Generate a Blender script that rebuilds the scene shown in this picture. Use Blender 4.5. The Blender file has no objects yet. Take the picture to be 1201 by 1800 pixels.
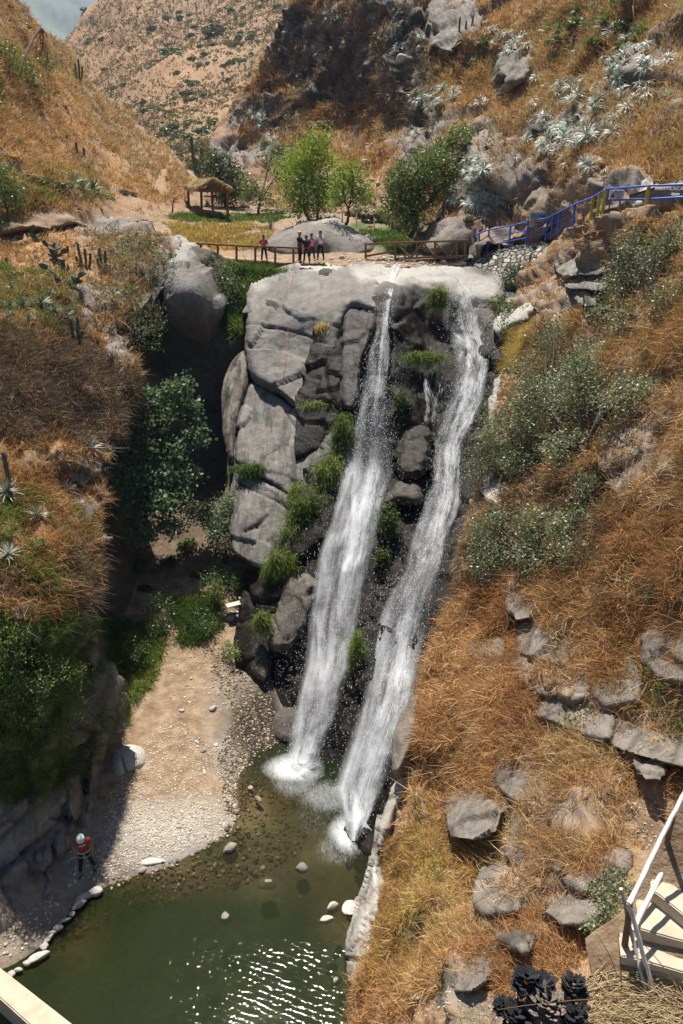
import bpy, bmesh, math, random
import numpy as np
from mathutils import Vector, Matrix
R = math.radians
rng = np.random.default_rng(7)
random.seed(7)
S = bpy.context.scene
COL = S.collection
# ---------------------------------------------------------------- camera, sky, sun, exposure
F = 1300.0; PITCH = R(24.8); CZ = 19.0
cam = bpy.data.cameras.new('camera'); camo = bpy.data.objects.new('camera', cam); COL.objects.link(camo)
cam.sensor_fit = 'VERTICAL'; cam.sensor_height = 36; cam.sensor_width = 24
cam.lens = F/1800*36; cam.clip_start = 0.1; cam.clip_end = 9000
camo.location = (0, 0, CZ); camo.rotation_euler = (R(90)-PITCH, 0, 0)
S.camera = camo
SUN_AZ = R(-14); SUN_EL = R(66)      # azimuth from +Y, negative = towards -X
w = bpy.data.worlds.new('World'); S.world = w; w.use_nodes = True
sky = w.node_tree.nodes.new('ShaderNodeTexSky'); sky.sky_type = 'NISHITA'; sky.sun_disc = False
sky.sun_elevation = SUN_EL; sky.sun_rotation = SUN_AZ; sky.altitude = 1500; sky.air_density = 1.0; sky.dust_density = 1.5
w.node_tree.links.new(sky.outputs[0], w.node_tree.nodes['Background'].inputs[0])
w.node_tree.nodes['Background'].inputs[1].default_value = 0.045
sd = bpy.data.lights.new('sun', 'SUN'); sd.energy = 5.0; sd.angle = R(0.5); sd.color = (1.0, .95, .87)
so = bpy.data.objects.new('sun', sd); COL.objects.link(so)
sv = Vector((math.sin(SUN_AZ)*math.cos(SUN_EL), math.cos(SUN_AZ)*math.cos(SUN_EL), math.sin(SUN_EL)))
so.rotation_euler = sv.to_track_quat('Z', 'Y').to_euler()
S.view_settings.view_transform = 'Standard'; S.view_settings.look = 'None'
S.view_settings.exposure = 0.97; S.view_settings.gamma = 1
S.render.engine = 'CYCLES'
S.cycles.max_bounces = 5; S.cycles.diffuse_bounces = 2; S.cycles.glossy_bounces = 2; S.cycles.transmission_bounces = 2
S.cycles.transparent_max_bounces = 10; S.cycles.volume_bounces = 0
S.cycles.caustics_reflective = False; S.cycles.caustics_refractive = False
# ---------------------------------------------------------------- numpy noise
def _h(i, j, k, s):
    n = (i.astype(np.int64)*374761393 + j.astype(np.int64)*668265263 + k.astype(np.int64)*2147483647 + s*974634777) & 0xffffffff
    n = ((n ^ (n >> 13))*1274126177) & 0xffffffff
    n = ((n ^ (n >> 16))*2246822519) & 0xffffffff
    n = n ^ (n >> 15)
    return (n & 0xffffff)/float(0xffffff)
def vn(P, s=0):
    f = np.floor(P); t = P-f; t = t*t*(3-2*t); i, j, k = f.T
    r = 0
    for a in (0, 1):
        for b in (0, 1):
            for c in (0, 1):
                wgt = (t[:, 0] if a else 1-t[:, 0])*(t[:, 1] if b else 1-t[:, 1])*(t[:, 2] if c else 1-t[:, 2])
                r = r+wgt*_h(i+a, j+b, k+c, s)
    return r*2-1
def fbm(P, sc, o=4, s=0, g=.5, ridge=False):
    P = np.asarray(P, float)*sc; r = 0; a = 1.; tot = 0
    for q in range(o):
        n = vn(P*(2.03**q)+q*17.3, s+q)
        r = r+a*((1-2*np.abs(n)) if ridge else n); tot += a; a *= g
    return r/tot
def voro(P, s=0):
    f = np.floor(P); n = len(P)
    F1 = np.full(n, 9.); F2 = np.full(n, 9.); D = np.zeros((n, 3)); ID = np.zeros((n, 3))
    for a in (-1, 0, 1):
        for b in (-1, 0, 1):
            for c in (-1, 0, 1):
                g = f+np.array((a, b, c)); i, j, k = g.T
                q = g+np.stack([_h(i, j, k, s+1), _h(i, j, k, s+2), _h(i, j, k, s+3)], 1)
                d = P-q; L = (d*d).sum(1)
                m = L < F1
                F2 = np.where(m, F1, np.minimum(F2, L)); F1 = np.where(m, L, F1)
                D[m] = d[m]; ID[m] = g[m]
    return np.sqrt(F1), np.sqrt(F2), D, ID
def facets(P, size, s=0, tilt=.5, aniso=(1, 1, 1.4)):
    """blocky fractured relief: each cell a randomly tilted, randomly raised plane, with a groove between cells"""
    Q = P/size*np.array(aniso) + .18*np.stack([fbm(P, 1.2/size, 2, s+50+q) for q in range(3)], 1)
    F1, F2, D, ID = voro(Q, s); i, j, k = ID.T
    t = np.stack([_h(i, j, k, s+5), _h(i, j, k, s+6), _h(i, j, k, s+7)], 1)*2-1
    off = _h(i, j, k, s+8)*2-1
    gr = np.clip((F2-F1)/.10, 0, 1)
    return size*(off*.35+tilt*(D*t).sum(1)) - (1-gr)*size*.12, 1-gr
# ---------------------------------------------------------------- projection
cp, sp_ = math.cos(PITCH), math.sin(PITCH)
def invZ_of(py, Y): return (cp+(900-np.asarray(py, float))/F*sp_)/Y
def unproj(px, py, iZ):
    px = np.asarray(px, float); py = np.asarray(py, float); Z = 1/np.asarray(iZ, float)
    x = (px-600.5)/F*Z; y = (900-py)/F*Z
    return np.stack([x, Z*cp+y*sp_, CZ+y*cp-Z*sp_], -1)
def P(px, py, Y=None, z=None):
    if z is not None:
        yc = (900-py)/F; Y = (z-CZ)/(yc*cp-sp_)*(cp+yc*sp_)
    return Vector(unproj(px, py, invZ_of(py, Y)).tolist())
def ppm(px, py, Y): return F*float(invZ_of(py, Y))       # photo pixels per metre there
def project(V):
    V = np.asarray(V, float).reshape(-1, 3); u = V[:, 2]-CZ
    Z = V[:, 1]*cp-u*sp_; y = V[:, 1]*sp_+u*cp
    return 600.5+F*V[:, 0]/Z, 900-F*y/Z, Z
class TPS:
    def __init__(s, pts, lam=1e-4):
        A = np.array([(a/1000., b/1000.) for a, b, *_ in pts])
        v = np.array([invZ_of(p[1], p[2]) if len(p) == 3 else invZ_of(p[1], P(p[0], p[1], z=p[3]).y) for p in pts])
        n = len(A); K = s.U(np.linalg.norm(A[:, None]-A[None], axis=2))+lam*np.eye(n)
        Q = np.c_[np.ones(n), A]; M = np.block([[K, Q], [Q.T, np.zeros((3, 3))]])
        s.w = np.linalg.solve(M, np.r_[v, 0, 0, 0]); s.A = A
    @staticmethod
    def U(r): return np.where(r > 0, r*r*np.log(np.maximum(r, 1e-9)), 0)
    def __call__(s, px, py):
        q = np.stack([np.asarray(px, float)/1000, np.asarray(py, float)/1000], 1)
        return s.U(np.linalg.norm(q[:, None]-s.A[None], axis=2))@s.w[:-3]+s.w[-3]+q@s.w[-2:]
def inpoly(x, y, poly):
    p = np.array(poly, float); r = np.zeros(len(x), bool); j = len(p)-1
    for i in range(len(p)):
        c = ((p[i, 1] > y) != (p[j, 1] > y)) & (x < (p[j, 0]-p[i, 0])*(y-p[i, 1])/((p[j, 1]-p[i, 1]) or 1e-9)+p[i, 0])
        r ^= c; j = i
    return r
def nearpoly(x, y, poly):
    p = np.array(poly, float); q = np.roll(p, -1, 0); X = np.stack([x, y], 1)
    best = np.full(len(x), 1e9); out = X.copy()
    for a, b in zip(p, q):
        d = b-a; t = np.clip(((X-a)@d)/max(d@d, 1e-9), 0, 1); c = a+t[:, None]*d
        L = np.linalg.norm(X-c, axis=1); m = L < best; best[m] = L[m]; out[m] = c[m]
    return best, out
def smooth(poly, n=2):
    for _ in range(n):
        p = np.array(poly, float); q = np.roll(p, -1, 0)
        poly = np.stack([p*.75+q*.25, p*.25+q*.75], 1).reshape(-1, 2)
    return [tuple(a) for a in poly]
def vnorm(V, Fc):
    n = np.zeros_like(V)
    a = np.cross(V[Fc[:, 1]]-V[Fc[:, 0]], V[Fc[:, 2]]-V[Fc[:, 0]])
    if Fc.shape[1] == 4: a += np.cross(V[Fc[:, 2]]-V[Fc[:, 0]], V[Fc[:, 3]]-V[Fc[:, 0]])
    for k in range(Fc.shape[1]): np.add.at(n, Fc[:, k], a)
    return n/np.maximum(np.linalg.norm(n, axis=1), 1e-12)[:, None]
# ---------------------------------------------------------------- linking
def tag(o, label=None, cat=None, group=None, kind=None):
    for k, v in (('label', label), ('category', cat), ('group', group), ('kind', kind)):
        if v: o[k] = v
    return o
def link(name, me, mat=None, parent=None, loc=None):
    o = bpy.data.objects.new(name, me); COL.objects.link(o)
    if mat is not None and me is not None and len(me.materials) == 0: me.materials.append(mat)
    if parent is not None: o.parent = parent
    if loc is not None: o.location = loc
    return o
def mesh(name, V, Fc, mat=None, parent=None, attrs=None, sm=True, loc=None):
    V = np.asarray(V, np.float32); Fc = np.asarray(Fc, np.int32)
    me = bpy.data.meshes.new(name); k = Fc.shape[1]
    me.vertices.add(len(V)); me.vertices.foreach_set('co', V.ravel())
    me.loops.add(Fc.size); me.loops.foreach_set('vertex_index', Fc.ravel())
    me.polygons.add(len(Fc)); me.polygons.foreach_set('loop_start', np.arange(0, Fc.size, k, dtype=np.int32))
    if sm: me.polygons.foreach_set('use_smooth', np.ones(len(Fc), bool))
    me.update(calc_edges=True)
    for a, v in (attrs or {}).items():
        t = me.attributes.new(a, 'FLOAT', 'POINT'); t.data.foreach_set('value', np.asarray(v, np.float32))
    return link(name, me, mat, parent, loc)
def bmobj(name, bm, mat=None, parent=None, sm=False, loc=None):
    me = bpy.data.meshes.new(name); bmesh.ops.recalc_face_normals(bm, faces=bm.faces); bm.to_mesh(me); bm.free()
    if sm: me.polygons.foreach_set('use_smooth', [True]*len(me.polygons))
    return link(name, me, mat, parent, loc)
def empty(name, loc, label, cat, group=None, rz=0):
    o = link(name, None, None, None, loc); o.rotation_euler = (0, 0, rz); o.empty_display_size = .1
    return tag(o, label, cat, group)
# ---------------------------------------------------------------- materials
class NT:
    def __init__(s, name):
        s.m = bpy.data.materials.new(name); s.m.use_nodes = True; s.t = s.m.node_tree
        s.t.nodes.clear(); s.out = s.t.nodes.new('ShaderNodeOutputMaterial'); s._pos = None
    def add(s, ty, ins=None, **kw):
        n = s.t.nodes.new('ShaderNode'+ty)
        for k, v in kw.items(): setattr(n, k, v)
        for k, v in (ins or {}).items(): s.set(n.inputs[k], v)
        return n
    def set(s, i, v):
        if isinstance(v, bpy.types.NodeSocket): s.t.links.new(v, i)
        elif isinstance(v, bpy.types.Node): s.t.links.new(v.outputs[0], i)
        else:
            if isinstance(v, tuple) and len(v) == 3 and i.type == 'RGBA': v = v+(1,)
            i.default_value = v
    @property
    def pos(s):
        if s._pos is None: s._pos = s.add('NewGeometry').outputs['Position']
        return s._pos
    def noise(s, sc, det=5, rough=.55, vec=None, dist=0, out=0):
        return s.add('TexNoise', {'Vector': vec or s.pos, 'Scale': sc, 'Detail': det, 'Roughness': rough, 'Distortion': dist}).outputs[out]
    def mapping(s, scale=(1, 1, 1), rot=(0, 0, 0), vec=None):
        return s.add('Mapping', {'Vector': vec or s.pos, 'Scale': scale, 'Rotation': rot}).outputs[0]
    def ramp(s, f, *stops):
        n = s.add('ValToRGB', {'Fac': f}); e = n.color_ramp.elements
        for _ in range(len(stops)-2): e.new(.5)
        for q, (p_, c) in enumerate(stops):
            e[q].position = p_; e[q].color = (c+(1,)) if isinstance(c, tuple) else (c, c, c, 1)
        return n.outputs[0]
    def mix(s, f, a, b, mode='MIX'):
        n = s.add('Mix', data_type='RGBA', blend_type=mode); s.set(n.inputs[0], f); s.set(n.inputs[6], a); s.set(n.inputs[7], b)
        return n.outputs[2]
    def math(s, op, a, b=0., c=None, clamp=False):
        n = s.add('Math', operation=op, use_clamp=clamp); s.set(n.inputs[0], a); s.set(n.inputs[1], b)
        if c is not None: s.set(n.inputs[2], c)
        return n.outputs[0]
    def attr(s, nm): return s.add('Attribute', attribute_name=nm).outputs['Fac']
    def bump(s, h, st=.5, d=.1, nrm=None):
        i = {'Height': h, 'Strength': st, 'Distance': d}
        if nrm: i['Normal'] = nrm
        return s.add('Bump', i).outputs[0]
    def bsdf(s, col, rough=.85, nrm=None, spec=.3, **kw):
        i = {'Base Color': col, 'Roughness': rough, 'Specular IOR Level': spec}
        if nrm: i['Normal'] = nrm
        i.update(kw)
        return s.add('BsdfPrincipled', i).outputs[0]
    def done(s, sh): s.t.links.new(sh, s.out.inputs[0]); return s.m
def rock_mat(name, dark, mid, light, stain=(.16, .10, .06), stain_amt=.4, scale=1., bump=.6, streak=0., rough=.85, terrain=False, spec=.25):
    """dark..light: fresh rock tints; vertex masks: crack, grassy, wet, pale, green, soil"""
    m = NT(name)
    n1 = m.noise(.55*scale, 6, .6); n2 = m.noise(5*scale, 6, .7); n3 = m.noise(28*scale, 3, .6)
    f = m.math('ADD', m.math('MULTIPLY', n1, .55), m.math('MULTIPLY', n2, .45))
    col = m.ramp(f, (.34, dark), (.5, mid), (.66, light))
    st = m.ramp(m.noise(.9*scale, 5, .65, dist=.6), (.48, 0.), (.66, 1.))
    col = m.mix(m.math('MULTIPLY', st, stain_amt), col, stain)
    col = m.mix(.5, col, m.ramp(n3, (.3, .45), (.7, .62)), 'OVERLAY')
    if streak:
        sk = m.noise(1., 5, .6, vec=m.mapping((2.2, .5, .22), (0, 0, 0)))
        sk2 = m.ramp(sk, (.47, 0.), (.56, 1.))
        col = m.mix(m.math('MULTIPLY', m.math('MULTIPLY', sk2, m.attr('streak')), streak), col, (.05, .046, .04))
        sk3 = m.ramp(m.noise(1.3, 4, .6, vec=m.mapping((2.6, .5, .22), (0, 0, .2))), (.5, 0.), (.6, 1.))
        col = m.mix(m.math('MULTIPLY', m.math('MULTIPLY', sk3, m.attr('streak')), .28), col, (.38, .36, .33))
    col = m.mix(m.attr('pale'), col, m.ramp(n2, (.3, (.31, .29, .255)), (.7, (.46, .435, .39))))
    col = m.mix(m.math('MULTIPLY', m.attr('crack'), .75), col, (.025, .02, .016))
    wet = m.attr('wet')
    r = rough
    if terrain:
        so_ = m.ramp(m.noise(2.2, 6, .65), (.3, (.14, .088, .05)), (.5, (.25, .17, .105)), (.72, (.38, .29, .2)))
        col = m.mix(m.attr('soil'), col, so_)
        gv = m.noise(7, 6, .75, vec=m.mapping((1, 1, .5)))
        gr = m.ramp(gv, (.3, (.10, .045, .018)), (.48, (.30, .16, .07)), (.62, (.44, .27, .125)), (.8, (.58, .40, .22)))
        col = m.mix(m.attr('grassy'), col, gr)
        gg = m.ramp(m.noise(6, 6, .7), (.35, (.02, .045, .012)), (.6, (.07, .13, .025)), (.8, (.15, .2, .05)))
        col = m.mix(m.attr('green'), col, gg)
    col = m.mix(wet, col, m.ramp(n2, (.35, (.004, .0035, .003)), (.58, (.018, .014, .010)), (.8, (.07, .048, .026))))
    h = m.math('ADD', m.math('MULTIPLY', n2, .5), m.math('ADD', m.math('MULTIPLY', n3, .12), m.math('MULTIPLY', m.ramp(m.add('TexVoronoi', {'Vector': m.mapping((1, 1, 1.6)), 'Scale': 1.0*scale}, feature='DISTANCE_TO_EDGE').outputs[0], (0., 0.), (.03, 1.)), .045)))
    nb = m.bump(h, bump, .22/scale)
    rr = m.math('SUBTRACT', r, m.math('MULTIPLY', wet, .42))
    return m.done(m.bsdf(col, rr, nb, m.math('SUBTRACT', spec, m.math('MULTIPLY', wet, .12))))
def flat_mat(name, col, rough=.7, var=.25, sc=6, bump=.2, spec=.3, **kw):
    m = NT(name); n = m.noise(sc, 5, .6)
    a = tuple(c*(1-var) for c in col); b = tuple(min(1, c*(1+var)) for c in col)
    return m.done(m.bsdf(m.ramp(n, (.3, a), (.7, b)), rough, m.bump(m.noise(sc*4, 3), bump, .02), spec, **kw))
def leaf_mat(name, cols, trans=.35, rough=.5, spec=.35):
    m = NT(name); c = m.ramp(m.attr('tint'), *[(q/(len(cols)-1), c) for q, c in enumerate(cols)])
    p_ = m.bsdf(c, rough, None, spec)
    t = m.add('BsdfTranslucent', {'Color': m.mix(.35, c, (.25, .32, .04))})
    x = m.add('MixShader', {0: trans}); m.t.links.new(p_, x.inputs[1]); m.t.links.new(t.outputs[0], x.inputs[2])
    return m.done(x.outputs[0])
M = {}
M['terrain'] = rock_mat('terrain', (.09, .08, .07), (.22, .195, .165), (.36, .325, .28), terrain=True, stain_amt=.5)
M['rock'] = rock_mat('rock', (.10, .085, .07), (.205, .18, .15), (.32, .285, .24), streak=.9)
M['granite'] = rock_mat('granite', (.11, .10, .09), (.19, .176, .158), (.265, .247, .225), stain=(.17, .12, .08), stain_amt=.4, streak=.6)
M['palerock'] = rock_mat('pale_rock', (.27, .25, .215), (.42, .39, .34), (.58, .55, .49), stain_amt=.25, bump=.5)
# ---------------------------------------------------------------- relief sheets
def expand_masks(V, px, py, masks):
    """masks: {name: [(kind, args, value, jitter)]}; polygons or blobs with ragged edges"""
    n = len(px); out = {}
    jx = px+fbm(np.stack([px, py, px*0], 1), .02, 4, 11)*26; jy = py+fbm(np.stack([px, py, px*0+5], 1), .02, 4, 23)*26
    for k in ('grassy', 'wet', 'pale', 'green', 'soil', 'streak', 'crack'):
        a = np.zeros(n)
        for it in masks.get(k, ()):
            if it == 1: a[:] = 1; continue
            if isinstance(it, (float, int)): a[:] = it; continue
            if len(it) and isinstance(it[0], tuple):
                m = inpoly(jx, jy, it); a[m] = 1
            elif len(it) == 4:      # blob cx, cy, rx, ry
                a = np.maximum(a, np.clip(1.6-1.6*np.hypot((jx-it[0])/it[2], (jy-it[1])/it[3])+.3, 0, 1))
            else:                   # blob with negative: cx, cy, rx, ry, value
                m = np.clip(1.6-1.6*np.hypot((jx-it[0])/it[2], (jy-it[1])/it[3])+.3, 0, 1); a = a*(1-m)+it[4]*m
        out[k] = a
    return out
class OnSurf:
    # a block standing out of a sheet: flush at its upper edge, furthest out at its foot
    def __init__(s, sheet, off, poly=None):
        s.t = sheet.tps; s.off = off; s.y0, s.y1 = (min(p[1] for p in poly), max(p[1] for p in poly)) if poly else (0, 0)
    def __call__(s, px, py):
        f = 1 if s.y1 == s.y0 else np.clip(.15+1.15*(np.asarray(py)-s.y0)/(s.y1-s.y0), 0, 1.3)
        return 1/(1/s.t(px, py)-s.off*f)
class Sheet:
    def __init__(s, name, poly, ctrl, step=6, disp=(), masks=None, mat='terrain', skirt=(0, 2.5, -1.5), parent=None, rim=0, rimpx=20, sm=True, cracks=(), zf=None, mod=None):
        s.tps = ctrl if callable(ctrl) else TPS(ctrl); s.poly = poly
        p = np.array(poly); x0, y0 = p.min(0)-step; x1, y1 = p.max(0)+step
        nx = int((x1-x0)/step)+2; ny = int((y1-y0)/step)+2
        gx, gy = np.meshgrid(x0+np.arange(nx)*step, y0+np.arange(ny)*step); gx = gx.ravel().copy(); gy = gy.ravel().copy()
        ins = inpoly(gx, gy, poly)
        ii, jj = np.meshgrid(np.arange(nx-1), np.arange(ny-1)); a = (jj*nx+ii).ravel()
        q = np.stack([a, a+nx, a+nx+1, a+1], 1)
        q = q[ins[q].any(1)]
        used = np.unique(q); out = used[~ins[used]]
        _, c = nearpoly(gx[out], gy[out], poly); gx[out] = c[:, 0]; gy[out] = c[:, 1]
        remap = -np.ones(nx*ny, int); remap[used] = np.arange(len(used))
        s.nx, s.ny, s.x0, s.y0, s.step, s.remap = nx, ny, x0, y0, step, remap
        px = gx[used]; py = gy[used]; q = remap[q]
        iZ = np.maximum(s.tps(px, py), 1e-4)
        V = unproj(px, py, iZ)
        if rim:
            d, _ = nearpoly(px, py, poly); t = np.clip(d/rimpx, 0, 1); back = rim*(1-t)**2.3
            dirv = V-np.array((0, 0, CZ)); dirv /= np.linalg.norm(dirv, axis=1)[:, None]; V = V+dirv*back[:, None]
        if zf is not None: V = zf(V, px, py)
        N = vnorm(V, q)
        if N[:, 1].mean() > 0 and N[:, 2].mean() < 0: N = -N
        mk = expand_masks(V, px, py, masks or {})
        if mod: mod(mk, V)
        flatn = np.ones(len(V))
        H = np.zeros(len(V)); crack = np.zeros(len(V))
        for kind, size, amp, seed, *rest in disp:
            wt = np.clip(1-(rest[1]*mk[rest[0]]), 0, 1) if rest else 1
            if kind == 'p':
                h, g = facets(V, size, seed); H += amp*(h+g*size*.12)*wt
            elif kind == 'f':
                h, g = facets(V, size, seed); H += amp*h*wt; crack = np.maximum(crack, g*(wt if rest else 1)*(.8 if size > .8 else .12))
            elif kind == 'r': H += amp*size*fbm(V, 1/size, 4, seed, ridge=True)*wt
            else: H += amp*size*fbm(V, 1/size, 5, seed)*wt
        for line, wd, dep in cracks:
            for (a0, b0), (a1, b1) in zip(line[:-1], line[1:]):
                d = np.array((a1-a0, b1-b0), float); t = np.clip(((px-a0)*d[0]+(py-b0)*d[1])/(d@d), 0, 1)
                L = np.hypot(px-a0-t*d[0], py-b0-t*d[1])+fbm(V, .8, 3, 77)*3; g = np.clip(1-L/wd, 0, 1); H -= dep*g; crack = np.maximum(crack, g)
        s.sink = H
        V = V+N*H[:, None]
        mk['crack'] = np.maximum(mk['crack'], crack*(1-mk['grassy'])*(1-mk['soil']))
        s.V, s.px, s.py, s.N = V, px, py, vnorm(V, q)
        if (s.N*(np.array((0, 0, CZ))-V)).sum(1).mean() < 0: s.N = -s.N
        nV = len(V); Fc = q
        if skirt is not None:
            e = np.concatenate([q[:, [0, 1]], q[:, [1, 2]], q[:, [2, 3]], q[:, [3, 0]]]); es = np.sort(e, 1)
            key = es[:, 0].astype(np.int64)*nV+es[:, 1]; u, idx, cnt = np.unique(key, return_index=True, return_counts=True)
            be = e[idx[cnt == 1]]; bv = np.unique(be); mp = -np.ones(nV, int); mp[bv] = nV+np.arange(len(bv))
            sk = V[bv]+np.array(skirt)+fbm(V[bv], .7, 3, 5)[:, None]*.3
            V = np.concatenate([V, sk]); Fc = np.concatenate([q, np.stack([be[:, 1], be[:, 0], mp[be[:, 0]], mp[be[:, 1]]], 1)])
            if parent is None and False: pass
            for k in mk: mk[k] = np.concatenate([mk[k], mk[k][bv]])
        if name == 'right_hill': mk['wet'] = mk['wet']*.5*(1-mk['grassy'])
        s.mk = mk
        s.obj = mesh(name, V, Fc, M[mat], parent, mk, sm)
    def at(s, px, py):
        """displaced surface point and normal at photo pixels (arrays); third value marks the valid ones"""
        px = np.asarray(px, float); py = np.asarray(py, float)
        i = np.clip(((px-s.x0)/s.step).astype(int), 0, s.nx-2); j = np.clip(((py-s.y0)/s.step).astype(int), 0, s.ny-2)
        fx = (px-s.x0)/s.step-i; fy = (py-s.y0)/s.step-j
        I = [s.remap[(j+b)*s.nx+i+a] for a, b in ((0, 0), (1, 0), (0, 1), (1, 1))]
        ok = np.all([q >= 0 for q in I], 0) & (fx >= 0) & (fx <= 1) & (fy >= 0) & (fy <= 1); I = [np.maximum(q, 0) for q in I]
        W = [(1-fx)*(1-fy), fx*(1-fy), (1-fx)*fy, fx*fy]
        p_ = sum(w_[:, None]*s.V[q] for w_, q in zip(W, I)); n_ = sum(w_[:, None]*s.N[q] for w_, q in zip(W, I))
        s.gq = sum(w_*s.mk['grassy'][q] for w_, q in zip(W, I)); return p_, n_/np.maximum(np.linalg.norm(n_, axis=1), 1e-9)[:, None], ok
    def pt(s, px, py):
        p_, n_, ok = s.at([px], [py]); return Vector(p_[0].tolist())
def structure(sh): sh.obj['kind'] = 'structure'; return sh
def rock(name, label, poly, ctrl, step=4, disp=(('f', 1.2, .22, 3), ('f', .4, .12, 4), ('n', .5, .07, 9)), masks=None, mat='rock', rim=.8, rimpx=24, back=(0, 2, -.6), cat='boulder', cracks=(), group=None, sm=False, smn=2, on=None):
    if on: ctrl = OnSurf(*on, poly)
    if not callable(ctrl) and len(ctrl) == 1: a, b, c = ctrl[0]; ctrl = [(a-30, b-30, c), (a+30, b-30, c), (a, b+30, c), (a, b, c)]
    s = Sheet(name, smooth(poly, smn), ctrl, step, disp, masks, mat, back, None, rim, rimpx, cracks=cracks, sm=sm)
    tag(s.obj, label, cat, group); return s
# ================================================================ TERRAIN
mountain = structure(Sheet('mountain', [(-500, -300), (60, -60), (140, -12), (170, 3), (182, 12), (230, 55), (330, 90), (450, 200), (-500, 260)],
    [(-300, -100, 2300), (100, -30, 2200), (200, 40, 2300), (100, 100, 1500), (-300, 200, 1300), (350, 200, 1400)], 9,
    (('r', 260, .10, 1), ('n', 60, .12, 2)), {'soil': [1], 'green': [.55], 'soil': [.0]}, skirt=(0, 60, -60)))  # green tint puts part of the far haze into the mountain's colour
far_hill = structure(Sheet('far_hill', [(117, 76), (128, 62), (150, 34), (175, 6), (205, -30), (300, -130), (760, -130), (760, 360), (430, 400), (300, 330), (215, 260), (150, 160)],
    [(120, 76, 330), (200, -10, 335), (350, -60, 330), (600, -60, 270), (250, 120, 240), (400, 100, 220), (560, 100, 190), (200, 200, 215), (330, 250, 150), (430, 330, 115), (600, 330, 120)], 5,
    (('r', 30, .08, 3), ('n', 14, .14, 4), ('n', 4, .22, 8)), {'grassy': [.8], 'soil': [0, (180, 90, 90, 80), (300, 150, 60, 40), (600, 30, 30, 20)], 'green': [(470, 120, 60, 45, .2), (330, 250, 60, 40, .3), (400, 300, 80, 40, .3)]}, skirt=(0, 60, -30)))
left_hill = structure(Sheet('left_hill', [(-260, -260), (-60, -90), (26, 0), (58, 30), (86, 62), (112, 84), (128, 98), (150, 142), (182, 170), (205, 176), (232, 205), (268, 246), (300, 268), (330, 300), (350, 330), (362, 362), (340, 392), (240, 400), (60, 415), (-260, 420)],
    [(-200, 50, 52), (-200, 350, 41), (30, 0, 84), (0, 100, 64), (0, 220, 54), (0, 330, 48), (0, 400, 46), (120, 95, 105), (205, 178, 112), (150, 250, 74), (270, 250, 112), (300, 320, 80), (345, 330, 84), (330, 375, 68), (200, 390, 56), (120, 330, 56)], 4,
    (('n', 9, .08, 5), ('r', 4, .12, 7), ('n', 2.2, .2, 6), ('n', .8, .14, 12)),
    {'grassy': [.55, (60, 120, 90, 90), (130, 200, 60, 50), (200, 280, 50, 40), (60, 260, 70, 50)], 'soil': [(200, 340, 60, 40), (285, 330, 26, 70), (180, 290, 40, 20), (90, 170, 14, 20), (310, 360, 30, 20), (150, 230, 30, 14)],
     'green': [(-10, 380, 40, 30, .6)]}, skirt=(-8, 20, -4)))
right_hill = structure(Sheet('right_hill', mod=lambda k, V: k.update(grassy=k['grassy']*np.clip(.62+1.9*fbm(V*(1, .6, 1.2), .13, 4, 87), 0, 1)), poly=[(560, -200), (540, -60), (526, 0), (512, 22), (496, 55), (478, 95), (462, 124), (436, 152), (404, 184), (386, 212), (376, 240), (372, 300), (380, 400), (520, 430), (690, 445), (820, 462), (880, 452), (960, 425), (1060, 385), (1201, 375), (1500, 370), (1900, 360), (1900, -200)],
    ctrl=[(540, -100, 102), (490, 60, 97), (480, 150, 94), (400, 210, 100), (380, 260, 97), (400, 330, 84), (520, 395, 74), (560, 245, 84), (640, 250, 80), (560, 185, 88), (620, 180, 83.5), (620, 100, 86), (600, 10, 90), (690, 180, 77.5), (690, 90, 79.5), (700, 0, 83), (700, -100, 92), (640, 330, 68), (700, 400, 59), (720, 220, 72), (800, 450, 46.5), (800, 330, 53), (800, 200, 63), (850, 200, 60), (800, 60, 72), (850, -60, 84), (900, 430, 46.5), (960, 400, 45), (1020, 370, 39.5), (960, 250, 50), (900, 310, 49.5), (1000, 120, 54), (1000, -40, 64), (1100, 355, 32.8), (1100, 310, 34.8), (1100, 250, 38), (1201, 345, 29.8), (1201, 200, 36), (1201, 50, 45), (1201, -100, 56), (1450, 300, 26), (1450, 0, 42), (1900, 350, 18.5), (1900, 0, 33)], step=3.4,
    disp=(('n', 9, .09, 15), ('r', 3.5, .16, 19), ('f', 5, .34, 17, 'grassy', .6), ('f', 1.7, .36, 18, 'grassy', .7), ('n', 1.2, .14, 16)),
    masks={'grassy': [.95, (560, 120, 110, 90, 0), (640, 90, 110, 90, 0), (700, 60, 80, 100, .0), (480, 200, 70, 50, .1), (430, 210, 50, 30, .1), (520, 60, 40, 60, .1), (800, 40, 60, 60, .1), (740, 180, 60, 90, .1), (860, 250, 50, 40, .3), (905, 120, 45, 60, .1), (930, 330, 80, 80, .0), (850, 340, 60, 100, .1), (1130, 330, 130, 26, .1), (1130, 120, 80, 60, .2), (1000, 230, 90, 40, .1), (560, 330, 60, 30, .4), (1190, 150, 40, 50, .3), (650, 250, 60, 30, .6), (560, 200, 30, 14, .9), (640, 60, 40, 26, .7)],
     'soil': [(1130, 305, 90, 16), (930, 370, 50, 60, .6), (850, 400, 40, 40), (700, 330, 60, 40, .7), (640, 300, 60, 20, .7)], 'wet': [0, (600, 130, 110, 100), (700, 90, 70, 90), (480, 190, 50, 50), (740, 190, 50, 60), (930, 230, 50, 30), (520, 50, 40, 60)], 'green': [(690, 420, 60, 22), (560, 340, 50, 30, .5), (1050, 60, 60, 40, .5), (640, 390, 30, 12)]}, skirt=(0, 20, -6)))
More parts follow.
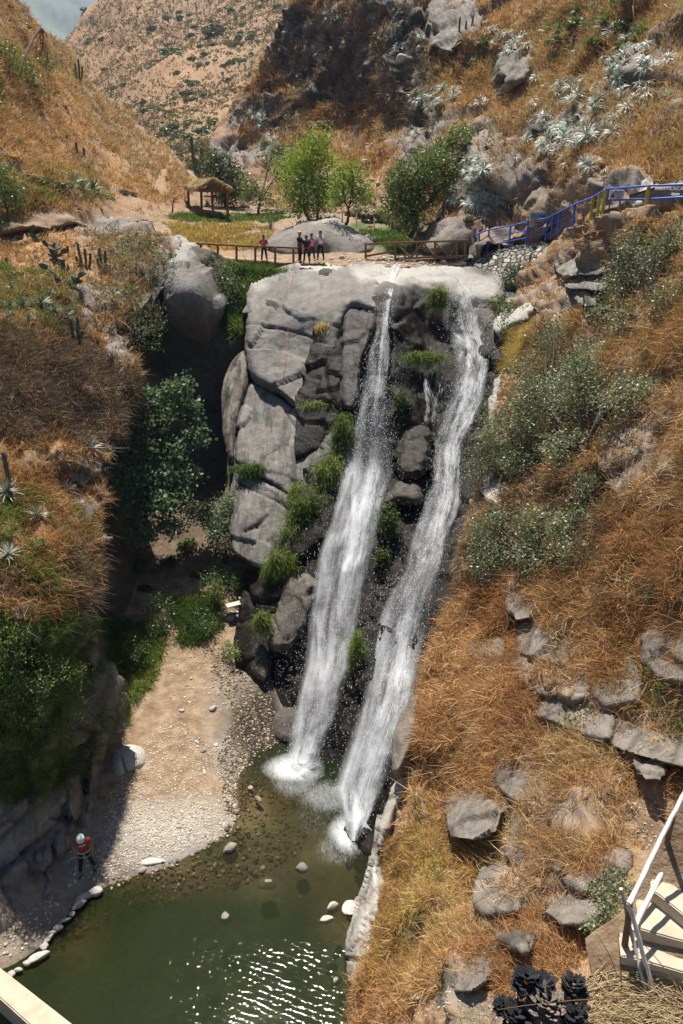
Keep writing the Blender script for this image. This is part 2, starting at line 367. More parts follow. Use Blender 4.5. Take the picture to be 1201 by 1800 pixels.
plateau = structure(Sheet('plateau', [(-300, 395), (0, 388), (150, 378), (330, 366), (430, 362), (520, 370), (700, 385), (860, 400), (980, 372), (970, 396), (925, 412), (860, 432), (826, 446), (822, 464), (760, 470), (690, 470), (600, 467), (530, 465), (470, 460), (400, 452), (350, 452), (335, 440), (300, 425), (200, 414), (0, 416), (-300, 430)],
    [(-200, 400, 50), (0, 395, 53), (0, 440, 49), (150, 380, 60), (330, 370, 68), (450, 372, 72), (150, 415, 54), (250, 400, 57), (300, 425, 51), (400, 400, 61), (480, 385, 66), (450, 425, 54), (380, 445, 51), (450, 455, 50), (560, 462, 47.5), (650, 400, 60), (650, 460, 47), (700, 400, 59), (720, 460, 46.4), (820, 456, 46), (860, 430, 46.6), (925, 408, 45), (975, 380, 42.5)], 4,
    (('n', 2.5, .05, 25), ('n', .7, .07, 26)),
    {'soil': [1, (380, 425, 80, 26, .2), (100, 430, 80, 30, .3), (650, 425, 60, 20, .4)], 'grassy': [(370, 420, 80, 24), (80, 425, 70, 20, .6)], 'green': [(380, 381, 130, 7), (690, 425, 50, 20), (640, 398, 40, 8), (60, 372, 30, 6)], 'pale': [(700, 464, 120, 9), (380, 365, 40, 5), (480, 400, 40, 8)]}, skirt=(0, 4, -2)))
left_bank = structure(Sheet('left_bank', [(-260, 392), (0, 390), (100, 388), (180, 384), (250, 390), (300, 412), (318, 440), (290, 500), (240, 560), (216, 585), (228, 640), (236, 690), (214, 720), (190, 760), (178, 830), (182, 890), (168, 960), (160, 1010), (166, 1080), (176, 1150), (196, 1205), (208, 1250), (186, 1290), (182, 1340), (186, 1385), (152, 1440), (138, 1500), (128, 1550), (60, 1610), (0, 1665), (-260, 1760)],
    [(-200, 420, 42), (-200, 392, 47), (0, 392, 49), (-200, 700, 25), (-200, 1100, 19.5), (-200, 1500, 14.8), (0, 410, 46), (150, 398, 52), (280, 420, 47), (50, 480, 38), (200, 480, 41), (290, 480, 42), (50, 550, 33), (200, 570, 36.5), (225, 660, 33), (60, 700, 26.5), (200, 735, 29.5), (60, 850, 22.3), (175, 860, 25.3), (60, 1000, 18.6), (155, 1000, 21.2), (60, 1130, 17.4), (165, 1130, 20.2), (200, 1240, 20.4), (60, 1300, 17), (110, 1250, 18), (175, 1350, 18.9), (60, 1450, 15.9), (125, 1530, 15.75), (0, 1600, 13.9), (0, 1655, 13.2), (60, 1560, 14.8)], 4,
    (('r', 3, .10, 34), ('f', 2.4, .36, 31, 'grassy', .4), ('f', .8, .32, 32, 'grassy', .5), ('n', 1.5, .14, 33)),
    {'grassy': [(80, 460, 140, 60), (60, 600, 120, 70), (60, 760, 100, 60), (60, 930, 90, 100), (20, 470, 60, 60)], 'soil': [(20, 415, 110, 34), (50, 820, 70, 36), (100, 500, 30, 12), (100, 880, 40, 30), (120, 700, 110, 80), (60, 1010, 60, 30)],
     'green': [(60, 1180, 110, 110, .8), (200, 430, 60, 30, .15), (30, 560, 80, 40, .5)]}, skirt=(-3.2, 2.2, -1.0)))
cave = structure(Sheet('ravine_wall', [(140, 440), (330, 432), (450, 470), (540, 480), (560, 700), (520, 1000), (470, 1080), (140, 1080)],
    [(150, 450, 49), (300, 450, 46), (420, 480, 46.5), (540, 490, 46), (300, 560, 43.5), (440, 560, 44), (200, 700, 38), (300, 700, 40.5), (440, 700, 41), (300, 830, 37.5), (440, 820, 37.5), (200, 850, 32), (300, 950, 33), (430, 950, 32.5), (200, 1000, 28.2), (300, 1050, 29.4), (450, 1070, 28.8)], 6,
    (('f', 2.6, .26, 41), ('n', 1.5, .12, 42)), {'soil': [.5], 'wet': [.55], 'green': [.25, (450, 500, 60, 70, .9), (300, 600, 60, 60, .5)]}, skirt=(0, 2, -1)))  # wet value only darkens the whole wall evenly
zp = lambda a, b, z: (a, b, None, z)
ground = structure(Sheet('ground', [(-300, 1480), (-100, 1440), (60, 1340), (130, 1150), (120, 880), (470, 880), (640, 1060), (760, 1250), (800, 1900), (800, 2150), (-300, 2150)],
    [zp(200, 890, 4.6), zp(320, 880, 4.4), zp(440, 900, 4.0), zp(200, 1000, 2.6), zp(300, 960, 3), zp(300, 1050, 2.0), zp(400, 1020, 2.2), zp(440, 1055, 1.5), zp(200, 1130, 1.5), zp(350, 1150, 1.0), zp(430, 1180, .6), zp(200, 1260, .9), zp(300, 1300, .5), zp(430, 1300, .12), zp(250, 1400, .38), zp(350, 1420, .22), zp(180, 1480, .25), zp(250, 1505, .1), zp(150, 1540, .14), zp(60, 1620, .22),
     zp(450, 1360, -.12), zp(425, 1400, -.06), zp(408, 1445, 0), zp(350, 1495, 0), zp(270, 1532, 0), zp(185, 1562, 0), zp(100, 1640, -.02), zp(20, 1700, -.02), zp(490, 1320, -.08), zp(450, 1480, -.3), zp(550, 1400, -.6), zp(300, 1600, -.55), zp(200, 1650, -.7), zp(200, 1750, -1.3), zp(500, 1700, -1.4), zp(600, 1550, -.5), zp(350, 1900, -1.8), zp(700, 1500, -.6), zp(100, 1850, -1.7), zp(350, 2100, -2), zp(-200, 1600, .3), zp(-200, 1800, -.4), zp(600, 1200, .2), zp(560, 1060, .8)], 4,
    (('n', 1.6, .035, 51), ('n', .45, .06, 52), ('n', .12, .07, 53)), {'soil': [1, (450, 1240, 90, 110, .3), (430, 1340, 60, 60, 0), (400, 1500, 400, 90, 0), (400, 1700, 500, 160, 0)], 'wet': [(300, 960, 160, 70, .45), (460, 1280, 50, 90), (400, 1560, 300, 80, .4)], 'pale': [(290, 1420, 110, 110), (260, 1340, 90, 60), (330, 1300, 40, 60)]}, mat='terrain', skirt=None))  # first wet blob paints the tree's shade onto the ravine floor
cascade = structure(Sheet('bedrock', [(424, 1060), (440, 1005), (500, 990), (520, 900), (520, 700), (560, 560), (560, 478), (600, 462), (690, 468), (760, 464), (840, 470), (885, 486), (890, 520), (905, 560), (890, 640), (880, 720), (850, 850), (840, 950), (800, 1080), (770, 1200), (740, 1330), (700, 1440), (660, 1530), (640, 1560), (600, 1500), (570, 1420), (520, 1370), (470, 1330), (448, 1280), (430, 1200), (418, 1130)],
    [(560, 480, 44), (600, 466, 46), (700, 470, 45), (840, 472, 43), (885, 500, 41), (690, 500, 41.5), (800, 500, 41.5), (700, 520, 38.8), (740, 540, 39.2), (800, 530, 40), (620, 560, 38), (700, 600, 36.5), (780, 580, 38.5), (850, 600, 37.5), (870, 660, 34.5), (620, 700, 33.8), (720, 700, 33.6), (800, 720, 33.5), (560, 800, 31.8), (650, 820, 31.2), (740, 800, 31), (820, 820, 30.5), (560, 900, 28.8), (640, 920, 28.2), (700, 940, 27.4), (800, 950, 27), (480, 1010, 27.9), (560, 1000, 26.6), (640, 1020, 25.8), (740, 1050, 24.2), (450, 1080, 26.6), (540, 1120, 24.3), (620, 1130, 23.6), (700, 1150, 22.6), (760, 1180, 21.6), (440, 1200, 24.1), (520, 1220, 22.4), (600, 1250, 21.1), (700, 1280, 19.6), (500, 1320, 20.9), (570, 1340, 19.9), (600, 1400, 18.6), (680, 1400, 17.7), (640, 1480, 16.7), (660, 1540, 15.6)], 4,
    (('f', 3.0, .22, 61, 'pale', .6), ('f', 1.1, .26, 62, 'pale', .85), ('n', .5, .10, 63, 'pale', .6)),
    {'wet': [1., (650, 492, 64, 32, 0), (730, 474, 150, 24, 0), (845, 502, 50, 32, 0), (600, 520, 30, 50, 0), (880, 560, 20, 40, .2)], 'pale': [(650, 484, 74, 22), (740, 472, 140, 17), (850, 492, 54, 26), (700, 498, 70, 12)],
     'soil': []}, skirt=(0, 2.5, -1.5), mat='terrain'))
right_bank = structure(Sheet('right_bank', mod=lambda k, V: k.update(grassy=k['grassy']*np.clip(.85+2.0*fbm(V, .33, 4, 88), .15, 1.2)), poly=[(905, 520), (930, 480), (960, 445), (1000, 405), (1062, 378), (1201, 366), (1500, 350), (1850, 330), (1850, 2100), (560, 2100), (604, 1850), (612, 1760), (640, 1720), (660, 1600), (680, 1500), (700, 1400), (734, 1330), (752, 1230), (768, 1150), (800, 1050), (816, 980), (828, 900), (840, 850), (868, 790), (874, 740), (888, 690), (896, 640), (886, 580), (894, 545)],
    ctrl=[(900, 530, 38.6), (960, 450, 40), (1020, 400, 36), (1062, 380, 31.2), (1140, 376, 28.4), (1201, 374, 27.3), (1450, 366, 22), (1000, 480, 35), (1100, 480, 29), (1201, 480, 24.5), (880, 640, 34.2), (960, 600, 32), (1080, 600, 26), (1201, 600, 21.5), (860, 760, 30.4), (960, 740, 27.4), (1080, 740, 22.6), (1201, 740, 18.8), (820, 900, 26), (900, 900, 24), (1000, 900, 21), (1120, 900, 18), (1201, 900, 16.5), (800, 1000, 23.6), (900, 1040, 20.3), (1000, 1080, 17.6), (1120, 1080, 15), (1201, 1080, 13.8), (760, 1150, 20.6), (860, 1200, 17.7), (960, 1240, 15.2), (1100, 1250, 13.3), (1201, 1250, 12.2), (730, 1300, 18), (800, 1380, 15.6), (900, 1400, 13.4), (1020, 1400, 11.6), (1120, 1400, 10.8), (1201, 1400, 10.5), (690, 1450, 16), (760, 1550, 13), (860, 1560, 11), (960, 1560, 9.7), (1060, 1560, 9.0), (1201, 1560, 8.6), (640, 1700, 12.8), (720, 1700, 11), (820, 1700, 9), (940, 1680, 8.1), (1100, 1700, 7.2), (620, 1900, 10), (800, 1850, 7.6), (1000, 1900, 6.2), (700, 2050, 8), (1400, 1200, 10.5), (1400, 1800, 6), (1450, 700, 14), (1850, 350, 17), (1850, 1000, 9.5), (1850, 1800, 4.8)], step=4,
    disp=(('n', 4, .10, 71), ('r', 2.4, .10, 75), ('f', 2.4, .34, 72, 'grassy', .55), ('f', .8, .36, 73, 'grassy', .62), ('n', .5, .12, 74)),
    masks={'grassy': [.62, (1010, 1440, 70, 60, .1), (900, 1370, 60, 60, .2), (1100, 1250, 110, 50, .35), (1000, 1180, 90, 90, .2), (1130, 1420, 60, 50, 0), (900, 1560, 70, 80, .1), (820, 1760, 60, 60, 0), (1000, 1600, 60, 60, .15), (860, 480, 60, 30, .3), (1180, 1200, 60, 60, .4), (700, 1270, 24, 60, .1), (1100, 380, 120, 14, .1), (870, 800, 50, 60, .3), (860, 980, 60, 60, .4)],
     'soil': [.45, (1130, 1410, 80, 50), (1000, 1560, 80, 90, .7), (880, 1600, 60, 40, .6), (760, 1790, 120, 26), (840, 1380, 30, 50, .5), (1120, 372, 120, 10), (780, 1240, 40, 60, .5)],
     'green': [(1000, 800, 110, 60, .25), (740, 1600, 60, 60, .3), (1150, 1200, 60, 40, .3)]}, skirt=(1.5, 1.2, -2)))
# ================================================================ SHAPE BUILDERS
def tubes(paths, sides=6, caps=True):
    """paths: list of (points Nx3, radii N) -> V, F of quads (tapered round limbs)"""
    VV = []; FF = []; base = 0
    for pts, rad in paths:
        pts = np.asarray(pts, float); rad = np.broadcast_to(np.asarray(rad, float), (len(pts),))
        T = np.gradient(pts, axis=0); T /= np.maximum(np.linalg.norm(T, axis=1), 1e-9)[:, None]
        up = np.array((0, 0, 1.)) if abs(T[0, 2]) < .8 else np.array((1., 0, 0))
        A = np.cross(T, up); A /= np.maximum(np.linalg.norm(A, axis=1), 1e-9)[:, None]; B = np.cross(T, A)
        th = np.arange(sides)/sides*2*np.pi
        ring = pts[:, None]+rad[:, None, None]*(np.cos(th)[None, :, None]*A[:, None]+np.sin(th)[None, :, None]*B[:, None])
        n = len(pts); VV.append(ring.reshape(-1, 3))
        i = np.arange(n-1)[:, None]*sides; j = np.arange(sides)[None]; k = (j+1) % sides
        FF.append((base+np.stack([i+j, i+k, i+sides+k, i+sides+j], -1)).reshape(-1, 4))
        base += n*sides
        if caps:
            for q, r0 in ((0, 1), (n-1, 0)):
                c = base; VV.append(pts[q:q+1]); o = base-n*sides if q == 0 else base-sides
                o = (c-n*sides-(1 if q else 0)) if q == 0 else (c-1-sides)
                a = np.arange(sides)
                FF.append(np.stack([o+a, np.full(sides, c), np.full(sides, c), o+(a+1) % sides], 1)[:, [0, 1, 3, 3]] if False else np.stack([o+a, o+(a+1) % sides, np.full(sides, c), np.full(sides, c)], 1)); base += 1
    return np.concatenate(VV), np.concatenate(FF)
def tubeobj(name, paths, mat, parent=None, sides=6, loc=None):
    V, Fc = tubes(paths, sides)
    return bm_from(name, V, Fc, mat, parent, loc)
def bm_from(name, V, Fc, mat, parent=None, loc=None, sm=True):
    me = bpy.data.meshes.new(name); fs = [tuple(dict.fromkeys(int(q) for q in f)) for f in Fc]
    me.from_pydata([tuple(map(float, v)) for v in V], [], fs); 
    me.polygons.foreach_set('use_smooth', [sm]*len(me.polygons)); me.update()
    return link(name, me, mat, parent, loc)
def bez(a, b, bow, n=6, wob=0.):
    a = np.array(a, float); b = np.array(b, float); t = np.linspace(0, 1, n)[:, None]; m = (a+b)/2+np.array(bow, float)
    p_ = (1-t)**2*a+2*t*(1-t)*m+t*t*b
    if wob: p_[1:-1] += rng.normal(0, wob, (n-2, 3))
    return p_
def boxbm(bm, a, b, w_, h_, up=(0, 0, 1)):
    a = Vector(a); b = Vector(b); d = b-a; L = d.length
    q = d.to_track_quat('Y', 'Z'); mt = Matrix.Translation((a+b)/2) @ q.to_matrix().to_4x4() @ Matrix.Diagonal((w_, L, h_, 1))
    bmesh.ops.create_cube(bm, size=1, matrix=mt)
def bar(name, a, b, w_, h_, mat, parent=None, bev=.12):
    bm = bmesh.new(); boxbm(bm, a, b, w_, h_); bmesh.ops.bevel(bm, geom=bm.edges[:], offset=min(w_, h_)*bev, segments=1, affect='EDGES')
    return bmobj(name, bm, mat, parent)
def bars(name, segs, w_, h_, mat, parent=None):
    bm = bmesh.new()
    for a, b in segs: boxbm(bm, a, b, w_, h_)
    return bmobj(name, bm, mat, parent)
def cutrock(seed, sub=3, planes=13, ax=(1, .8, .6), rough=.05):
    r_ = np.random.default_rng(seed); bm = bmesh.new(); bmesh.ops.create_icosphere(bm, subdivisions=sub, radius=1)
    V = np.array([v.co for v in bm.verts]); Fc = np.array([[l.vert.index for l in f.loops] for f in bm.faces]); bm.free()
    n = r_.normal(size=(planes, 3)); n /= np.linalg.norm(n, axis=1)[:, None]; h = r_.uniform(.62, 1., planes)
    d = np.maximum(V@n.T, 1e-3); rr = (h/d); k = 14
    rad = np.minimum(np.power(np.power(rr, -k).sum(1), -1/k), 1.15)
    V = V*rad[:, None]; V = V+V/np.linalg.norm(V, axis=1)[:, None]*(fbm(V+seed*3.1, 2.2, 4, seed)*rough)[:, None]
    V = V*np.array(ax)*r_.uniform(.85, 1.15, 3)
    me = bpy.data.meshes.new('rock'); me.from_pydata(V.tolist(), [], Fc.tolist()); me.polygons.foreach_set('use_smooth', [True]*len(me.polygons)); me.update(); return me
def instance(name, me, loc, scale, rot, label, cat, group=None):
    o = link(name, me, None, None, loc); o.scale = scale if isinstance(scale, tuple) else (scale,)*3; o.rotation_euler = rot
    return tag(o, label, cat, group)
def zcam(V): return V[:, 1]*cp-(V[:, 2]-CZ)*sp_
def scatter(sheet, polys, n, holes=(), clump=0., cs=.5, seed=0, gm=False):
    """random surface points inside photo-space regions of a sheet"""
    polys = [polys] if isinstance(polys[0], tuple) else polys
    out = []
    tot = [abs(sum(a[0]*b[1]-b[0]*a[1] for a, b in zip(p_, p_[1:]+p_[:1])))/2 for p_ in polys]
    for p_, ar in zip(polys, tot):
        m = int(n*ar/sum(tot)*4)+8; q = np.array(p_); lo, hi = q.min(0), q.max(0)
        x = rng.uniform(lo[0], hi[0], m); y = rng.uniform(lo[1], hi[1], m)
        jx = x+fbm(np.stack([x, y, x*0], 1), .03, 3, 91)*14; jy = y+fbm(np.stack([x, y, x*0+9], 1), .03, 3, 93)*14
        k = inpoly(jx, jy, p_)
        for h_ in holes:
            if isinstance(h_[0], tuple): k &= ~inpoly(jx, jy, h_)
            else: k &= np.hypot((jx-h_[0])/h_[2], (jy-h_[1])/h_[3]) > 1
        Pq, Nq, ok = sheet.at(x, y); k &= ok
        if gm: k &= rng.random(m) < np.clip(sheet.gq*1.9, .06, 1)
        if clump: k &= rng.uniform(-1, 1, m) < (fbm(Pq, cs, 3, 71+seed)*2.6+(1-clump)*1.0)
        out.append((Pq[k], Nq[k], x[k], y[k], int(n*ar/sum(tot))))
    r_ = [np.concatenate([o[i][:o[4]] for o in out]) for i in range(4)]
    return r_
def blades(Pq, Nq, k=6, ln=.4, wd=1.0, spread=.7, up=.5, droop=.35, patch=.25, minpx=1.1, lvar=.5, seed=0):
    """tufts of bent tapering blades; returns V, F(tris), tint"""
    n = len(Pq)*k; B = np.repeat(Pq, k, 0); N = np.repeat(Nq, k, 0)
    Z = zcam(B); base_t = fbm(Pq, .7, 3, 40+seed)*.5+.5; clum = np.repeat(base_t, k)
    D = N*.5+np.array((0, 0, up*.7))+np.repeat(rng.normal(0, spread*.55, (len(Pq), 3)), k, 0)+rng.normal(0, spread, (n, 3)); D /= np.linalg.norm(D, axis=1)[:, None]
    L = ln*rng.uniform(1-lvar, 1+lvar, n)*np.repeat(rng.uniform(.6, 1.3, len(Pq)), k)
    W = np.maximum(.006*wd, minpx/F*Z)*rng.uniform(.6, 1.2, n)*.5
    B = B+rng.normal(0, patch*.5, (n, 3))*(1-N*.6)*ln*1.4
    side = np.cross(D, rng.normal(size=(n, 3))); side /= np.linalg.norm(side, axis=1)[:, None]
    g = np.array((0, 0, -1.))
    m1 = B+D*(L*.5)[:, None]+g*(L*droop*.15)[:, None]; D2 = D+g*droop*rng.uniform(.5, 2, n)[:, None]+rng.normal(0, .45, (n, 3))
    m2 = m1+D2*(L*.5)[:, None]
    s_ = side*W[:, None]
    V = np.stack([B-s_, B+s_, m1-s_*.8, m1+s_*.8, m2], 1).reshape(-1, 3)
    i = np.arange(n)[:, None]*5
    Fc = np.concatenate([i+np.array([[0, 1, 3]]), i+np.array([[0, 3, 2]]), i+np.array([[2, 3, 4]])])
    t = np.clip(clum*1.1-.2+rng.uniform(-.3, .45, n), 0, 1)
    return V, Fc, np.repeat(t, 5)
def grass(name, label, parts, mat, kind='stuff', cat='grass', parent=None):
    V = []; Fc = []; T = []; b = 0
    for v, f, t in parts: V.append(v); Fc.append(f+b); T.append(t); b += len(v)
    o = mesh(name, np.concatenate(V), np.concatenate(Fc), mat, parent, {'tint': np.concatenate(T)}, False)
    return tag(o, label, cat, None, kind) if parent is None else o
def leafquads(C, size, n_each=1, norm=None, flat=.0, asp=2.2, seed=0, minpx=1.3, tint=None):
    C = np.repeat(C, n_each, 0); n = len(C)
    D = rng.normal(size=(n, 3)); D[:, 2] -= .15; D /= np.linalg.norm(D, axis=1)[:, None]
    S_ = np.cross(D, rng.normal(size=(n, 3))); S_ /= np.linalg.norm(S_, axis=1)[:, None]
    sz = np.maximum(size, minpx/F*zcam(C))*rng.uniform(.6, 1.35, n)
    a = D*(sz*.5)[:, None]; s_ = S_*(sz*.5/asp*1.3)[:, None]; up = np.cross(D, S_)*(sz*.12)[:, None]
    V = np.stack([C-a, C+s_+up, C+a, C-s_+up], 1).reshape(-1, 3); Fc = np.arange(4*n).reshape(n, 4)
    t = rng.uniform(0, 1, n) if tint is None else np.clip(np.repeat(tint, n_each)*.6+rng.uniform(0, .45, n), 0, 1)
    return V, Fc, np.repeat(t, 4)
def px_blob(px, py, Y, rx, ry=None, depth=None):
    k = ppm(px, py, Y); ry = ry or rx
    return np.array(P(px, py, Y)), np.array((rx/k, (depth or (rx+ry)/2)/k, ry/k))
def plant(name, label, cat, base, blobs, nleaf, leaf, mat, bark, tr=.12, group=None, spray=.16, per=9, twigs=5, bare=0., lean=(0, 0, 0), trunks=1, asp=2.2, minpx=1.3, hollow=.45, flat=1.0, upx=(0, 0, .2)):
    """tapered trunk and limbs growing to each crown mass; leaves in small sprays through the crown"""
    base = np.array(base, float)-np.array((0, 0, .15)); root = empty(name, Vector(base.tolist()), label, cat, group)
    paths = []; tips = []
    hub = np.mean([c for c, r in blobs], 0)
    forks = []
    for q in range(trunks):
        off = rng.normal(0, .25*(trunks > 1), 3)*np.array((1, 1, 0))
        f_ = base+(hub-base)*rng.uniform(.35, .5)+off*1.5+np.array(lean)
        tp = bez(base+off*.4, f_, rng.normal(0, .12, 3)*np.linalg.norm(f_-base), 7, .02*np.linalg.norm(f_-base))
        paths.append((tp, np.linspace(tr*1.25, tr*.7, 7)/math.sqrt(trunks))); forks.append(f_)
    vol = np.array([np.prod(r)**(2/3) for c, r in blobs]); vol /= vol.sum(); LC = []; LT = []
    for (c, r), wv in zip(blobs, vol):
        f_ = forks[rng.integers(len(forks))]; r0 = tr*.62*max(.35, min(1, (wv*len(blobs))**.5))/math.sqrt(trunks)
        lp = bez(f_, c, rng.normal(0, .16, 3)*np.linalg.norm(c-f_)+np.array((0, 0, .12))*np.linalg.norm(c-f_), 7, .02); paths.append((lp, np.linspace(r0, r0*.45, 7)))
        ns = max(3, int(nleaf*wv/per)); d = rng.normal(size=(ns, 3)); d /= np.linalg.norm(d, axis=1)[:, None]
        rad = rng.uniform(hollow, 1., ns)**.7*(1+.6*fbm(d+c, 1.7, 3, 7)); sc = c+d*r*rad[:, None]
        k = rng.random(ns) < 1-.85*np.clip(fbm(sc, 1.1/max(np.mean(r), .3), 3, 33)*1.8, 0, 1); sc = sc[k]
        LC.append(sc); LT.append(np.clip(.5+fbm(sc, .9, 2, 5)*.7, 0, 1))
        nt = max(3, int(twigs*(.6+wv*len(blobs)*.6)))
        for e in sc[rng.choice(len(sc), min(nt, len(sc)), replace=False)]:
            s0 = lp[rng.integers(2, 7)]; tw = bez(s0, e, rng.normal(0, .15, 3)*np.linalg.norm(e-s0), 5, .015); rr = r0*.35; paths.append((tw, np.linspace(rr, rr*.25, 5)))
            for _ in range(2):
                e2 = e+rng.normal(0, .35, 3)*r; paths.append((bez(tw[rng.integers(2, 5)], e2, (0, 0, 0), 4, .02), np.linspace(rr*.4, rr*.15, 4)))
    paths = [(np.asarray(p_)-base, r_) for p_, r_ in paths]
    V, Fc = tubes(paths, 5, False)
    mesh('trunk', V, Fc, bark, root)
    C = np.concatenate(LC); T = np.concatenate(LT)
    rep = np.repeat(C, per, 0)+rng.normal(0, spray, (len(C)*per, 3)); T = np.repeat(T, per)
    V, Fc, t = leafquads(rep, leaf, 1, asp=asp, minpx=minpx, tint=T)
    mesh('crown', V-base, Fc, mat, root, {'tint': t}, False)
    return root
def rosette(seed, n=34, L=.5, wd=.035, droop=.7, up=.8, rad0=.05):
    r_ = np.random.default_rng(seed); V = []; Fc = []; T = []; b = 0
    for i in range(n):
        th = i*2.39996+r_.normal(0, .15); el = r_.uniform(.1, 1.2)*up; d = np.array((math.cos(th)*math.cos(el), math.sin(th)*math.cos(el), math.sin(el)))
        s_ = np.array((-math.sin(th), math.cos(th), 0)); l = L*r_.uniform(.65, 1.1); tt = r_.uniform(.1, 1)
        for q in range(6):
            t = q/5; c = d*l*t+np.array((0, 0, -1))*droop*l*t*t*.5+d*rad0; w_ = wd*(1-t**1.6)*.5+.002
            V += [c-s_*w_, c+s_*w_]; T += [min(1, tt*.8+.2*t)]*2
            if q: Fc.append((b+2*q-2, b+2*q-1, b+2*q+1, b+2*q))
        b += 12
    me_o = mesh('rosette', np.array(V), np.array(Fc), None, None, {'tint': T}, True); me = me_o.data; bpy.data.objects.remove(me_o); return me
# ---------------------------------------------------------------- plant materials
M['bark'] = flat_mat('bark', (.085, .06, .042), .9, .4, 14, .5)
M['paletwig'] = flat_mat('pale_twig', (.36, .29, .22), .9, .3, 14, .3)
M['straw'] = leaf_mat('straw', [(.26, .11, .045), (.50, .25, .10), (.66, .385, .18), (.80, .58, .34)], .3, .7, .2)
M['rust'] = leaf_mat('rust_grass', [(.14, .05, .024), (.31, .125, .05), (.46, .22, .09), (.60, .36, .18)], .3, .7, .2)
M['gold'] = leaf_mat('gold_grass', [(.25, .15, .03), (.43, .28, .07), (.56, .40, .12), (.68, .54, .22)], .3, .7, .2)
M['brush'] = leaf_mat('brush', [(.05, .032, .025), (.12, .075, .055), (.21, .14, .10), (.34, .25, .18)], .1, .8, .15)
M['palestraw'] = leaf_mat('pale_straw', [(.2, .12, .05), (.4, .27, .12), (.6, .45, .24), (.78, .64, .4)], .25, .6, .25)
M['greengrass'] = leaf_mat('green_grass', [(.03, .06, .01), (.07, .13, .02), (.13, .2, .035), (.24, .28, .07)], .35, .6, .25)
M['moss'] = leaf_mat('moss', [(.04, .07, .012), (.10, .145, .025), (.18, .235, .04), (.31, .33, .08)], .35, .6, .25)
M['olive'] = leaf_mat('olive_leaf', [(.065, .08, .04), (.16, .18, .095), (.28, .295, .17), (.46, .47, .30)], .25, .45, .5)
M['darkleaf'] = leaf_mat('dark_leaf', [(.014, .03, .012), (.03, .06, .02), (.055, .10, .035), (.10, .15, .06)], .3, .4, .5)
M['ravineleaf'] = leaf_mat('ravine_leaf', [(.05, .09, .045), (.10, .16, .08), (.18, .25, .14), (.30, .38, .24)], .3, .5, .25)
M['hedge'] = leaf_mat('hedge_leaf', [(.06, .10, .025), (.12, .18, .04), (.21, .27, .075), (.34, .38, .15)], .35, .5, .25)
M['scrub'] = leaf_mat('scrub', [(.07, .075, .035), (.14, .115, .06), (.26, .17, .09), (.40, .28, .16)], .2, .8, .1)
M['lime'] = leaf_mat('lime_leaf', [(.08, .14, .012), (.17, .27, .02), (.28, .38, .04), (.42, .5, .10)], .45, .5, .35)
M['midgreen'] = leaf_mat('mid_leaf', [(.03, .06, .015), (.07, .12, .025), (.13, .19, .045), (.22, .27, .08)], .35, .45, .4)
M['greyshrub'] = leaf_mat('grey_shrub', [(.06, .055, .035), (.12, .12, .07), (.19, .19, .12), (.3, .3, .2)], .2, .7, .2)
M['silver'] = leaf_mat('silver_leaf', [(.13, .16, .11), (.30, .34, .26), (.48, .51, .43), (.68, .70, .62)], .15, .5, .35)
M['agave'] = leaf_mat('agave_leaf', [(.035, .07, .04), (.07, .13, .075), (.13, .2, .12), (.3, .36, .22)], .15, .45, .4)
M['cactus'] = flat_mat('cactus', (.09, .11, .07), .7, .4, 9, .5)

def on_blobs(sheet, lift, *L):
    out = []
    for a, b, rx, ry, *e in L:
        iz = float(sheet.tps(np.array([a]), np.array([b]))[0]); c = unproj(a, b, iz); k = F*iz; r_ = min(rx, ry)/k; q = lift+(e[0] if e else 0)
        d = np.array((0, 0, CZ))-c; d /= np.linalg.norm(d); c = c+d*(r_*q); k = F/zcam(c[None])[0]; out.append((c, np.array((rx/k, (rx+ry)/2/k*.9, ry/k))))
    return out
# ================================================================ DRY GRASS AND GROUND COVER
_parts = []
def gadd(mats, sheet, polys, n, holes=(), **kw):
    cl = kw.pop('clump', .5); Pq, Nq, x, y = scatter(sheet, polys, n, [(h[0], h[1], h[2]*.5, h[3]*.5) for h in holes], cl, kw.pop('cs', .6), kw.get('seed', 0), sheet in (right_hill, right_bank) and mats in ('straw', 'rust', 'palestraw'))
    # tall cover stays off overhanging faces
    k = Nq[:, 2] > -.1; _parts.append((mats, blades(Pq[k], Nq[k], **kw)))
RBALL = [(905, 520), (960, 450), (1060, 384), (1480, 362), (1480, 1640), (1300, 1660), (1190, 1400), (1130, 1340), (1120, 1420), (1090, 1560), (1050, 1640), (1010, 1700), (900, 1745), (760, 1760), (640, 1900), (600, 1860), (640, 1740), (664, 1620), (690, 1480), (730, 1340), (745, 1230), (790, 1050), (822, 880), (850, 780), (880, 640)]
RHOLES = [(960, 1150, 44, 60), (1010, 1250, 90, 40), (1140, 1310, 90, 30), (905, 1370, 50, 50), (1050, 1470, 100, 55), (1140, 1420, 60, 50), (880, 1620, 50, 60), (820, 1740, 40, 50), (870, 850, 30, 38), (1040, 460, 60, 60), (905, 560, 40, 30), (1010, 1560, 50, 50), (1180, 1220, 50, 60), (880, 700, 26, 40), (730, 1260, 20, 60), (700, 1400, 24, 60), (850, 1370, 26, 30)]
LB = [(-170, 410), (290, 410), (300, 450), (230, 560), (230, 680), (180, 780), (180, 880), (165, 960), (155, 1060), (60, 1090), (-170, 1040)]
gadd('straw', right_bank, RBALL, 20000, RHOLES, k=7, ln=.42, clump=1.05, cs=.8, spread=.85)
gadd('rust', right_bank, [(960, 560), (1400, 480), (1450, 1300), (1100, 1250), (1000, 1180), (900, 1180), (830, 1050), (900, 900)], 13500, RHOLES, k=7, ln=.42, clump=1.05, cs=.9, spread=.9, seed=2)
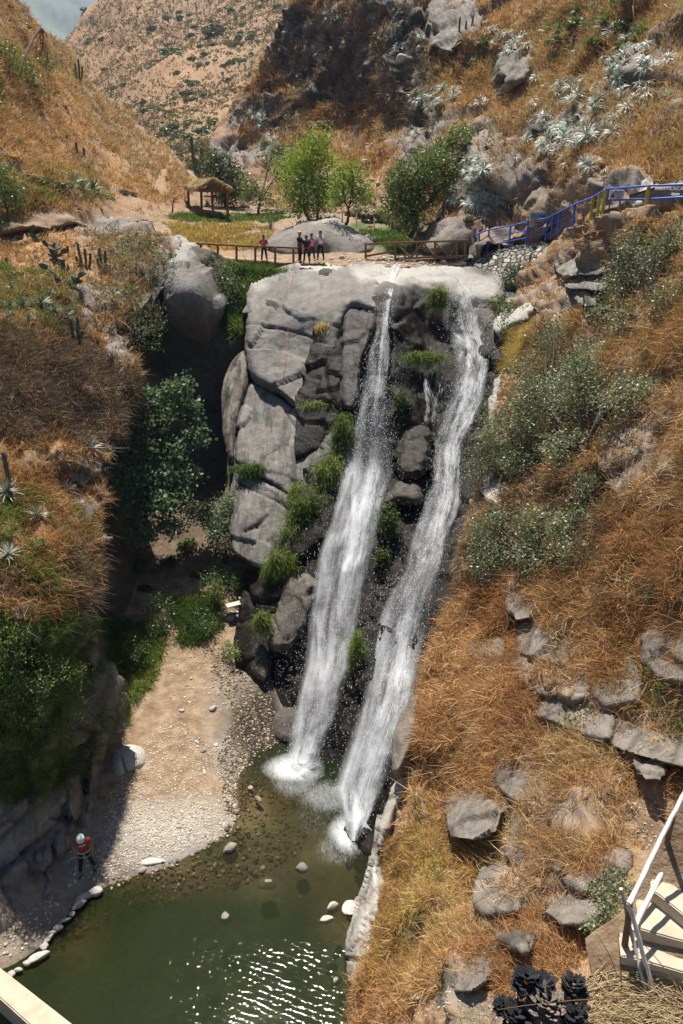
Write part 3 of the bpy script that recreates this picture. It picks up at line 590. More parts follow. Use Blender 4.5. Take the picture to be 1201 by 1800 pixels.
gadd('rust', right_bank, [(800, 1000), (1000, 1050), (960, 1400), (760, 1400), (740, 1250)], 5000, RHOLES, k=7, ln=.4, clump=.8, spread=.8, seed=3)
gadd('straw', right_bank, [(770, 1050), (900, 1100), (880, 1400), (720, 1420), (745, 1230)], 8000, RHOLES, k=7, ln=.45, clump=.8, cs=.9, spread=.8, seed=9)
gadd('gold', right_bank, [(880, 590), (950, 560), (945, 640), (900, 660), (872, 680)], 1500, (), k=8, ln=.4, clump=.1, spread=.5, seed=4)
gadd('gold', right_bank, [(680, 1480), (760, 1400), (830, 1500), (800, 1700), (740, 1760), (660, 1760)], 5500, RHOLES, k=8, ln=.24, clump=.3, spread=.6, seed=5)
gadd('straw', right_bank, [(680, 1480), (780, 1400), (850, 1500), (820, 1720), (700, 1790), (625, 1850)], 7000, RHOLES, k=8, ln=.26, clump=.2, spread=.7, seed=6)
gadd('palestraw', right_bank, [(740, 1300), (1100, 1300), (1100, 1500), (900, 1650), (700, 1700)], 2500, RHOLES, k=6, ln=.4, clump=.6, spread=.9, seed=7)
gadd('palestraw', right_bank, [(960, 560), (1250, 500), (1300, 1300), (900, 1180), (900, 900)], 3500, RHOLES, k=6, ln=.4, clump=.7, spread=.9, seed=8)
gadd('greengrass', right_bank, [(720, 1500), (830, 1520), (800, 1760), (700, 1700)], 700, (), k=7, ln=.2, clump=1.1, spread=.6, seed=10)
HH = [(600, 90, 120, 90), (720, 60, 70, 90), (740, 190, 50, 60), (480, 190, 50, 40), (1110, 130, 90, 60), (930, 340, 80, 70), (900, 120, 40, 50), (1150, 325, 100, 20), (850, 340, 50, 80), (1000, 240, 70, 30)]
gadd('straw', right_hill, [(400, 210), (520, -20), (1480, -60), (1480, 330), (1060, 330), (950, 400), (820, 440), (680, 320), (560, 300), (440, 300)], 14000, HH, k=6, ln=.55, clump=.75, cs=.35, spread=.5, up=.8)
gadd('rust', right_hill, [(400, 210), (520, -20), (1480, -60), (1480, 330), (1060, 330), (950, 400), (820, 440), (680, 320), (560, 300), (440, 300)], 4500, HH[:5], k=6, ln=.5, clump=.9, cs=.35, spread=.5, up=.8, seed=12)
gadd('palestraw', right_hill, [(640, 150), (900, -20), (1300, -60), (1300, 300), (900, 240), (700, 300)], 4000, HH, k=5, ln=.6, clump=.7, cs=.3, spread=.5, up=.8, seed=13)
gadd('straw', left_hill, [(-170, -170), (-60, -80), (26, 5), (120, 95), (300, 270), (340, 340), (300, 372), (-170, 400)], 12000, [(285, 330, 16, 60)], k=6, ln=.6, clump=.6, cs=.3, spread=.5, up=.8, seed=14)
gadd('palestraw', left_hill, [(-40, -40), (120, 95), (300, 270), (340, 340), (200, 300), (60, 60)], 4500, [(285, 330, 16, 60)], k=6, ln=.6, clump=.6, cs=.3, spread=.5, up=.8, seed=15)
_q, _n, _x, _y = scatter(far_hill, [(120, 80), (180, 0), (620, -20), (560, 330), (430, 380), (200, 200)], 9000, (), .65, .045)
_q2, _, _, _ = scatter(far_hill, [(120, 80), (180, 0), (620, -20), (560, 330), (430, 380), (200, 200)], 3500, (), 0.); _q = np.concatenate([_q, _q2])
_c = np.repeat(_q, 9, 0)+rng.normal(0, .42, (len(_q)*9, 3))*(1, 1, .45); _v, _f, _t = leafquads(_c, .5, 1, minpx=1.2, tint=np.repeat(rng.uniform(0, 1, len(_q)), 9))
tag(mesh('scrub', _v, _f, M['scrub'], None, {'tint': _t}, False), 'low dry scrub speckling the far hill', 'scrub', None, 'stuff')
gadd('brush', right_hill, [(500, 0), (760, -20), (780, 240), (600, 200), (440, 250), (460, 140)], 2500, (), k=6, ln=.6, clump=.9, cs=.3, spread=.6, up=.8, seed=28)
gadd('brush', right_bank, [(850, 830), (1080, 850), (1100, 1000), (900, 1000), (820, 1020)], 3000, RHOLES, k=7, ln=.4, clump=.6, spread=.9, seed=29)
gadd('rust', right_hill, [(500, 0), (760, -20), (780, 240), (600, 200), (440, 250), (460, 140)], 2000, (), k=6, ln=.6, clump=1., cs=.3, spread=.6, up=.8, seed=30)
gadd('brush', right_bank, RBALL, 3000, RHOLES, k=7, ln=.4, clump=1.1, cs=.7, spread=1., up=.2, seed=31)
gadd('brush', left_bank, LB, 2000, (), k=7, ln=.4, clump=1.0, cs=.8, spread=1., up=.2, seed=32)
gadd('moss', left_bank, [(-40, 850), (160, 880), (160, 1060), (-40, 1050)], 1500, (), k=7, ln=.35, clump=1.1, cs=.8, spread=.8, seed=33)
gadd('moss', left_hill, [(-40, 300), (160, 290), (200, 360), (-40, 380)], 900, (), k=7, ln=.5, clump=1.1, cs=.5, spread=.7, seed=34)
gadd('moss', left_bank, [(-60, 470), (120, 480), (150, 580), (-60, 600)], 1400, (), k=7, ln=.4, clump=1.0, cs=.8, spread=.8, seed=35)
gadd('gold', plateau, [(280, 395), (480, 392), (480, 440), (380, 440), (300, 420)], 2200, (), k=6, ln=.3, clump=.5, spread=.5, up=.6, seed=17)
gadd('greengrass', plateau, [(235, 376), (480, 376), (520, 384), (380, 392), (250, 388)], 1500, (), k=6, ln=.25, clump=.0, spread=.5, up=.6, seed=18)
gadd('greengrass', plateau, [(620, 410), (720, 405), (740, 430), (690, 446), (640, 425)], 1000, (), k=6, ln=.3, clump=.2, spread=.5, seed=19)
gadd('straw', left_bank, LB, 8500, [(200, 610, 40, 50), (30, 420, 60, 18), (60, 810, 70, 34), (110, 690, 120, 80), (80, 1010, 80, 30), (140, 840, 60, 40)], k=7, ln=.42, clump=.8, spread=.6, seed=20)
gadd('rust', left_bank, LB, 3500, [(200, 610, 40, 50), (30, 420, 60, 18), (60, 810, 70, 34), (110, 680, 110, 60)], k=7, ln=.4, clump=1., spread=.7, seed=21)
gadd('brush', left_bank, [(-40, 580), (120, 560), (220, 660), (236, 700), (180, 800), (60, 780), (-40, 760)], 9000, (), k=7, ln=.5, clump=.2, spread=.9, seed=22)
gadd('brush', left_bank, [(100, 960), (170, 960), (165, 1060), (110, 1080)], 1200, (), k=7, ln=.4, clump=.2, spread=.9, seed=23)
gadd('moss', left_bank, [(-170, 1050), (170, 1080), (200, 1240), (170, 1330), (110, 1400), (-170, 1420)], 6000, (), k=7, ln=.35, clump=.7, spread=.9, seed=24)
gadd('moss', ground, [(180, 1080), (290, 1110), (280, 1180), (240, 1240), (205, 1200)], 1500, (), k=7, ln=.35, clump=.3, spread=.9, seed=25)
gadd('greengrass', ground, [(300, 1060), (380, 1050), (390, 1110), (340, 1130), (310, 1120)], 1200, (), k=8, ln=.4, clump=.2, spread=.7, seed=26)
gadd('greengrass', cave, [(400, 460), (520, 480), (480, 560), (420, 600), (390, 540)], 2200, (), k=8, ln=.5, clump=.2, spread=.7, seed=27)
for mt, nm, lb in (('straw', 'dry_grass', 'dry straw-coloured grass covering the slopes around the gorge'), ('rust', 'rust_grass', 'rust-brown dead grass matted over the slopes'), ('palestraw', 'pale_grass', 'pale bleached grass stalks among the darker dry grass'),
                   ('gold', 'yellow_grass', 'yellowish dry grass near the pool and beside the waterfall'), ('greengrass', 'green_grass', 'short green grass on the lawn, by the footbridge and in damp spots'), ('brush', 'dead_brush', 'tangled grey-brown dead brush on the left bank'), ('moss', 'undergrowth', 'green undergrowth on the shaded left bank and path edge')):
    ps = [b for a, b in _parts if a == mt]
    if ps: grass(nm, lb, ps, M[mt])
# ================================================================ ROCKS
ST = {'streak': [1]}
rock('big_rock', 'huge grey granite block whose top forms the lip left of the fall', [(430, 520), (440, 500), (462, 482), (500, 468), (560, 461), (600, 468), (640, 480), (668, 500), (674, 530), (664, 552), (640, 545), (612, 538), (604, 560), (600, 590), (594, 640), (590, 716), (560, 708), (540, 718), (515, 716), (498, 700), (480, 686), (458, 676), (440, 655), (434, 600), (430, 560)],
     [(500, 462, 48), (600, 466, 46.5), (440, 520, 42.5), (520, 495, 42), (600, 495, 41.5), (670, 520, 39.5), (440, 650, 36.6), (520, 600, 37.8), (600, 600, 36.6), (520, 700, 34.6), (590, 710, 33.6), (640, 520, 39.2)], 3,
     (('n', 3, .05, 101), ('p', 3.2, .10, 102), ('n', .8, .05, 103), ('p', .6, .12, 104), ('n', .2, .05, 105)), {'pale': [(570, 466, 100, 8), (640, 486, 30, 14), (450, 505, 18, 14, .6)], 'streak': [.25]}, 'granite', .9, 12, (-.4, 2.5, -.8), 'rock', (([(432, 570), (470, 572), (500, 578), (540, 590), (560, 600), (600, 612), (604, 640)], 2.4, .12), ([(560, 560), (600, 580), (640, 588)], 2, .1),))
rock('streaked_rock', 'grey granite face with dark and white drip streaks below the lip block', [(440, 668), (460, 680), (482, 690), (500, 704), (520, 718), (545, 716), (592, 714), (594, 760), (586, 800), (560, 840), (530, 870), (520, 880), (480, 850), (440, 822), (414, 815), (416, 770), (425, 720)],
     [(440, 670, 36.6), (520, 700, 35.4), (590, 710, 34.2), (416, 815, 32.6), (500, 800, 32.4), (585, 800, 31.5), (520, 875, 30.4)], 3,
     (('n', 3, .04, 111), ('p', 2.4, .06, 112), ('n', .5, .05, 113), ('p', .5, .08, 114)), ST, 'granite', .25, 5, (-.4, 2.2, -.8), 'rock', (([(500, 720), (520, 750), (560, 770), (590, 790)], 3, .07), ([(470, 800), (500, 780), (540, 800)], 2.5, .05)))
rock('slab_rock', 'lowest streaked granite slab with an undercut foot above the path', [(412, 822), (440, 828), (480, 852), (512, 870), (528, 878), (505, 940), (500, 985), (470, 1002), (440, 992), (410, 975), (402, 955), (408, 900)],
     [(412, 825, 32.4), (520, 875, 30.6), (405, 960, 28.9), (500, 980, 28.2), (450, 900, 30)], 3,
     (('n', 3, .05, 121), ('p', 2.0, .08, 122), ('n', .5, .05, 123)), ST, 'granite', .3, 6, (-.2, 2.6, .6), 'rock', (([(412, 845), (450, 862), (490, 880), (520, 905)], 3, .1), ([(470, 905), (450, 925), (430, 935)], 3, .12)))
rock('corner_rock', 'grey-brown pillar in shade beside the jet of the left fall', [(604, 542), (640, 546), (662, 556), (652, 598), (634, 640), (630, 718), (598, 720), (598, 640), (600, 590)], [(604, 545, 37.0), (655, 560, 36.2), (640, 620, 34.6), (600, 718, 32.5), (628, 718, 32.1)], 3, (('f', 1.6, .10, 135), ('f', .5, .1, 136)), {'wet': [.6], 'streak': [1]}, 'granite', .4, 6, (.2, 2, -.4), 'rock', smn=1)  # wet mask darkens the pillar, painting in its shade
rock('side_rock', 'smooth brown-grey slab leaning on the left edge of the granite block', [(424, 612), (436, 640), (438, 672), (428, 710), (416, 770), (412, 830), (402, 808), (394, 770), (386, 718), (390, 672), (404, 636)],
     [(425, 620, 39.5), (392, 700, 37.5), (430, 700, 36.8), (405, 800, 34.2)], 3, (('n', 2, .06, 131), ('f', 1.2, .06, 132)), ST, 'rock', .8, 16, (-.2, 2, -.4), 'rock')
rock('hanging_boulder', 'large overhanging boulder at the head of the dark ravine', [(282, 420), (300, 418), (330, 436), (346, 452), (352, 480), (366, 505), (386, 540), (388, 570), (376, 600), (350, 610), (318, 604), (288, 594), (274, 560), (268, 520), (272, 470)],
     [(285, 425, 45), (345, 460, 43), (280, 500, 41), (350, 500, 40.4), (280, 585, 42), (360, 595, 42.2), (320, 550, 40.6)], 3, (('n', 3, .06, 141), ('p', 1.8, .14, 142), ('n', .5, .05, 143)), {'pale': [(310, 445, 34, 26, .6)], 'streak': [.4]}, 'granite', 1.6, 34, (0, 3, 0), 'boulder')
rock('bank_boulder', 'sunlit rounded boulder jutting from the edge of the left bank', [(150, 545), (170, 546), (196, 562), (212, 590), (222, 630), (228, 668), (200, 650), (180, 625), (150, 605), (132, 580), (134, 556)],
     [(150, 550, 37.4), (215, 600, 35.6), (140, 590, 35.5), (225, 660, 33), (180, 620, 34)], 3, (('n', 2, .06, 151), ('f', 1.2, .12, 152), ('n', .4, .05, 153)), {'pale': [(170, 570, 26, 18, .5)]}, 'rock', .9, 22, (-.5, 2, -.4))
rock('shelf_boulder', 'long domed grey boulder behind the people on the lip', [(468, 440), (470, 420), (495, 405), (520, 392), (548, 386), (575, 383), (600, 390), (625, 402), (645, 412), (654, 425), (660, 446), (630, 456), (600, 458), (560, 458), (500, 458)],
     [(470, 440, 51.2), (560, 388, 54.5), (560, 402, 51.6), (620, 405, 52), (650, 425, 50.5), (560, 455, 50.4), (650, 450, 49.6), (480, 458, 50.4)], 3, (('n', 3, .05, 161), ('p', 2, .12, 162), ('n', .5, .05, 163)), {'pale': [(560, 390, 60, 8, .7), (630, 412, 24, 10, .5)]}, 'granite', 1.2, 12, (0, 3, 0))
rock('shore_rock', 'pale smooth rock wall where the right bank meets the pool', [(722, 1362), (712, 1400), (692, 1440), (676, 1490), (664, 1530), (676, 1570), (668, 1620), (660, 1690), (650, 1760), (636, 1798), (622, 1800), (616, 1760), (608, 1720), (602, 1680), (606, 1640), (622, 1600), (640, 1560), (648, 1530), (652, 1490), (660, 1450), (676, 1410), (700, 1372)],
     [(715, 1370, 16.6), (660, 1500, 15.3), (620, 1600, 13.9), (670, 1600, 12.9), (605, 1700, 12.5), (655, 1700, 11.5), (625, 1790, 10.9)], 3, (('n', 1.4, .08, 171), ('f', .9, .16, 172), ('n', .3, .06, 173)), {'wet': [(652, 1480, 9, 40, .5)]}, 'palerock', .8, 20, (.8, .8, -1.5), 'rock', (([(660, 1390), (672, 1430), (660, 1480), (664, 1500)], 4, .15), ([(650, 1620), (652, 1660), (664, 1690)], 5, .2), ([(610, 1685), (640, 1690), (655, 1665)], 4, .18)))
rock('splash_rock', 'damp pale rock face on the right edge of the lower fall', [(735, 1215), (742, 1250), (735, 1300), (718, 1340), (700, 1372), (686, 1350), (692, 1290), (712, 1240)],
     [(738, 1220, 18.7), (735, 1300, 17.2), (700, 1365, 16.4), (695, 1290, 17.8)], 3, (('n', 1.4, .08, 181), ('f', .8, .12, 182)), {}, 'rock', .6, 16, (.8, 1, -1))
rock('wet_boulder', 'big wet brown boulder wedged between the two falls', [(716, 755), (740, 748), (758, 760), (764, 790), (758, 815), (740, 838), (716, 840), (694, 835), (690, 812), (700, 785)],
     [(720, 760, 31.4), (755, 765, 31), (700, 830, 29.4), (745, 835, 29.2)], 3, (('f', 1.1, .30, 191), ('f', .4, .2, 192)), {'wet': [.85]}, 'terrain', .8, 14, (0, 1.5, -.8))
rock('ochre_rock', 'wet ochre slab below the brown boulder between the falls', [(690, 848), (712, 842), (742, 850), (745, 872), (735, 890), (700, 880), (680, 892), (672, 905), (670, 890)],
     [(700, 845, 29.2), (740, 860, 28.7), (690, 895, 27.9)], 3, (('f', .8, .24, 193), ('n', .4, .08, 194)), {'wet': [.7]}, 'terrain', .5, 14, (0, 1, -.6), 'rock')
rock('brown_rock', 'dark wet brown boulder at the left foot of the left fall', [(460, 1080), (455, 1055), (478, 1030), (510, 1010), (545, 1005), (560, 1020), (550, 1070), (530, 1130), (500, 1150), (470, 1140), (462, 1110)],
     [(470, 1050, 27), (540, 1010, 26.4), (470, 1130, 24.7), (530, 1110, 24)], 3, (('f', 1.3, .2, 195), ('f', .5, .14, 196)), {'wet': [.5]}, 'terrain', .9, 16, (0, 1.5, -.8))
rock('smooth_rock', 'low smooth dark rock beside the shallow shingle', [(422, 1150), (430, 1110), (455, 1085), (468, 1110), (476, 1145), (478, 1190), (470, 1210), (440, 1190), (424, 1175)],
     [(430, 1120, 25.6), (470, 1120, 24.9), (440, 1190, 23.8), (475, 1200, 23.3)], 3, (('f', 1.0, .2, 197), ('n', .5, .05, 198)), {'wet': [.75]}, 'terrain', .8, 20, (0, 1.5, -.8))
rock('splash_boulder', 'grey wet boulder in the spray at the foot of the left fall', [(470, 1275), (480, 1250), (505, 1240), (530, 1240), (545, 1270), (530, 1315), (500, 1318), (476, 1308), (466, 1296)],
     [(480, 1260, 22), (530, 1250, 21.8), (500, 1312, 20.7)], 3, (('n', 1, .06, 199), ('f', .8, .16, 200)), {'wet': [.7]}, 'terrain', .8, 24, (0, 1, -.8))
rock('white_boulder', 'smooth white boulder half buried in the sunlit beach', [(206, 1318), (225, 1308), (248, 1312), (260, 1328), (262, 1350), (246, 1364), (228, 1370), (212, 1382), (198, 1374), (192, 1352), (196, 1332)],
     [(225, 1310, None, 1.0), (258, 1340, None, .7), (200, 1350, None, .85), (215, 1378, None, .35), (240, 1368, None, .35)], 3, (('n', 1, .06, 201),), {'pale': [.6]}, 'palerock', .5, 22, (0, .8, -.8), cracks=(([(214, 1330), (226, 1368)], 3, .05),))
# rock outcrops of the right bank
for q, (lb, poly, ctrl, sd) in enumerate([
    ('upright block with ochre top standing out of the dead brush', [(934, 1084), (958, 1088), (985, 1108), (990, 1130), (988, 1165), (962, 1158), (930, 1148), (918, 1140), (920, 1110)], [(930, 1090, 16.7), (985, 1110, 15.9), (920, 1145, 15.9), (985, 1160, 15.1)], 1),
    ('rounded block with a pointed base under the ochre-topped block', [(914, 1142), (935, 1150), (965, 1160), (990, 1170), (990, 1200), (970, 1216), (950, 1212), (925, 1196), (912, 1170)], [(920, 1145, 15.8), (985, 1170, 15.0), (960, 1212, 14.6), (920, 1190, 15.2)], 2),
    ('narrow leaning slab right of the ochre-topped block', [(990, 1130), (1020, 1150), (1034, 1180), (1028, 1215), (1008, 1222), (994, 1200), (988, 1160)], [(995, 1140, 15.4), (1030, 1190, 14.6), (1005, 1218, 14.4)], 3),
    ('broad flat face below the blocks with creeper across it', [(930, 1208), (970, 1220), (1020, 1222), (1060, 1250), (1050, 1290), (1000, 1275), (950, 1255), (925, 1235)], [(930, 1210, 15.1), (1050, 1250, 13.9), (1000, 1275, 13.8), (930, 1240, 14.8)], 4),
    ('long ledge running right under the hanging creeper', [(1050, 1262), (1110, 1275), (1160, 1290), (1210, 1310), (1210, 1345), (1160, 1335), (1110, 1320), (1060, 1298)], [(1050, 1265, 13.9), (1200, 1310, 12.1), (1060, 1298, 13.4), (1200, 1345, 11.8)], 5),
    ('small cube of rock at the end of the long ledge', [(1122, 1338), (1150, 1335), (1165, 1350), (1160, 1370), (1135, 1368), (1124, 1355)], [(1125, 1340, 12.1), (1160, 1345, 11.8), (1140, 1368, 11.7)], 6),
    ('squarish slab leaning among straw left of the straw mound', [(878, 1325), (905, 1320), (945, 1338), (948, 1385), (930, 1410), (900, 1395), (874, 1372)], [(880, 1325, 15), (945, 1340, 14), (925, 1405, 13.2), (878, 1370, 14.3)], 7),
    ('wedge of grey rock under the straw mound', [(948, 1396), (975, 1412), (1000, 1430), (1010, 1470), (985, 1472), (960, 1440), (944, 1425)], [(950, 1400, 12.8), (1005, 1430, 12), (985, 1470, 11.6)], 8),
    ('weathered slab above the two long lying slabs', [(985, 1470), (1030, 1480), (1090, 1500), (1080, 1530), (1030, 1515), (980, 1495)], [(985, 1475, 11.5), (1090, 1500, 10.5), (1030, 1515, 10.7)], 9),
    ('upper of two long lying slabs near the stairs', [(985, 1500), (1030, 1518), (1080, 1540), (1068, 1552), (1020, 1535), (980, 1515)], [(985, 1500, 11.1), (1080, 1540, 10), (1000, 1522, 10.7)], 10),
    ('lower and thicker of two long lying slabs near the stairs', [(988, 1512), (1020, 1532), (1062, 1548), (1052, 1572), (1020, 1560), (984, 1540)], [(988, 1512, 10.8), (1062, 1550, 9.8), (1000, 1550, 10.3)], 11),
    ('block with shaded side between the wedge and the slabs', [(950, 1475), (975, 1472), (990, 1500), (985, 1525), (960, 1520), (946, 1500)], [(950, 1478, 11.7), (985, 1500, 11.1), (965, 1520, 11)], 12),
    ('tilted layered rock beside the dry vine stem', [(792, 1400), (815, 1380), (850, 1400), (880, 1425), (870, 1460), (830, 1475), (795, 1470), (786, 1430)], [(795, 1400, 15.3), (870, 1425, 13.8), (800, 1470, 14.2), (860, 1460, 13.4)], 13),
    ('rock nose with pale edge half buried in pale earth', [(845, 1530), (880, 1520), (920, 1560), (905, 1600), (860, 1605), (838, 1590), (836, 1555)], [(840, 1540, 12.2), (915, 1560, 11), (860, 1600, 10.9)], 14),
    ('sloping brown slab under the earth nose', [(858, 1602), (900, 1608), (935, 1640), (920, 1672), (880, 1650), (850, 1625)], [(860, 1605, 10.9), (930, 1640, 9.8), (900, 1660, 9.8)], 15),
    ('boulder at the foot of the slope above the sandy ledge', [(806, 1680), (840, 1665), (860, 1690), (855, 1725), (825, 1742), (800, 1740), (798, 1705)], [(806, 1685, 9.9), (858, 1690, 9.3), (825, 1740, 8.9)], 16),
    ('pale cracked boulder under the branches of the big tree', [(850, 835), (875, 830), (890, 850), (892, 872), (878, 888), (858, 880), (846, 860)], [(850, 840, 27.3), (890, 850, 26), (870, 885, 25.5)], 17),
    ('white boulder at the right edge of the upper cascade', [(872, 560), (890, 542), (920, 532), (938, 540), (925, 560), (895, 572), (880, 584), (870, 578)], [(875, 565, 37.5), (935, 540, 37.4), (885, 580, 36.6)], 18),
    ('tall pale rock beside the cascade above the brush', [(872, 670), (886, 655), (905, 652), (900, 680), (885, 700), (872, 735), (858, 745), (862, 710)], [(875, 670, 34), (903, 655, 33.6), (862, 740, 31.9)], 19),
    ('dark rock under the lower bush of the right bank', [(892, 1010), (925, 1015), (950, 1050), (930, 1085), (905, 1090), (890, 1060)], [(895, 1015, 20), (945, 1050, 18.5), (905, 1088, 18)], 20),
    ('grey face left of the block between wedge and slabs', [(900, 1420), (940, 1410), (962, 1440), (950, 1500), (920, 1530), (888, 1500)], [], 22), ('shaded face below the yellow-green rosette', [(1130, 1120), (1190, 1100), (1218, 1140), (1215, 1200), (1160, 1190), (1130, 1160)], [], 23),
    ('grey face right of the narrow leaning slab', [(1040, 1160), (1100, 1150), (1125, 1190), (1120, 1230), (1070, 1240), (1040, 1210)], [], 24), ('slab low on the slope between earth nose and saltbush', [(960, 1560), (1010, 1570), (1050, 1590), (1040, 1622), (990, 1625), (955, 1600)], [], 25),
    ('rock rib in golden grass close to the lower fall', [(748, 1200), (778, 1190), (794, 1230), (784, 1272), (758, 1278), (744, 1240)], [], 27), ('small crag in rust grass below the shaded bush', [(830, 1120), (860, 1100), (885, 1130), (880, 1170), (850, 1182), (830, 1150)], [], 28), ('crag in the shade between the bush and the upright block', [(960, 1040), (1010, 1030), (1040, 1060), (1030, 1100), (990, 1100), (962, 1075)], [], 29)]):
    pale = 'palerock' if sd in (17, 18, 19) else 'rock'; k_ = 1.32 if sd < 13 else 1.1; mx_ = sum(p[0] for p in poly)/len(poly); my_ = sum(p[1] for p in poly)/len(poly); poly = [(mx_+(a-mx_)*k_, my_+(b-my_)*k_) for a, b in poly]
    rock('outcrop_rock', lb, poly, ctrl, 3, on=(right_bank, (.5 if sd < 13 or sd > 20 else .7)), disp=(('f', 1.5, .10, 230+sd), ('f', .5, .12, 240+sd), ('n', .25, .08, 250+sd)), masks={'streak': [.2]}, mat=pale, rim=.22, rimpx=5, back=(.8, 1.5, -1.2), cat='rock', smn=0)
# overhanging ledge below the railing
for lb, poly, ctrl, sd in [('upper cracked block of the ledge below the yellow railing', [(980, 462), (1000, 455), (1030, 458), (1062, 462), (1070, 478), (1045, 484), (990, 486), (978, 476)], [(985, 462, 36), (1065, 465, 33), (1020, 484, 33.8)], 1),
    ('middle jutting block of the ledge below the yellow railing', [(992, 495), (1010, 486), (1060, 488), (1070, 500), (1062, 512), (1010, 508), (994, 506)], [(995, 498, 34.8), (1065, 498, 32), (1030, 510, 32.8)], 2),
    ('lowest block under the jutting ledge, in shade', [(1008, 512), (1030, 508), (1052, 514), (1048, 535), (1030, 540), (1010, 528)], [(1010, 514, 34), (1050, 520, 32.4), (1030, 538, 32.4)], 3)]:
    rock('ledge_rock', lb, poly, ctrl, 3, on=(right_bank, 1.3), disp= (('n', 1.5, .05, 310+sd), ('f', 1., .12, 315+sd)), masks={'streak': [.4]}, mat='granite', rim=.3, rimpx=5, back=(.4, 1.8, .2), cat='rock', smn=0)
# rocks of the left wall in the shade
for lb, poly, ctrl, sd in [('pale rock nose catching sun behind the man in red', [(100, 1470), (108, 1450), (122, 1444), (132, 1462), (128, 1490), (112, 1508), (98, 1506)], [(110, 1450, 16.2), (128, 1480, 15.7), (105, 1505, 15.3)], 1),
    ('flat wedge of rock low in the wall left of the man in red', [(76, 1530), (100, 1512), (106, 1545), (100, 1568), (76, 1580)], [(80, 1530, 14.9), (102, 1530, 15), (80, 1578, 14.2)], 2),
    ('upright rock standing in the shade left of the pale rock nose', [(62, 1495), (85, 1485), (88, 1510), (78, 1530), (66, 1525)], [(66, 1495, 15), (86, 1500, 15.1), (72, 1528, 14.7)], 3),
    ('tall rounded pillar of the wall under the green bush', [(118, 1370), (138, 1360), (148, 1395), (146, 1430), (130, 1450), (118, 1420)], [(120, 1370, 17), (146, 1400, 17), (132, 1445, 16.3)], 4),
    ('tall narrow pillar at the right edge of the left wall', [(160, 1330), (172, 1300), (184, 1330), (180, 1380), (170, 1420), (152, 1430), (156, 1380)], [(165, 1310, 19), (180, 1370, 18.2), (158, 1425, 17.2)], 5),
    ('pale layered overhang below the dead brush tuft', [(20, 1068), (60, 1045), (105, 1028), (98, 1060), (60, 1090), (28, 1092)], [(25, 1070, 17), (100, 1035, 18.4), (60, 1088, 17)], 6),
    ('smooth brown face under the pale layered overhang', [(40, 1100), (90, 1070), (118, 1050), (150, 1060), (150, 1130), (110, 1140), (60, 1130)], [(45, 1100, 17), (145, 1065, 19), (110, 1135, 17.6)], 7),
    ('sunlit edge slab of the wall above the pebbly path', [(156, 1062), (170, 1100), (176, 1150), (166, 1178), (152, 1150), (150, 1090)], [(158, 1070, 20), (172, 1120, 19.4), (165, 1175, 18.7)], 8),
    ('brown rock face below the dark brush and above the rosettes', [(110, 760), (150, 740), (176, 770), (172, 820), (150, 860), (112, 830)], [(112, 765, 25), (172, 770, 27), (150, 855, 24.2)], 9),
    ('block sticking out under the drooping dried flower stalks', [(130, 880), (165, 870), (176, 890), (160, 925), (135, 925)], [(132, 885, 22.6), (174, 885, 24), (150, 922, 22.2)], 10)]:
    rock('wall_rock', lb, poly, ctrl, 3, on=(left_bank, .4), disp= (('n', 1.2, .07, 320+sd), ('f', .9, .12, 325+sd), ('n', .3, .06, 340+sd)), masks={'streak': [.3]}, mat='rock', rim=.2, rimpx=5, back=(-.6, .9, -.4), cat='rock', smn=0)
# cliffs on the far right hillside
CLIFF = {}
for lb, poly, ctrl, sd in [
    ('tall pale crag at the top centre of the hillside', [(756, -10), (790, -14), (830, -6), (850, 30), (838, 60), (806, 74), (795, 92), (760, 85), (752, 40)], [(756, 0, 77), (850, 0, 76), (756, 80, 74), (830, 70, 73.5)], 2),
    ('mushroom-shaped crag capped with silver rosettes', [(876, 100), (890, 80), (920, 72), (936, 90), (930, 130), (915, 145), (895, 150), (880, 130)], [(880, 90, 57), (935, 90, 56), (895, 148, 54.5)], 4),
    ('pale pointed boulder on the orange slope', [(838, 215), (860, 202), (884, 198), (870, 225), (855, 245), (842, 240)], [(840, 215, 54.5), (880, 200, 54), (850, 243, 52.5)], 5),
    ('squared grey boulder behind the warning sign', [(1096, 318), (1130, 312), (1160, 320), (1172, 345), (1160, 362), (1110, 366), (1090, 355)], [(1096, 320, 32.4), (1170, 330, 30.6), (1100, 364, 31.6), (1165, 362, 30)], 7),
    ('shaded brown boulder at the left end of the yellow railing', [(1070, 330), (1090, 318), (1098, 340), (1096, 366), (1074, 366)], [(1072, 330, 34), (1096, 330, 33), (1085, 365, 32.8)], 8),
    ('long flat rock face with white painted writing', [(1150, 330), (1201, 318), (1290, 318), (1290, 372), (1201, 366), (1158, 364)], [(1150, 340, 30.6), (1280, 325, 28), (1201, 362, 29), (1280, 368, 27.4)], 9),
    ]:
    CLIFF[sd] = rock('cliff_rock', lb, poly, [(1150, 325, 28.75), (1290, 325, 28.75), (1150, 368, 28.5), (1290, 368, 28.5)] if sd == 9 else ctrl, 3, on=None if sd == 9 else (right_hill, {1: 2.6, 2: 2.4, 3: 2.2, 4: 2.4, 6: 1.2, 7: .9, 8: .9, 9: 1.0}.get(sd, 1.4)), disp=() if sd == 9 else (('f', 3. if sd in (1, 2, 3, 6) else 1.6, .26, 350+sd), ('f', .9, .26, 365+sd), ('n', .5, .10, 380+sd)), masks={'streak': [.3], 'soil': [] if sd not in (6,) else [.45]}, mat='palerock' if sd in (5, 7) else 'rock', rim=.6, rimpx=5, back=(0, 2.5, -.4), cat='cliff', smn=0)
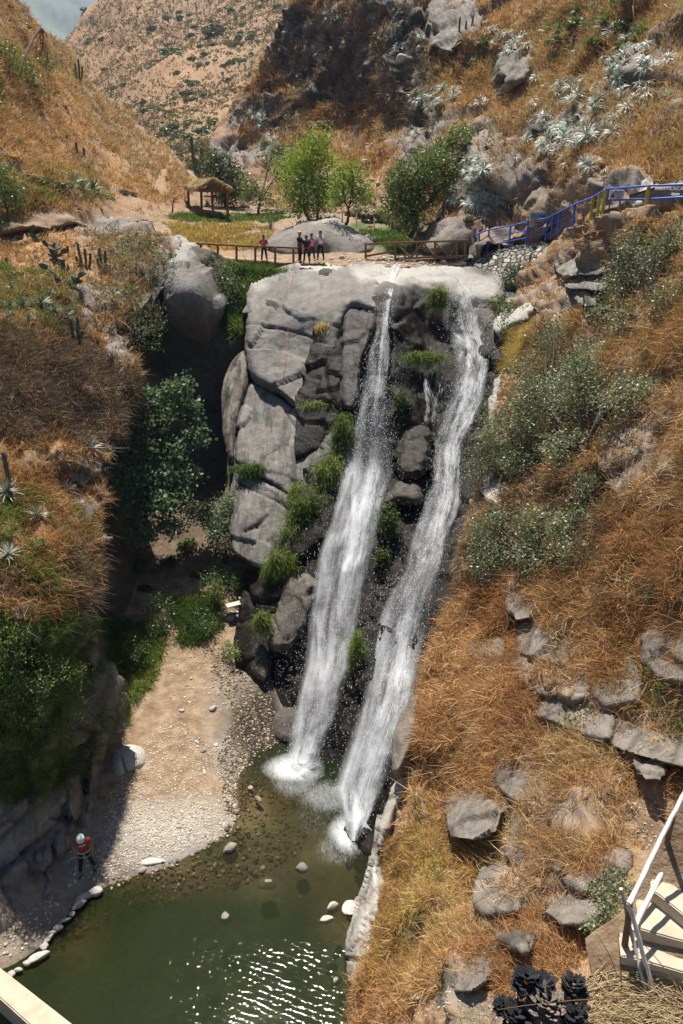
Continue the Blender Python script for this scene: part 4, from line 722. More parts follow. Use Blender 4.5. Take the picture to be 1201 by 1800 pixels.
# loose rocks: prototypes, then copies
RK = [cutrock(s_, 3, 12, ax) for s_, ax in ((1, (1, .8, .55)), (2, (1, .7, .6)), (3, (.9, .9, .5)), (4, (1, .6, .45)), (5, (.8, .8, .7)))]
for q, me in enumerate(RK): me.materials.append(None)
def stone(name, label, px, py, rpx, z=None, Y=None, mat='palerock', k=0, rot=0, sh=(1, 1, 1), cat='stone', group=None, sink=.25):
    p_ = P(px, py, Y=Y, z=z) if sheet_at is None or z is not None or Y is not None else sheet_at.pt(px, py)
    r_ = rpx/ppm(px, py, p_.y); me = RK[k]
    o = instance(name, me, p_+Vector((0, 0, r_*(.3-sink))), (r_*sh[0], r_*sh[1], r_*sh[2]), (0, 0, rot), label, cat, group)
    if len(o.material_slots): o.material_slots[0].link = 'OBJECT'; o.material_slots[0].material = M[mat]
    return o
for me in RK: me.materials.clear(); me.materials.append(M['rock'])
sheet_at = ground
EDGE = [(168, 1566, 13, 0, .3, 'rounded pale stone at the corner of the pool edge line'), (150, 1577, 13, 3, .5, 'angular pale stone second from the corner of the pool edge line'), (139, 1590, 14, 1, .9, 'flat grey slab third in the pool edge line'), (127, 1607, 6, 2, 1, 'small grey stone after the flat grey slab of the pool edge line'), (115, 1618, 7, 3, .4, 'dark stone midway between slab and long stones of the edge line'), (102, 1630, 9, 0, .2, 'broad pale stone where the edge line bends'), (93, 1639, 7, 1, .3, 'small pale stone after the bend of the edge line'), (85, 1652, 9, 3, 1.1, 'long pale stone leaning along the edge line'), (78, 1664, 8, 2, .8, 'smooth oval stone of the edge line below the long one'), (66, 1684, 15, 3, .5, 'biggest pale stone in the lower edge line'), (48, 1692, 8, 0, .1, 'round stone next to the biggest edge stone'), (32, 1705, 8, 1, .2, 'stone with flat top close to the concrete wall'), (20, 1713, 8, 2, .5, 'last edge stone touching the concrete wall')]
for a, b, r_, k, ro, lb in EDGE: stone('edge_stone', lb, a, b, r_, z=.1, k=k, rot=ro, cat='stone', group='stones lining the edge of the pool', sh=(1.15, .9, .9))
BE = [(268, 1517, 17, 3, 'palerock', 'large flat white stone at the water line'), (250, 1530, 9, 0, 'terrain', 'ochre stone half under water beside the flat white stone'), (309, 1492, 9, 1, 'palerock', 'upright pale stone on the shore line right of the flat white one'), (334, 1478, 10, 0, 'palerock', 'broad grey-white stone at the shore bend'), (300, 1500, 6, 2, 'palerock', 'small stone leaning on the upright pale shore stone'), (322, 1490, 6, 4, 'palerock', 'little square stone between the two shore stones'), (346, 1471, 6, 2, 'rock', 'dark grey stone above the shore bend'), (366, 1466, 7, 1, 'palerock', 'white stone standing in the shallow water'), (404, 1490, 14, 0, 'terrain', 'large ochre stone in the shallow water'), (228, 1410, 5, 2, 'palerock', 'lone fist-sized stone on the open beach'), (314, 1454, 6, 0, 'palerock', 'rounded stone in the middle of the gravel beach'), (357, 1322, 6, 1, 'rock', 'dark split stone on the upper beach'), (375, 1246, 10, 4, 'palerock', 'upright pale stone standing alone on the mud'), (346, 1305, 5, 3, 'palerock', 'flat chip on the damp sand'), (319, 1249, 6, 0, 'palerock', 'pale lump on the beach above the white boulder'), (380, 1310, 5, 2, 'palerock', 'white pebble left of the wet shingle'), (360, 1357, 6, 3, 'palerock', 'white sliver on the edge of the mud'), (412, 1255, 6, 1, 'palerock', 'pale stone at the edge of the wet shingle'), (422, 1296, 10, 0, 'terrain', 'small rust-red stone in the wet shingle'), (395, 1357, 7, 2, 'rock', 'grey stone where the mud meets the shallows'), (455, 1405, 9, 1, 'rock', 'grey stone just breaking the shallow water'), (440, 1385, 6, 4, 'palerock', 'white stone at the head of the shallows')]
for q, (a, b, r_, k, mt, lb) in enumerate(BE):
    stone('beach_stone', lb, a, b, r_, z=.02 if b > 1460 or a > 390 else None, k=k, rot=q*.9, mat=mt, sh=(1.1, .8, .8))
stone('pool_rock', 'white rock with a shaded side standing in the pool by the shore rock', 585, 1592, 13, z=.12, k=1, rot=.6, sh=(1, .8, 1))
stone('pool_rock', 'flat grey-white rock lying in the pool below the white one', 574, 1616, 10, z=.03, k=3, rot=.1)
stone('pool_rock', 'cluster of rough pale rock joining the shore rock', 615, 1597, 17, z=.02, k=2, rot=1.2, sh=(1.2, .8, .6))
stone('pool_rock', 'dark rock just under the middle of the pool', 530, 1525, 13, z=-.06, k=0, mat='terrain', rot=.4)
stone('pool_rock', 'brown rock just under the surface left of the dark one', 470, 1555, 16, z=-.12, k=2, mat='terrain', rot=1.4)
stone('pool_rock', 'ochre rock under the surface in the open pool', 396, 1612, 15, z=-.14, k=0, mat='terrain', rot=.7)
stone('pool_rock', 'small brown rock under the surface far down the pool', 365, 1665, 16, z=-.14, k=3, mat='terrain', rot=.2)
stone('pool_rock', 'brown rock under the surface near the lower shore rock', 590, 1725, 14, z=-.12, k=1, mat='terrain', rot=.9)
sheet_at = right_bank
stone('ledge_stone', 'white flat stone on the sandy ledge below the yellow grass', 750, 1758, 14, k=3, rot=.2, sh=(1.1, .7, .6))
stone('bank_stone', 'pale stone beside the rosette above the shore rock', 716, 1338, 10, k=0, mat='palerock')
sheet_at = plateau
for q, (a, b, r_) in enumerate([(690, 452, 5), (706, 458, 7), (726, 460, 5), (742, 463, 6), (762, 458, 5), (781, 463, 8), (798, 458, 6), (715, 449, 4), (673, 462, 6), (602, 455, 8), (640, 462, 5), (811, 466, 5), (583, 456, 5)]):
    stone('creek_stone', 'pale rounded stone of the creek bed above the lip', a, b, r_, k=q % 5, rot=q, group='stones in the creek bed above the fall')
sheet_at = right_hill
for q, (a, b, r_) in enumerate([(650, 270, 12), (620, 275, 10), (648, 295, 11), (655, 190, 10), (740, 90, 13), (715, 108, 12), (733, 132, 9), (800, 100, 14), (690, 182, 10), (370, 128, 7), (600, 350, 14), (560, 372, 9)]):
    if a == 370: sheet_at = far_hill
    stone('hillside_boulder', 'pale angular boulder lying on the dry hillside', a, b, r_, k=q % 5, rot=q*1.3, cat='boulder', group='boulders scattered over the hillside'); sheet_at = right_hill
# gravel and shingle (uncountable)
def pebbles(name, label, sheet, polys, n, rlo, rhi, mat, kind='stuff', zmin=None):
    Pq, Nq, x, y = scatter(sheet, polys, n, (), 0)
    bm = bmesh.new(); bmesh.ops.create_icosphere(bm, subdivisions=1, radius=1); B = np.array([v.co for v in bm.verts]); Fc = np.array([[v.index for v in f.verts] for f in bm.faces]); bm.free()
    m = len(Pq); r_ = rng.uniform(0, 1, m)**3*(rhi-rlo)+rlo; sc = rng.uniform(.55, 1.2, (m, 1, 3))*np.array((1.1, 1.1, .7)); jit = 1+rng.normal(0, .13, (m, len(B), 1))
    V = (Pq[:, None]+B[None]*jit*sc*r_[:, None, None]).reshape(-1, 3); Fq = (Fc[None]+np.arange(m)[:, None, None]*len(B)).reshape(-1, 3)
    o = mesh(name, V, Fq, M[mat], None, {'tint': np.repeat(rng.uniform(0, 1, m), len(B))}, False); return tag(o, label, 'gravel', None, kind)
def pebmat(name, stops, rough=.8):
    m = NT(name); c = m.mix(.4, m.ramp(m.attr('tint'), *stops), m.ramp(m.noise(30, 3), (.3, .3), (.7, .7)), 'OVERLAY'); return m.done(m.bsdf(c, rough, m.bump(m.noise(40, 3), .3, .02)))
M['gravel'] = pebmat('gravel', [(0., (.28, .22, .16)), (.5, (.44, .36, .27)), (.9, (.55, .47, .37)), (1., (.68, .63, .54))])
M['shingle'] = pebmat('shingle', [(0., (.03, .024, .018)), (.35, (.10, .07, .04)), (.6, (.22, .13, .05)), (.85, (.3, .25, .18)), (1., (.5, .47, .42))], .3)
pebbles('gravel', 'pale gravel covering the sunlit beach', ground, [[(190, 1400), (240, 1330), (300, 1250), (380, 1320), (410, 1400), (400, 1460), (340, 1490), (260, 1525), (170, 1540), (180, 1470)], [(200, 1420), (400, 1400), (400, 1470), (170, 1530)]], 11000, .006, .042, 'gravel')
pebbles('shingle', 'wet brown and grey shingle beside the shallow water', ground, [[(385, 1140), (430, 1180), (480, 1240), (520, 1330), (430, 1420), (400, 1440), (380, 1330), (410, 1260), (370, 1180)]], 6500, .012, .06, 'shingle')
pebbles('shoal', 'stones on the bed of the shallow water', ground, [[(180, 1545), (270, 1530), (350, 1495), (410, 1440), (440, 1370), (520, 1400), (560, 1450), (500, 1520), (400, 1560), (260, 1600), (180, 1620), (100, 1680), (120, 1630)]], 1500, .02, .10, 'shingle')
pebbles('rubble', 'loose rubble along the path and foot of the left wall', ground, [[(120, 1480), (200, 1440), (200, 1540), (120, 1560)], [(0, 1600), (120, 1570), (90, 1640), (0, 1690)], [(300, 1150), (420, 1120), (400, 1250), (300, 1260)]], 900, .012, .06, 'gravel')
pebbles('creek_gravel', 'small stones along the creek above the fall', plateau, [[(600, 450), (820, 452), (820, 472), (620, 464)]], 700, .03, .12, 'gravel')
pebbles('scree', 'loose pale scree on the slope behind the willow', right_hill, [[(560, 330), (640, 300), (720, 350), (690, 400), (600, 390)], [(600, 250), (680, 250), (690, 300), (600, 300)]], 700, .05, .25, 'gravel')
pebbles('soil_crumbs', 'crumbs of earth and small stones on the bare ledges', right_bank, [[(1080, 1380), (1180, 1400), (1120, 1480), (1060, 1450)], [(700, 1760), (900, 1730), (900, 1800), (680, 1800)], [(860, 1520), (980, 1540), (960, 1640), (850, 1620)]], 1200, .006, .035, 'gravel')
# ================================================================ WATER
m = NT('pool_water')
wv = m.add('TexWave', {'Vector': m.mapping((1, 1, 1), (0, 0, .35)), 'Scale': 2.0, 'Distortion': 6., 'Detail': 3, 'Detail Scale': 1.4, 'Detail Roughness': .6}, bands_direction='Y').outputs[1]
hh = m.math('ADD', m.math('MULTIPLY', wv, .5), m.math('ADD', m.math('MULTIPLY', m.noise(8, 4, .6), .5), m.math('MULTIPLY', m.noise(16, 3, .6), .16)))
nb = m.bump(hh, .19, .03)
gl = m.add('BsdfGlossy', {'Color': (.28, .28, .28), 'Roughness': .03, 'Normal': nb})
murk = m.mix(m.attr('shallow'), (.020, .027, .009), (.06, .045, .02))
df = m.bsdf(murk, .6, nb, 0.)
tr = m.add('BsdfTransparent', {'Color': m.mix(m.attr('shallow'), (.42, .47, .30), (.80, .74, .56))})
mx = m.add('MixShader', {0: m.math('SUBTRACT', .62, m.math('MULTIPLY', m.attr('shallow'), .52))}); m.t.links.new(tr.outputs[0], mx.inputs[1]); m.t.links.new(df, mx.inputs[2])
fr = m.add('Fresnel', {'IOR': 1.33, 'Normal': nb})
m2 = m.add('MixShader', {0: m.math('ADD', fr.outputs[0], .02)}); m.t.links.new(mx.outputs[0], m2.inputs[1]); m.t.links.new(gl.outputs[0], m2.inputs[2])
fo = m.bsdf((.86, .88, .89), .7, nb, .2)
fn = m.noise(6, 7, .85, vec=m.mapping((2.6, .9, 1), (0, 0, .7)), dist=1.4)
fa = m.ramp(m.math('ADD', m.attr('foam'), m.math('MULTIPLY', m.math('SUBTRACT', fn, .5), m.math('MULTIPLY', m.math('MULTIPLY', m.attr('foam'), 1.6), .9))), (.30, 0.), (.95, 1.))
m3 = m.add('MixShader', {0: fa}); m.t.links.new(m2.outputs[0], m3.inputs[1]); m.t.links.new(fo, m3.inputs[2])
M['pool'] = m.done(m3.outputs[0])
gx, gy = np.meshgrid(np.linspace(-10, 8, 181), np.linspace(7, 25, 181)); V = np.stack([gx.ravel(), gy.ravel(), gx.ravel()*0], 1)
px, py, _ = project(V)
jj = fbm(V, .5, 4, 3)*30; 
def blob(cx, cy, rx, ry, h=1.): return h*np.clip(1.25-np.hypot((px+jj-cx)/rx, (py-cy)/ry), 0, 1)
foam = np.clip(np.maximum.reduce([blob(528, 1350, 66, 34, .74), blob(622, 1462, 58, 50, .74), blob(575, 1400, 90, 60, .40), blob(530, 1375, 90, 60, .38), blob(600, 1490, 110, 80, .34), blob(560, 1440, 140, 110, .30)]), 0, 1)
sh = np.clip(np.maximum.reduce([blob(420, 1420, 130, 110, .85), blob(300, 1530, 160, 50, .85), blob(560, 1500, 150, 90, .55), blob(120, 1640, 60, 60, .5), blob(600, 1610, 60, 50, .8), blob(450, 1520, 120, 60, .7)]), 0, 1)
V[:, 2] += fbm(V, 1.2, 3, 4)*.012
i, j = np.meshgrid(np.arange(180), np.arange(180)); a = (j*181+i).ravel()
o = mesh('water', V, np.stack([a, a+1, a+182, a+181], 1), M['pool'], None, {'foam': foam, 'shallow': sh}); tag(o, 'rippled green-brown pool below the falls', 'pool', None, 'structure')
# falling water
def fallmat(name, fr_u=7., fr_v=.9, bias=0.):
    m = NT(name); uv = m.add('CombineXYZ', {0: m.attr('u'), 1: m.attr('v'), 2: 0.}).outputs[0]
    n1 = m.noise(1., 4, .65, vec=m.mapping((fr_u, fr_v*1.25, 1), vec=uv), dist=1.8); n2 = m.noise(1., 4, .8, vec=m.mapping((fr_u*3.4, fr_v*3.6, 1), vec=uv), dist=.8)
    n3 = m.noise(1., 3, .6, vec=m.mapping((1.6, .7, 1), vec=uv), dist=.5)
    a = m.math('ADD', m.math('MULTIPLY', n1, .9), m.math('ADD', m.math('MULTIPLY', n2, 1.1), m.math('MULTIPLY', n3, .9)))
    a = m.math('ADD', m.math('SUBTRACT', a, 1.45), m.math('SUBTRACT', m.attr('dens'), .60-bias))
    al = m.ramp(a, (.0, .0), (.20, .30), (.50, 1.)); al = m.math('MULTIPLY', al, m.attr('edge'))
    c = m.bsdf((.93, .95, .97), .5, m.bump(m.math('ADD', n1, n2), .5, .08), .3); tl = m.add('BsdfTranslucent', {'Color': (.93, .95, .97)})
    x = m.add('MixShader', {0: .45}); m.t.links.new(c, x.inputs[1]); m.t.links.new(tl.outputs[0], x.inputs[2])
    y = m.add('MixShader', {0: al}); m.t.links.new(m.add('BsdfTransparent').outputs[0], y.inputs[1]); m.t.links.new(x.outputs[0], y.inputs[2])
    return m.done(y.outputs[0])
M['fall'] = fallmat('falling_water'); M['fall_back'] = fallmat('falling_water_strands', 12., .7, -.04)
def interp(pts, t):
    p_ = np.array(pts, float); return np.interp(t, p_[:, 1], p_[:, 0])
casc_tps = cascade.tps
def fallsurf(px, py, off):
    iZ = casc_tps(px, py); V = unproj(px, py, iZ); d = V-np.array((0, 0, CZ)); L = np.linalg.norm(d, axis=1)
    return V-d/L[:, None]*np.asarray(off)[:, None]
def waterfall(name, label, Lp, Rp, dens, off, step=3.2, mat='fall', skew=0.):
    y0 = max(Lp[0][1], Rp[0][1]); y1 = min(Lp[-1][1], Rp[-1][1]); ny = int((y1-y0)/step)+1; nu = 26
    ys = np.linspace(y0, y1, ny); U, Yv = np.meshgrid(np.linspace(0, 1, nu), ys); U = U.ravel(); Yv = Yv.ravel()
    l = interp(Lp, Yv); r_ = interp(Rp, Yv); x = l+(r_-l)*U
    o_ = interp([(b, a) for a, b in off], Yv)*(.55+.75*np.sin(np.pi*U))
    V = fallsurf(x, Yv, o_); V += (fbm(np.stack([U*5, Yv*.02, U*0], 1), 1, 4, 8)*.22)[:, None]*np.array((0, -.6, .7))
    row = V.reshape(ny, nu, 3); mid = row[:, nu//2]; vv = np.r_[0, np.cumsum(np.linalg.norm(np.diff(mid, axis=0), axis=1))]
    width = np.linalg.norm(row[:, -1]-row[:, 0], axis=1)
    u = ((U-.5).reshape(ny, nu)*width[:, None]).ravel(); v = np.repeat(vv, nu)
    dn = np.interp(Yv, *zip(*dens)); ed = np.clip(np.minimum(U, 1-U)/.2, 0, 1)**.8
    dn = dn*(.6+.4*ed)*(1-skew+skew*np.clip(U*1.4, 0, 1))+fbm(np.stack([U*3, Yv*.012, U*0], 1), 1.5, 3, 31)*.22
    i, j = np.meshgrid(np.arange(nu-1), np.arange(ny-1)); a = (j*nu+i).ravel()
    ob = mesh(name, V, np.stack([a, a+1, a+nu+1, a+nu], 1), M[mat], None, {'u': u, 'v': v, 'dens': dn, 'edge': np.clip(ed*1.6, 0, 1)})
    return tag(ob, label, 'waterfall', None, 'structure')
LL = [(672, 464), (676, 478), (670, 520), (660, 570), (644, 620), (636, 680), (620, 740), (600, 800), (594, 860), (580, 920), (558, 970), (546, 1030), (540, 1100), (534, 1160), (520, 1230), (508, 1290), (500, 1342)]
LR = [(712, 464), (700, 478), (692, 520), (686, 560), (688, 620), (682, 680), (682, 740), (690, 800), (692, 830), (680, 870), (668, 920), (655, 980), (645, 1030), (632, 1090), (625, 1150), (606, 1210), (590, 1270), (562, 1342)]
RL = [(776, 484), (784, 510), (780, 560), (790, 600), (796, 650), (788, 700), (768, 750), (760, 800), (758, 850), (742, 890), (722, 950), (708, 1000), (685, 1040), (662, 1090), (652, 1140), (644, 1200), (626, 1260), (604, 1320), (582, 1390), (596, 1430), (612, 1478)]
RR = [(814, 484), (842, 520), (850, 570), (864, 610), (858, 660), (852, 700), (838, 740), (818, 780), (814, 830), (814, 880), (798, 930), (782, 990), (767, 1040), (757, 1090), (745, 1140), (737, 1200), (717, 1270), (692, 1340), (668, 1400), (650, 1440), (632, 1478)]
LOFF = [(464, .2), (478, .3), (540, .3), (700, .7), (830, .6), (1000, .55), (1342, .4)]; ROFF = [(484, .12), (560, .4), (900, .55), (1478, .45)]
LDN = [(464, .4), (478, .6), (520, .85), (600, .75), (680, .6), (730, .38), (790, .30), (840, .5), (900, .62), (1000, .62), (1060, .5), (1130, .42), (1200, .52), (1280, .58), (1342, .8)]
RDN = [(484, .45), (505, .5), (540, .34), (575, .36), (592, .74), (625, .58), (655, .46), (672, .72), (700, .56), (735, .42), (780, .66), (850, .68), (900, .52), (940, .68), (980, .56), (1060, .46), (1120, .42), (1180, .62), (1300, .52), (1400, .52), (1478, .85)]
waterfall('waterfall', 'left fall, a narrow jet that fans into white spray', LL, LR, LDN, LOFF, skew=.38)
waterfall('waterfall', 'right cascade tumbling over steps in a broad white sheet', RL, RR, RDN, ROFF)
sub = lambda Lp, Rp, a, b: ([(interp(Lp, y)+(interp(Rp, y)-interp(Lp, y))*a, y) for y in np.arange(Lp[0][1], Lp[-1][1]+1, 20.)], [(interp(Lp, y)+(interp(Rp, y)-interp(Lp, y))*b, y) for y in np.arange(Lp[0][1], Lp[-1][1]+1, 20.)])
for nm, Lp, Rp, a, b, dn, of, lb in (('core_stream', LL, LR, .45, .95, [(478, .9), (700, .8), (800, .5), (840, .95), (1000, .95), (1090, .6), (1342, .8)], [(478, .25), (700, .9), (1342, .6)], 'dense core of the left fall'),
                                     ('core_stream', RL, RR, .3, .98, [(484, .6), (600, .9), (900, 1.), (1050, .6), (1150, .8), (1478, .9)], [(484, .25), (1478, .65)], 'dense core of the right cascade')):
    l_, r_ = sub(Lp, Rp, a, b); waterfall(nm, lb, l_, r_, dn, of, mat='fall_back')
waterfall('side_trickle', 'thin trickle dropping between the two falls', [(758, 590), (750, 640), (742, 680), (745, 720), (742, 745)], [(768, 590), (762, 640), (758, 680), (775, 720), (776, 745)], [(590, .5), (680, .8), (745, .5)], [(590, .3), (745, .4)])
waterfall('side_trickle', 'small veil left of the right cascade', [(762, 662), (758, 700), (752, 740)], [(800, 662), (798, 700), (790, 750)], [(662, .7), (750, .5)], [(662, .3), (750, .4)])
waterfall('glide', 'thin sheet of water sliding over the pale lip to the right cascade', [(752, 464), (770, 480), (780, 500)], [(806, 464), (818, 480), (830, 500)], [(464, .2), (500, .5)], [(464, .06), (500, .2)])
m = NT('water_veil'); uv = m.add('CombineXYZ', {0: m.attr('u'), 1: m.attr('v'), 2: 0.}).outputs[0]
vl = m.math('MULTIPLY', m.math('MULTIPLY', m.ramp(m.noise(1., 4, .6, vec=m.mapping((2.2, .35, 1), vec=uv), dist=.6), (.3, .1), (.75, 1.)), m.attr('dens')), m.math('POWER', m.attr('edge'), 1.5))
c = m.bsdf((.93, .95, .97), .7, None, .1); y = m.add('MixShader', {0: vl}); m.t.links.new(m.add('BsdfTransparent').outputs[0], y.inputs[1]); m.t.links.new(c, y.inputs[2]); M['veil'] = m.done(y.outputs[0])
waterfall('veil', 'fine mist drifting across the left fall', LL, LR, [(478, .0), (700, .15), (790, .25), (850, .5), (950, .6), (1060, .45), (1200, .5), (1342, .75)], [(478, .4), (700, .9), (1342, .8)], mat='veil')
waterfall('veil', 'fine mist drifting across the right cascade', RL, RR, [(484, .0), (700, .08), (900, .15), (1060, .3), (1150, .45), (1300, .45), (1478, .75)], [(484, .3), (1478, .75)], mat='veil')
# spray droplets
def drops(Lp, Rp, n, off, ymin, ymax, out=.25, lng=2.2, wt=None, sz=.55):
    y = rng.uniform(ymin, ymax, n*3)
    if wt is not None: y = y[rng.random(len(y)) < np.interp(y, *zip(*wt))]
    y = y[:n]; n = len(y); l = interp(Lp, y); r_ = interp(Rp, y); u = rng.normal(.5, .30+out*.3, n); x = l+(r_-l)*u
    o_ = np.interp(y, *zip(*off))+np.abs(rng.normal(0, .35+out, n)); A = fallsurf(x, y, o_); B_ = fallsurf(x+(interp(Lp, y+6)-l)*(1-u)+(interp(Rp, y+6)-r_)*u, y+6, o_)
    D = B_-A; D /= np.linalg.norm(D, axis=1)[:, None]; D += rng.normal(0, .2, (n, 3))
    s_ = sz/F*zcam(A)*rng.uniform(.5, 1.5, n); X = np.cross(D, np.array((0, -.7, .7))); X /= np.linalg.norm(X, axis=1)[:, None]; W = np.cross(D, X)
    k = s_[:, None]; ln = lng*rng.uniform(.4, 1.6, n)[:, None]
    V = np.stack([A-D*k*ln, A+X*k*.6, A+W*k*.6-X*k*.3, A-W*k*.6-X*k*.3, A+D*k*ln], 1).reshape(-1, 3); i = np.arange(n)[:, None]*5
    Fc = np.concatenate([i+np.array([q]) for q in ([0, 1, 2], [0, 2, 3], [0, 3, 1], [4, 2, 1], [4, 3, 2], [4, 1, 3])]); return V, Fc, np.repeat(rng.uniform(0, 1, n), 5)
m = NT('droplets'); c = m.bsdf((.95, .96, .98), .4, None, .5); tl = m.add('BsdfTranslucent', {'Color': (.95, .96, .98)}); x = m.add('MixShader', {0: .5}); m.t.links.new(c, x.inputs[1]); m.t.links.new(tl.outputs[0], x.inputs[2]); M['drops'] = m.done(x.outputs[0])
grass('spray', 'white droplets thrown out by the left fall', [drops(LL, LR, 5000, LOFF, 500, 1345, .2, wt=[(500, .5), (700, .9), (850, .8), (1345, .6)]), drops(LL, LR, 2200, LOFF, 660, 900, .35, 1.2, sz=.5), drops([(480, 1040), (470, 1340)], [(600, 1040), (580, 1340)], 1500, LOFF, 1060, 1335, .3, 1.2, sz=.5)], M['drops'], cat='spray')
grass('spray', 'white droplets thrown out by the right cascade', [drops(RL, RR, 7000, ROFF, 490, 1475, .1, wt=[(490, .8), (1000, 1), (1475, .6)]), drops([(690, 1000), (640, 1200)], [(740, 1000), (700, 1200)], 1800, ROFF, 1010, 1200, .5, 1.2, sz=.5)], M['drops'], cat='spray')
def mist(name, label, c, r_, dens):
    bm = bmesh.new(); bmesh.ops.create_icosphere(bm, subdivisions=3, radius=1); o = bmobj(name, bm, None, None, True); o.location = c; o.scale = r_; m = NT(name+'_air')
    m.t.links.new(m.add('VolumePrincipled', {'Color': (.95, .97, 1.), 'Density': dens, 'Anisotropy': .2}).outputs[0], m.out.inputs[1]); o.data.materials.append(m.m); return tag(o, label, 'mist', None, 'stuff')
# ================================================================ BUILT THINGS
M['wood'] = flat_mat('wood', (.22, .10, .045), .8, .3, 8, .3)
M['deck'] = flat_mat('deck_wood', (.36, .24, .14), .85, .3, 8, .3)
M['polewood'] = flat_mat('pole_wood', (.20, .115, .06), .85, .3, 8, .3)
M['whitepole'] = flat_mat('peeled_pole', (.72, .64, .54), .6, .15, 9, .3)
M['greypole'] = flat_mat('grey_pole', (.45, .40, .34), .7, .2, 9, .3)
M['bluepaint'] = flat_mat('blue_paint', (.05, .13, .6), .45, .25, 5, .1, .5)
M['yellowpaint'] = flat_mat('yellow_paint', (.42, .33, .035), .5, .3, 5, .1, .5)
M['thatch'] = flat_mat('thatch', (.50, .36, .20), .95, .35, 22, .8)
M['concrete'] = flat_mat('concrete', (.47, .385, .28), .9, .2, 3, .35)
M['charred'] = flat_mat('charred', (.018, .018, .022), .75, .6, 16, .8, .5)
M['ash'] = flat_mat('ash_bark', (.20, .16, .13), .85, .4, 16, .8)
M['white'] = flat_mat('white_paint', (.8, .8, .78), .6, .1, 6, .1)
M['black'] = flat_mat('black_paint', (.03, .03, .03), .6, .1, 6, .1)
def px3(a, b, Y): return P(a, b, Y)
# wooden footbridge with its deck and railing
br = empty('wooden_footbridge', P(430, 462, 48), 'brown wooden footbridge with plank deck reaching the lip', 'footbridge')
def par(o, root): o.parent = root; o.location = o.location-root.location; return o
def sub_(root, fn, *a, **k):
    o = fn(*a, **k); o.parent = root; o.matrix_parent_inverse = Matrix.Translation(-root.location); return o
def Yb(x): return 49.2-(x-340)*.006
dk = [(345, 452), (383, 456), (416, 459), (449, 461), (484, 462), (500, 462)]
bm = bmesh.new(); A = P(342, 451, 49.4); B_ = P(505, 462.5, 48.1); d = (B_-A); side = Vector((d.y, -d.x, 0)).normalized()*-1.15
for q in range(46):
    c = A+d*(q+.5)/46; L = d.length/46*.86; m_ = Matrix.Translation(c+side*.5+Vector((0, 0, random.uniform(-.01, .01)))) @ d.to_track_quat('Y', 'Z').to_matrix().to_4x4() @ Matrix.Diagonal((1.2+random.uniform(-.05, .05), L, .05, 1)); bmesh.ops.create_cube(bm, size=1, matrix=m_)
sub_(br, bmobj, 'deck', bm, M['deck'])
for s_ in (0, 1): sub_(br, bar, 'beam', A+side*s_*.9+Vector((0, 0, -.14)), B_+side*s_*.9+Vector((0, 0, -.14)), .14, .22, M['wood'])
px_ = [(353, 429, 455), (383, 430, 456), (416, 432, 467), (449, 434, 470), (484, 436, 467), (516, 437, 463)]
for a, t, b in px_:
    Yp = Yb(a)-.05; sub_(br, bar, 'post', P(a, b, Yp), P(a, t-1, Yp), .13, .13, M['wood'])
sub_(br, bars, 'handrail', [(P(336, 427.5, 49.3), P(430, 432.5, 48.7)), (P(430, 432.5, 48.7), P(524, 436, 48.2))], .14, .1, M['wood'])
# second bridge to the right with braced rail
b2 = empty('braced_footbridge', P(760, 455, 45), 'brown footbridge with crossed braces beside the stone wall', 'footbridge')
Y2 = lambda x: 47.2-(x-690)*.013
for x, t, b in ((643, 428, 456), (695, 426, 458), (765, 424, 462), (803, 423, 456), (818, 421, 454)): sub_(b2, bar, 'post', P(x, b, Y2(x)), P(x, t, Y2(x)), .13, .13, M['polewood'])
sub_(b2, bars, 'handrail', [(P(642, 429, Y2(642)), P(695, 427, Y2(695))), (P(695, 427, Y2(695)), P(822, 422.5, Y2(822)))], .14, .1, M['polewood'])
sub_(b2, bars, 'bottom_rail', [(P(645, 450, Y2(645)), P(697, 441, Y2(697))), (P(695, 455, Y2(695)), P(822, 449, Y2(822)))], .12, .12, M['polewood'])
zz = [(697, 452), (712, 428), (728, 452), (730, 428), (745, 451), (765, 426)]
sub_(b2, bars, 'brace', [(P(697, 428, Y2(697)), P(722, 453, Y2(722))), (P(722, 453, Y2(722)), P(742, 427, Y2(742))), (P(765, 427, Y2(765)), P(790, 450, Y2(790))), (P(790, 450, Y2(790)), P(806, 425, Y2(806))), (P(744, 427, Y2(744)), P(765, 450, Y2(765))), (P(733, 427, Y2(733)), P(733, 452, Y2(733))), (P(712, 427, Y2(712)), P(712, 453, Y2(712)))], .09, .09, M['polewood'])
bm = bmesh.new(); A = P(697, 459, Y2(697)); B_ = P(818, 453, Y2(818)); d = B_-A
for q in range(26):
    c = A+d*(q+.5)/26; bmesh.ops.create_cube(bm, size=1, matrix=Matrix.Translation(c+Vector((.1, .7, .0))) @ d.to_track_quat('Y', 'Z').to_matrix().to_4x4() @ Matrix.Diagonal((1.3, d.length/26*.85, .06, 1)))
sub_(b2, bmobj, 'deck', bm, M['deck'])
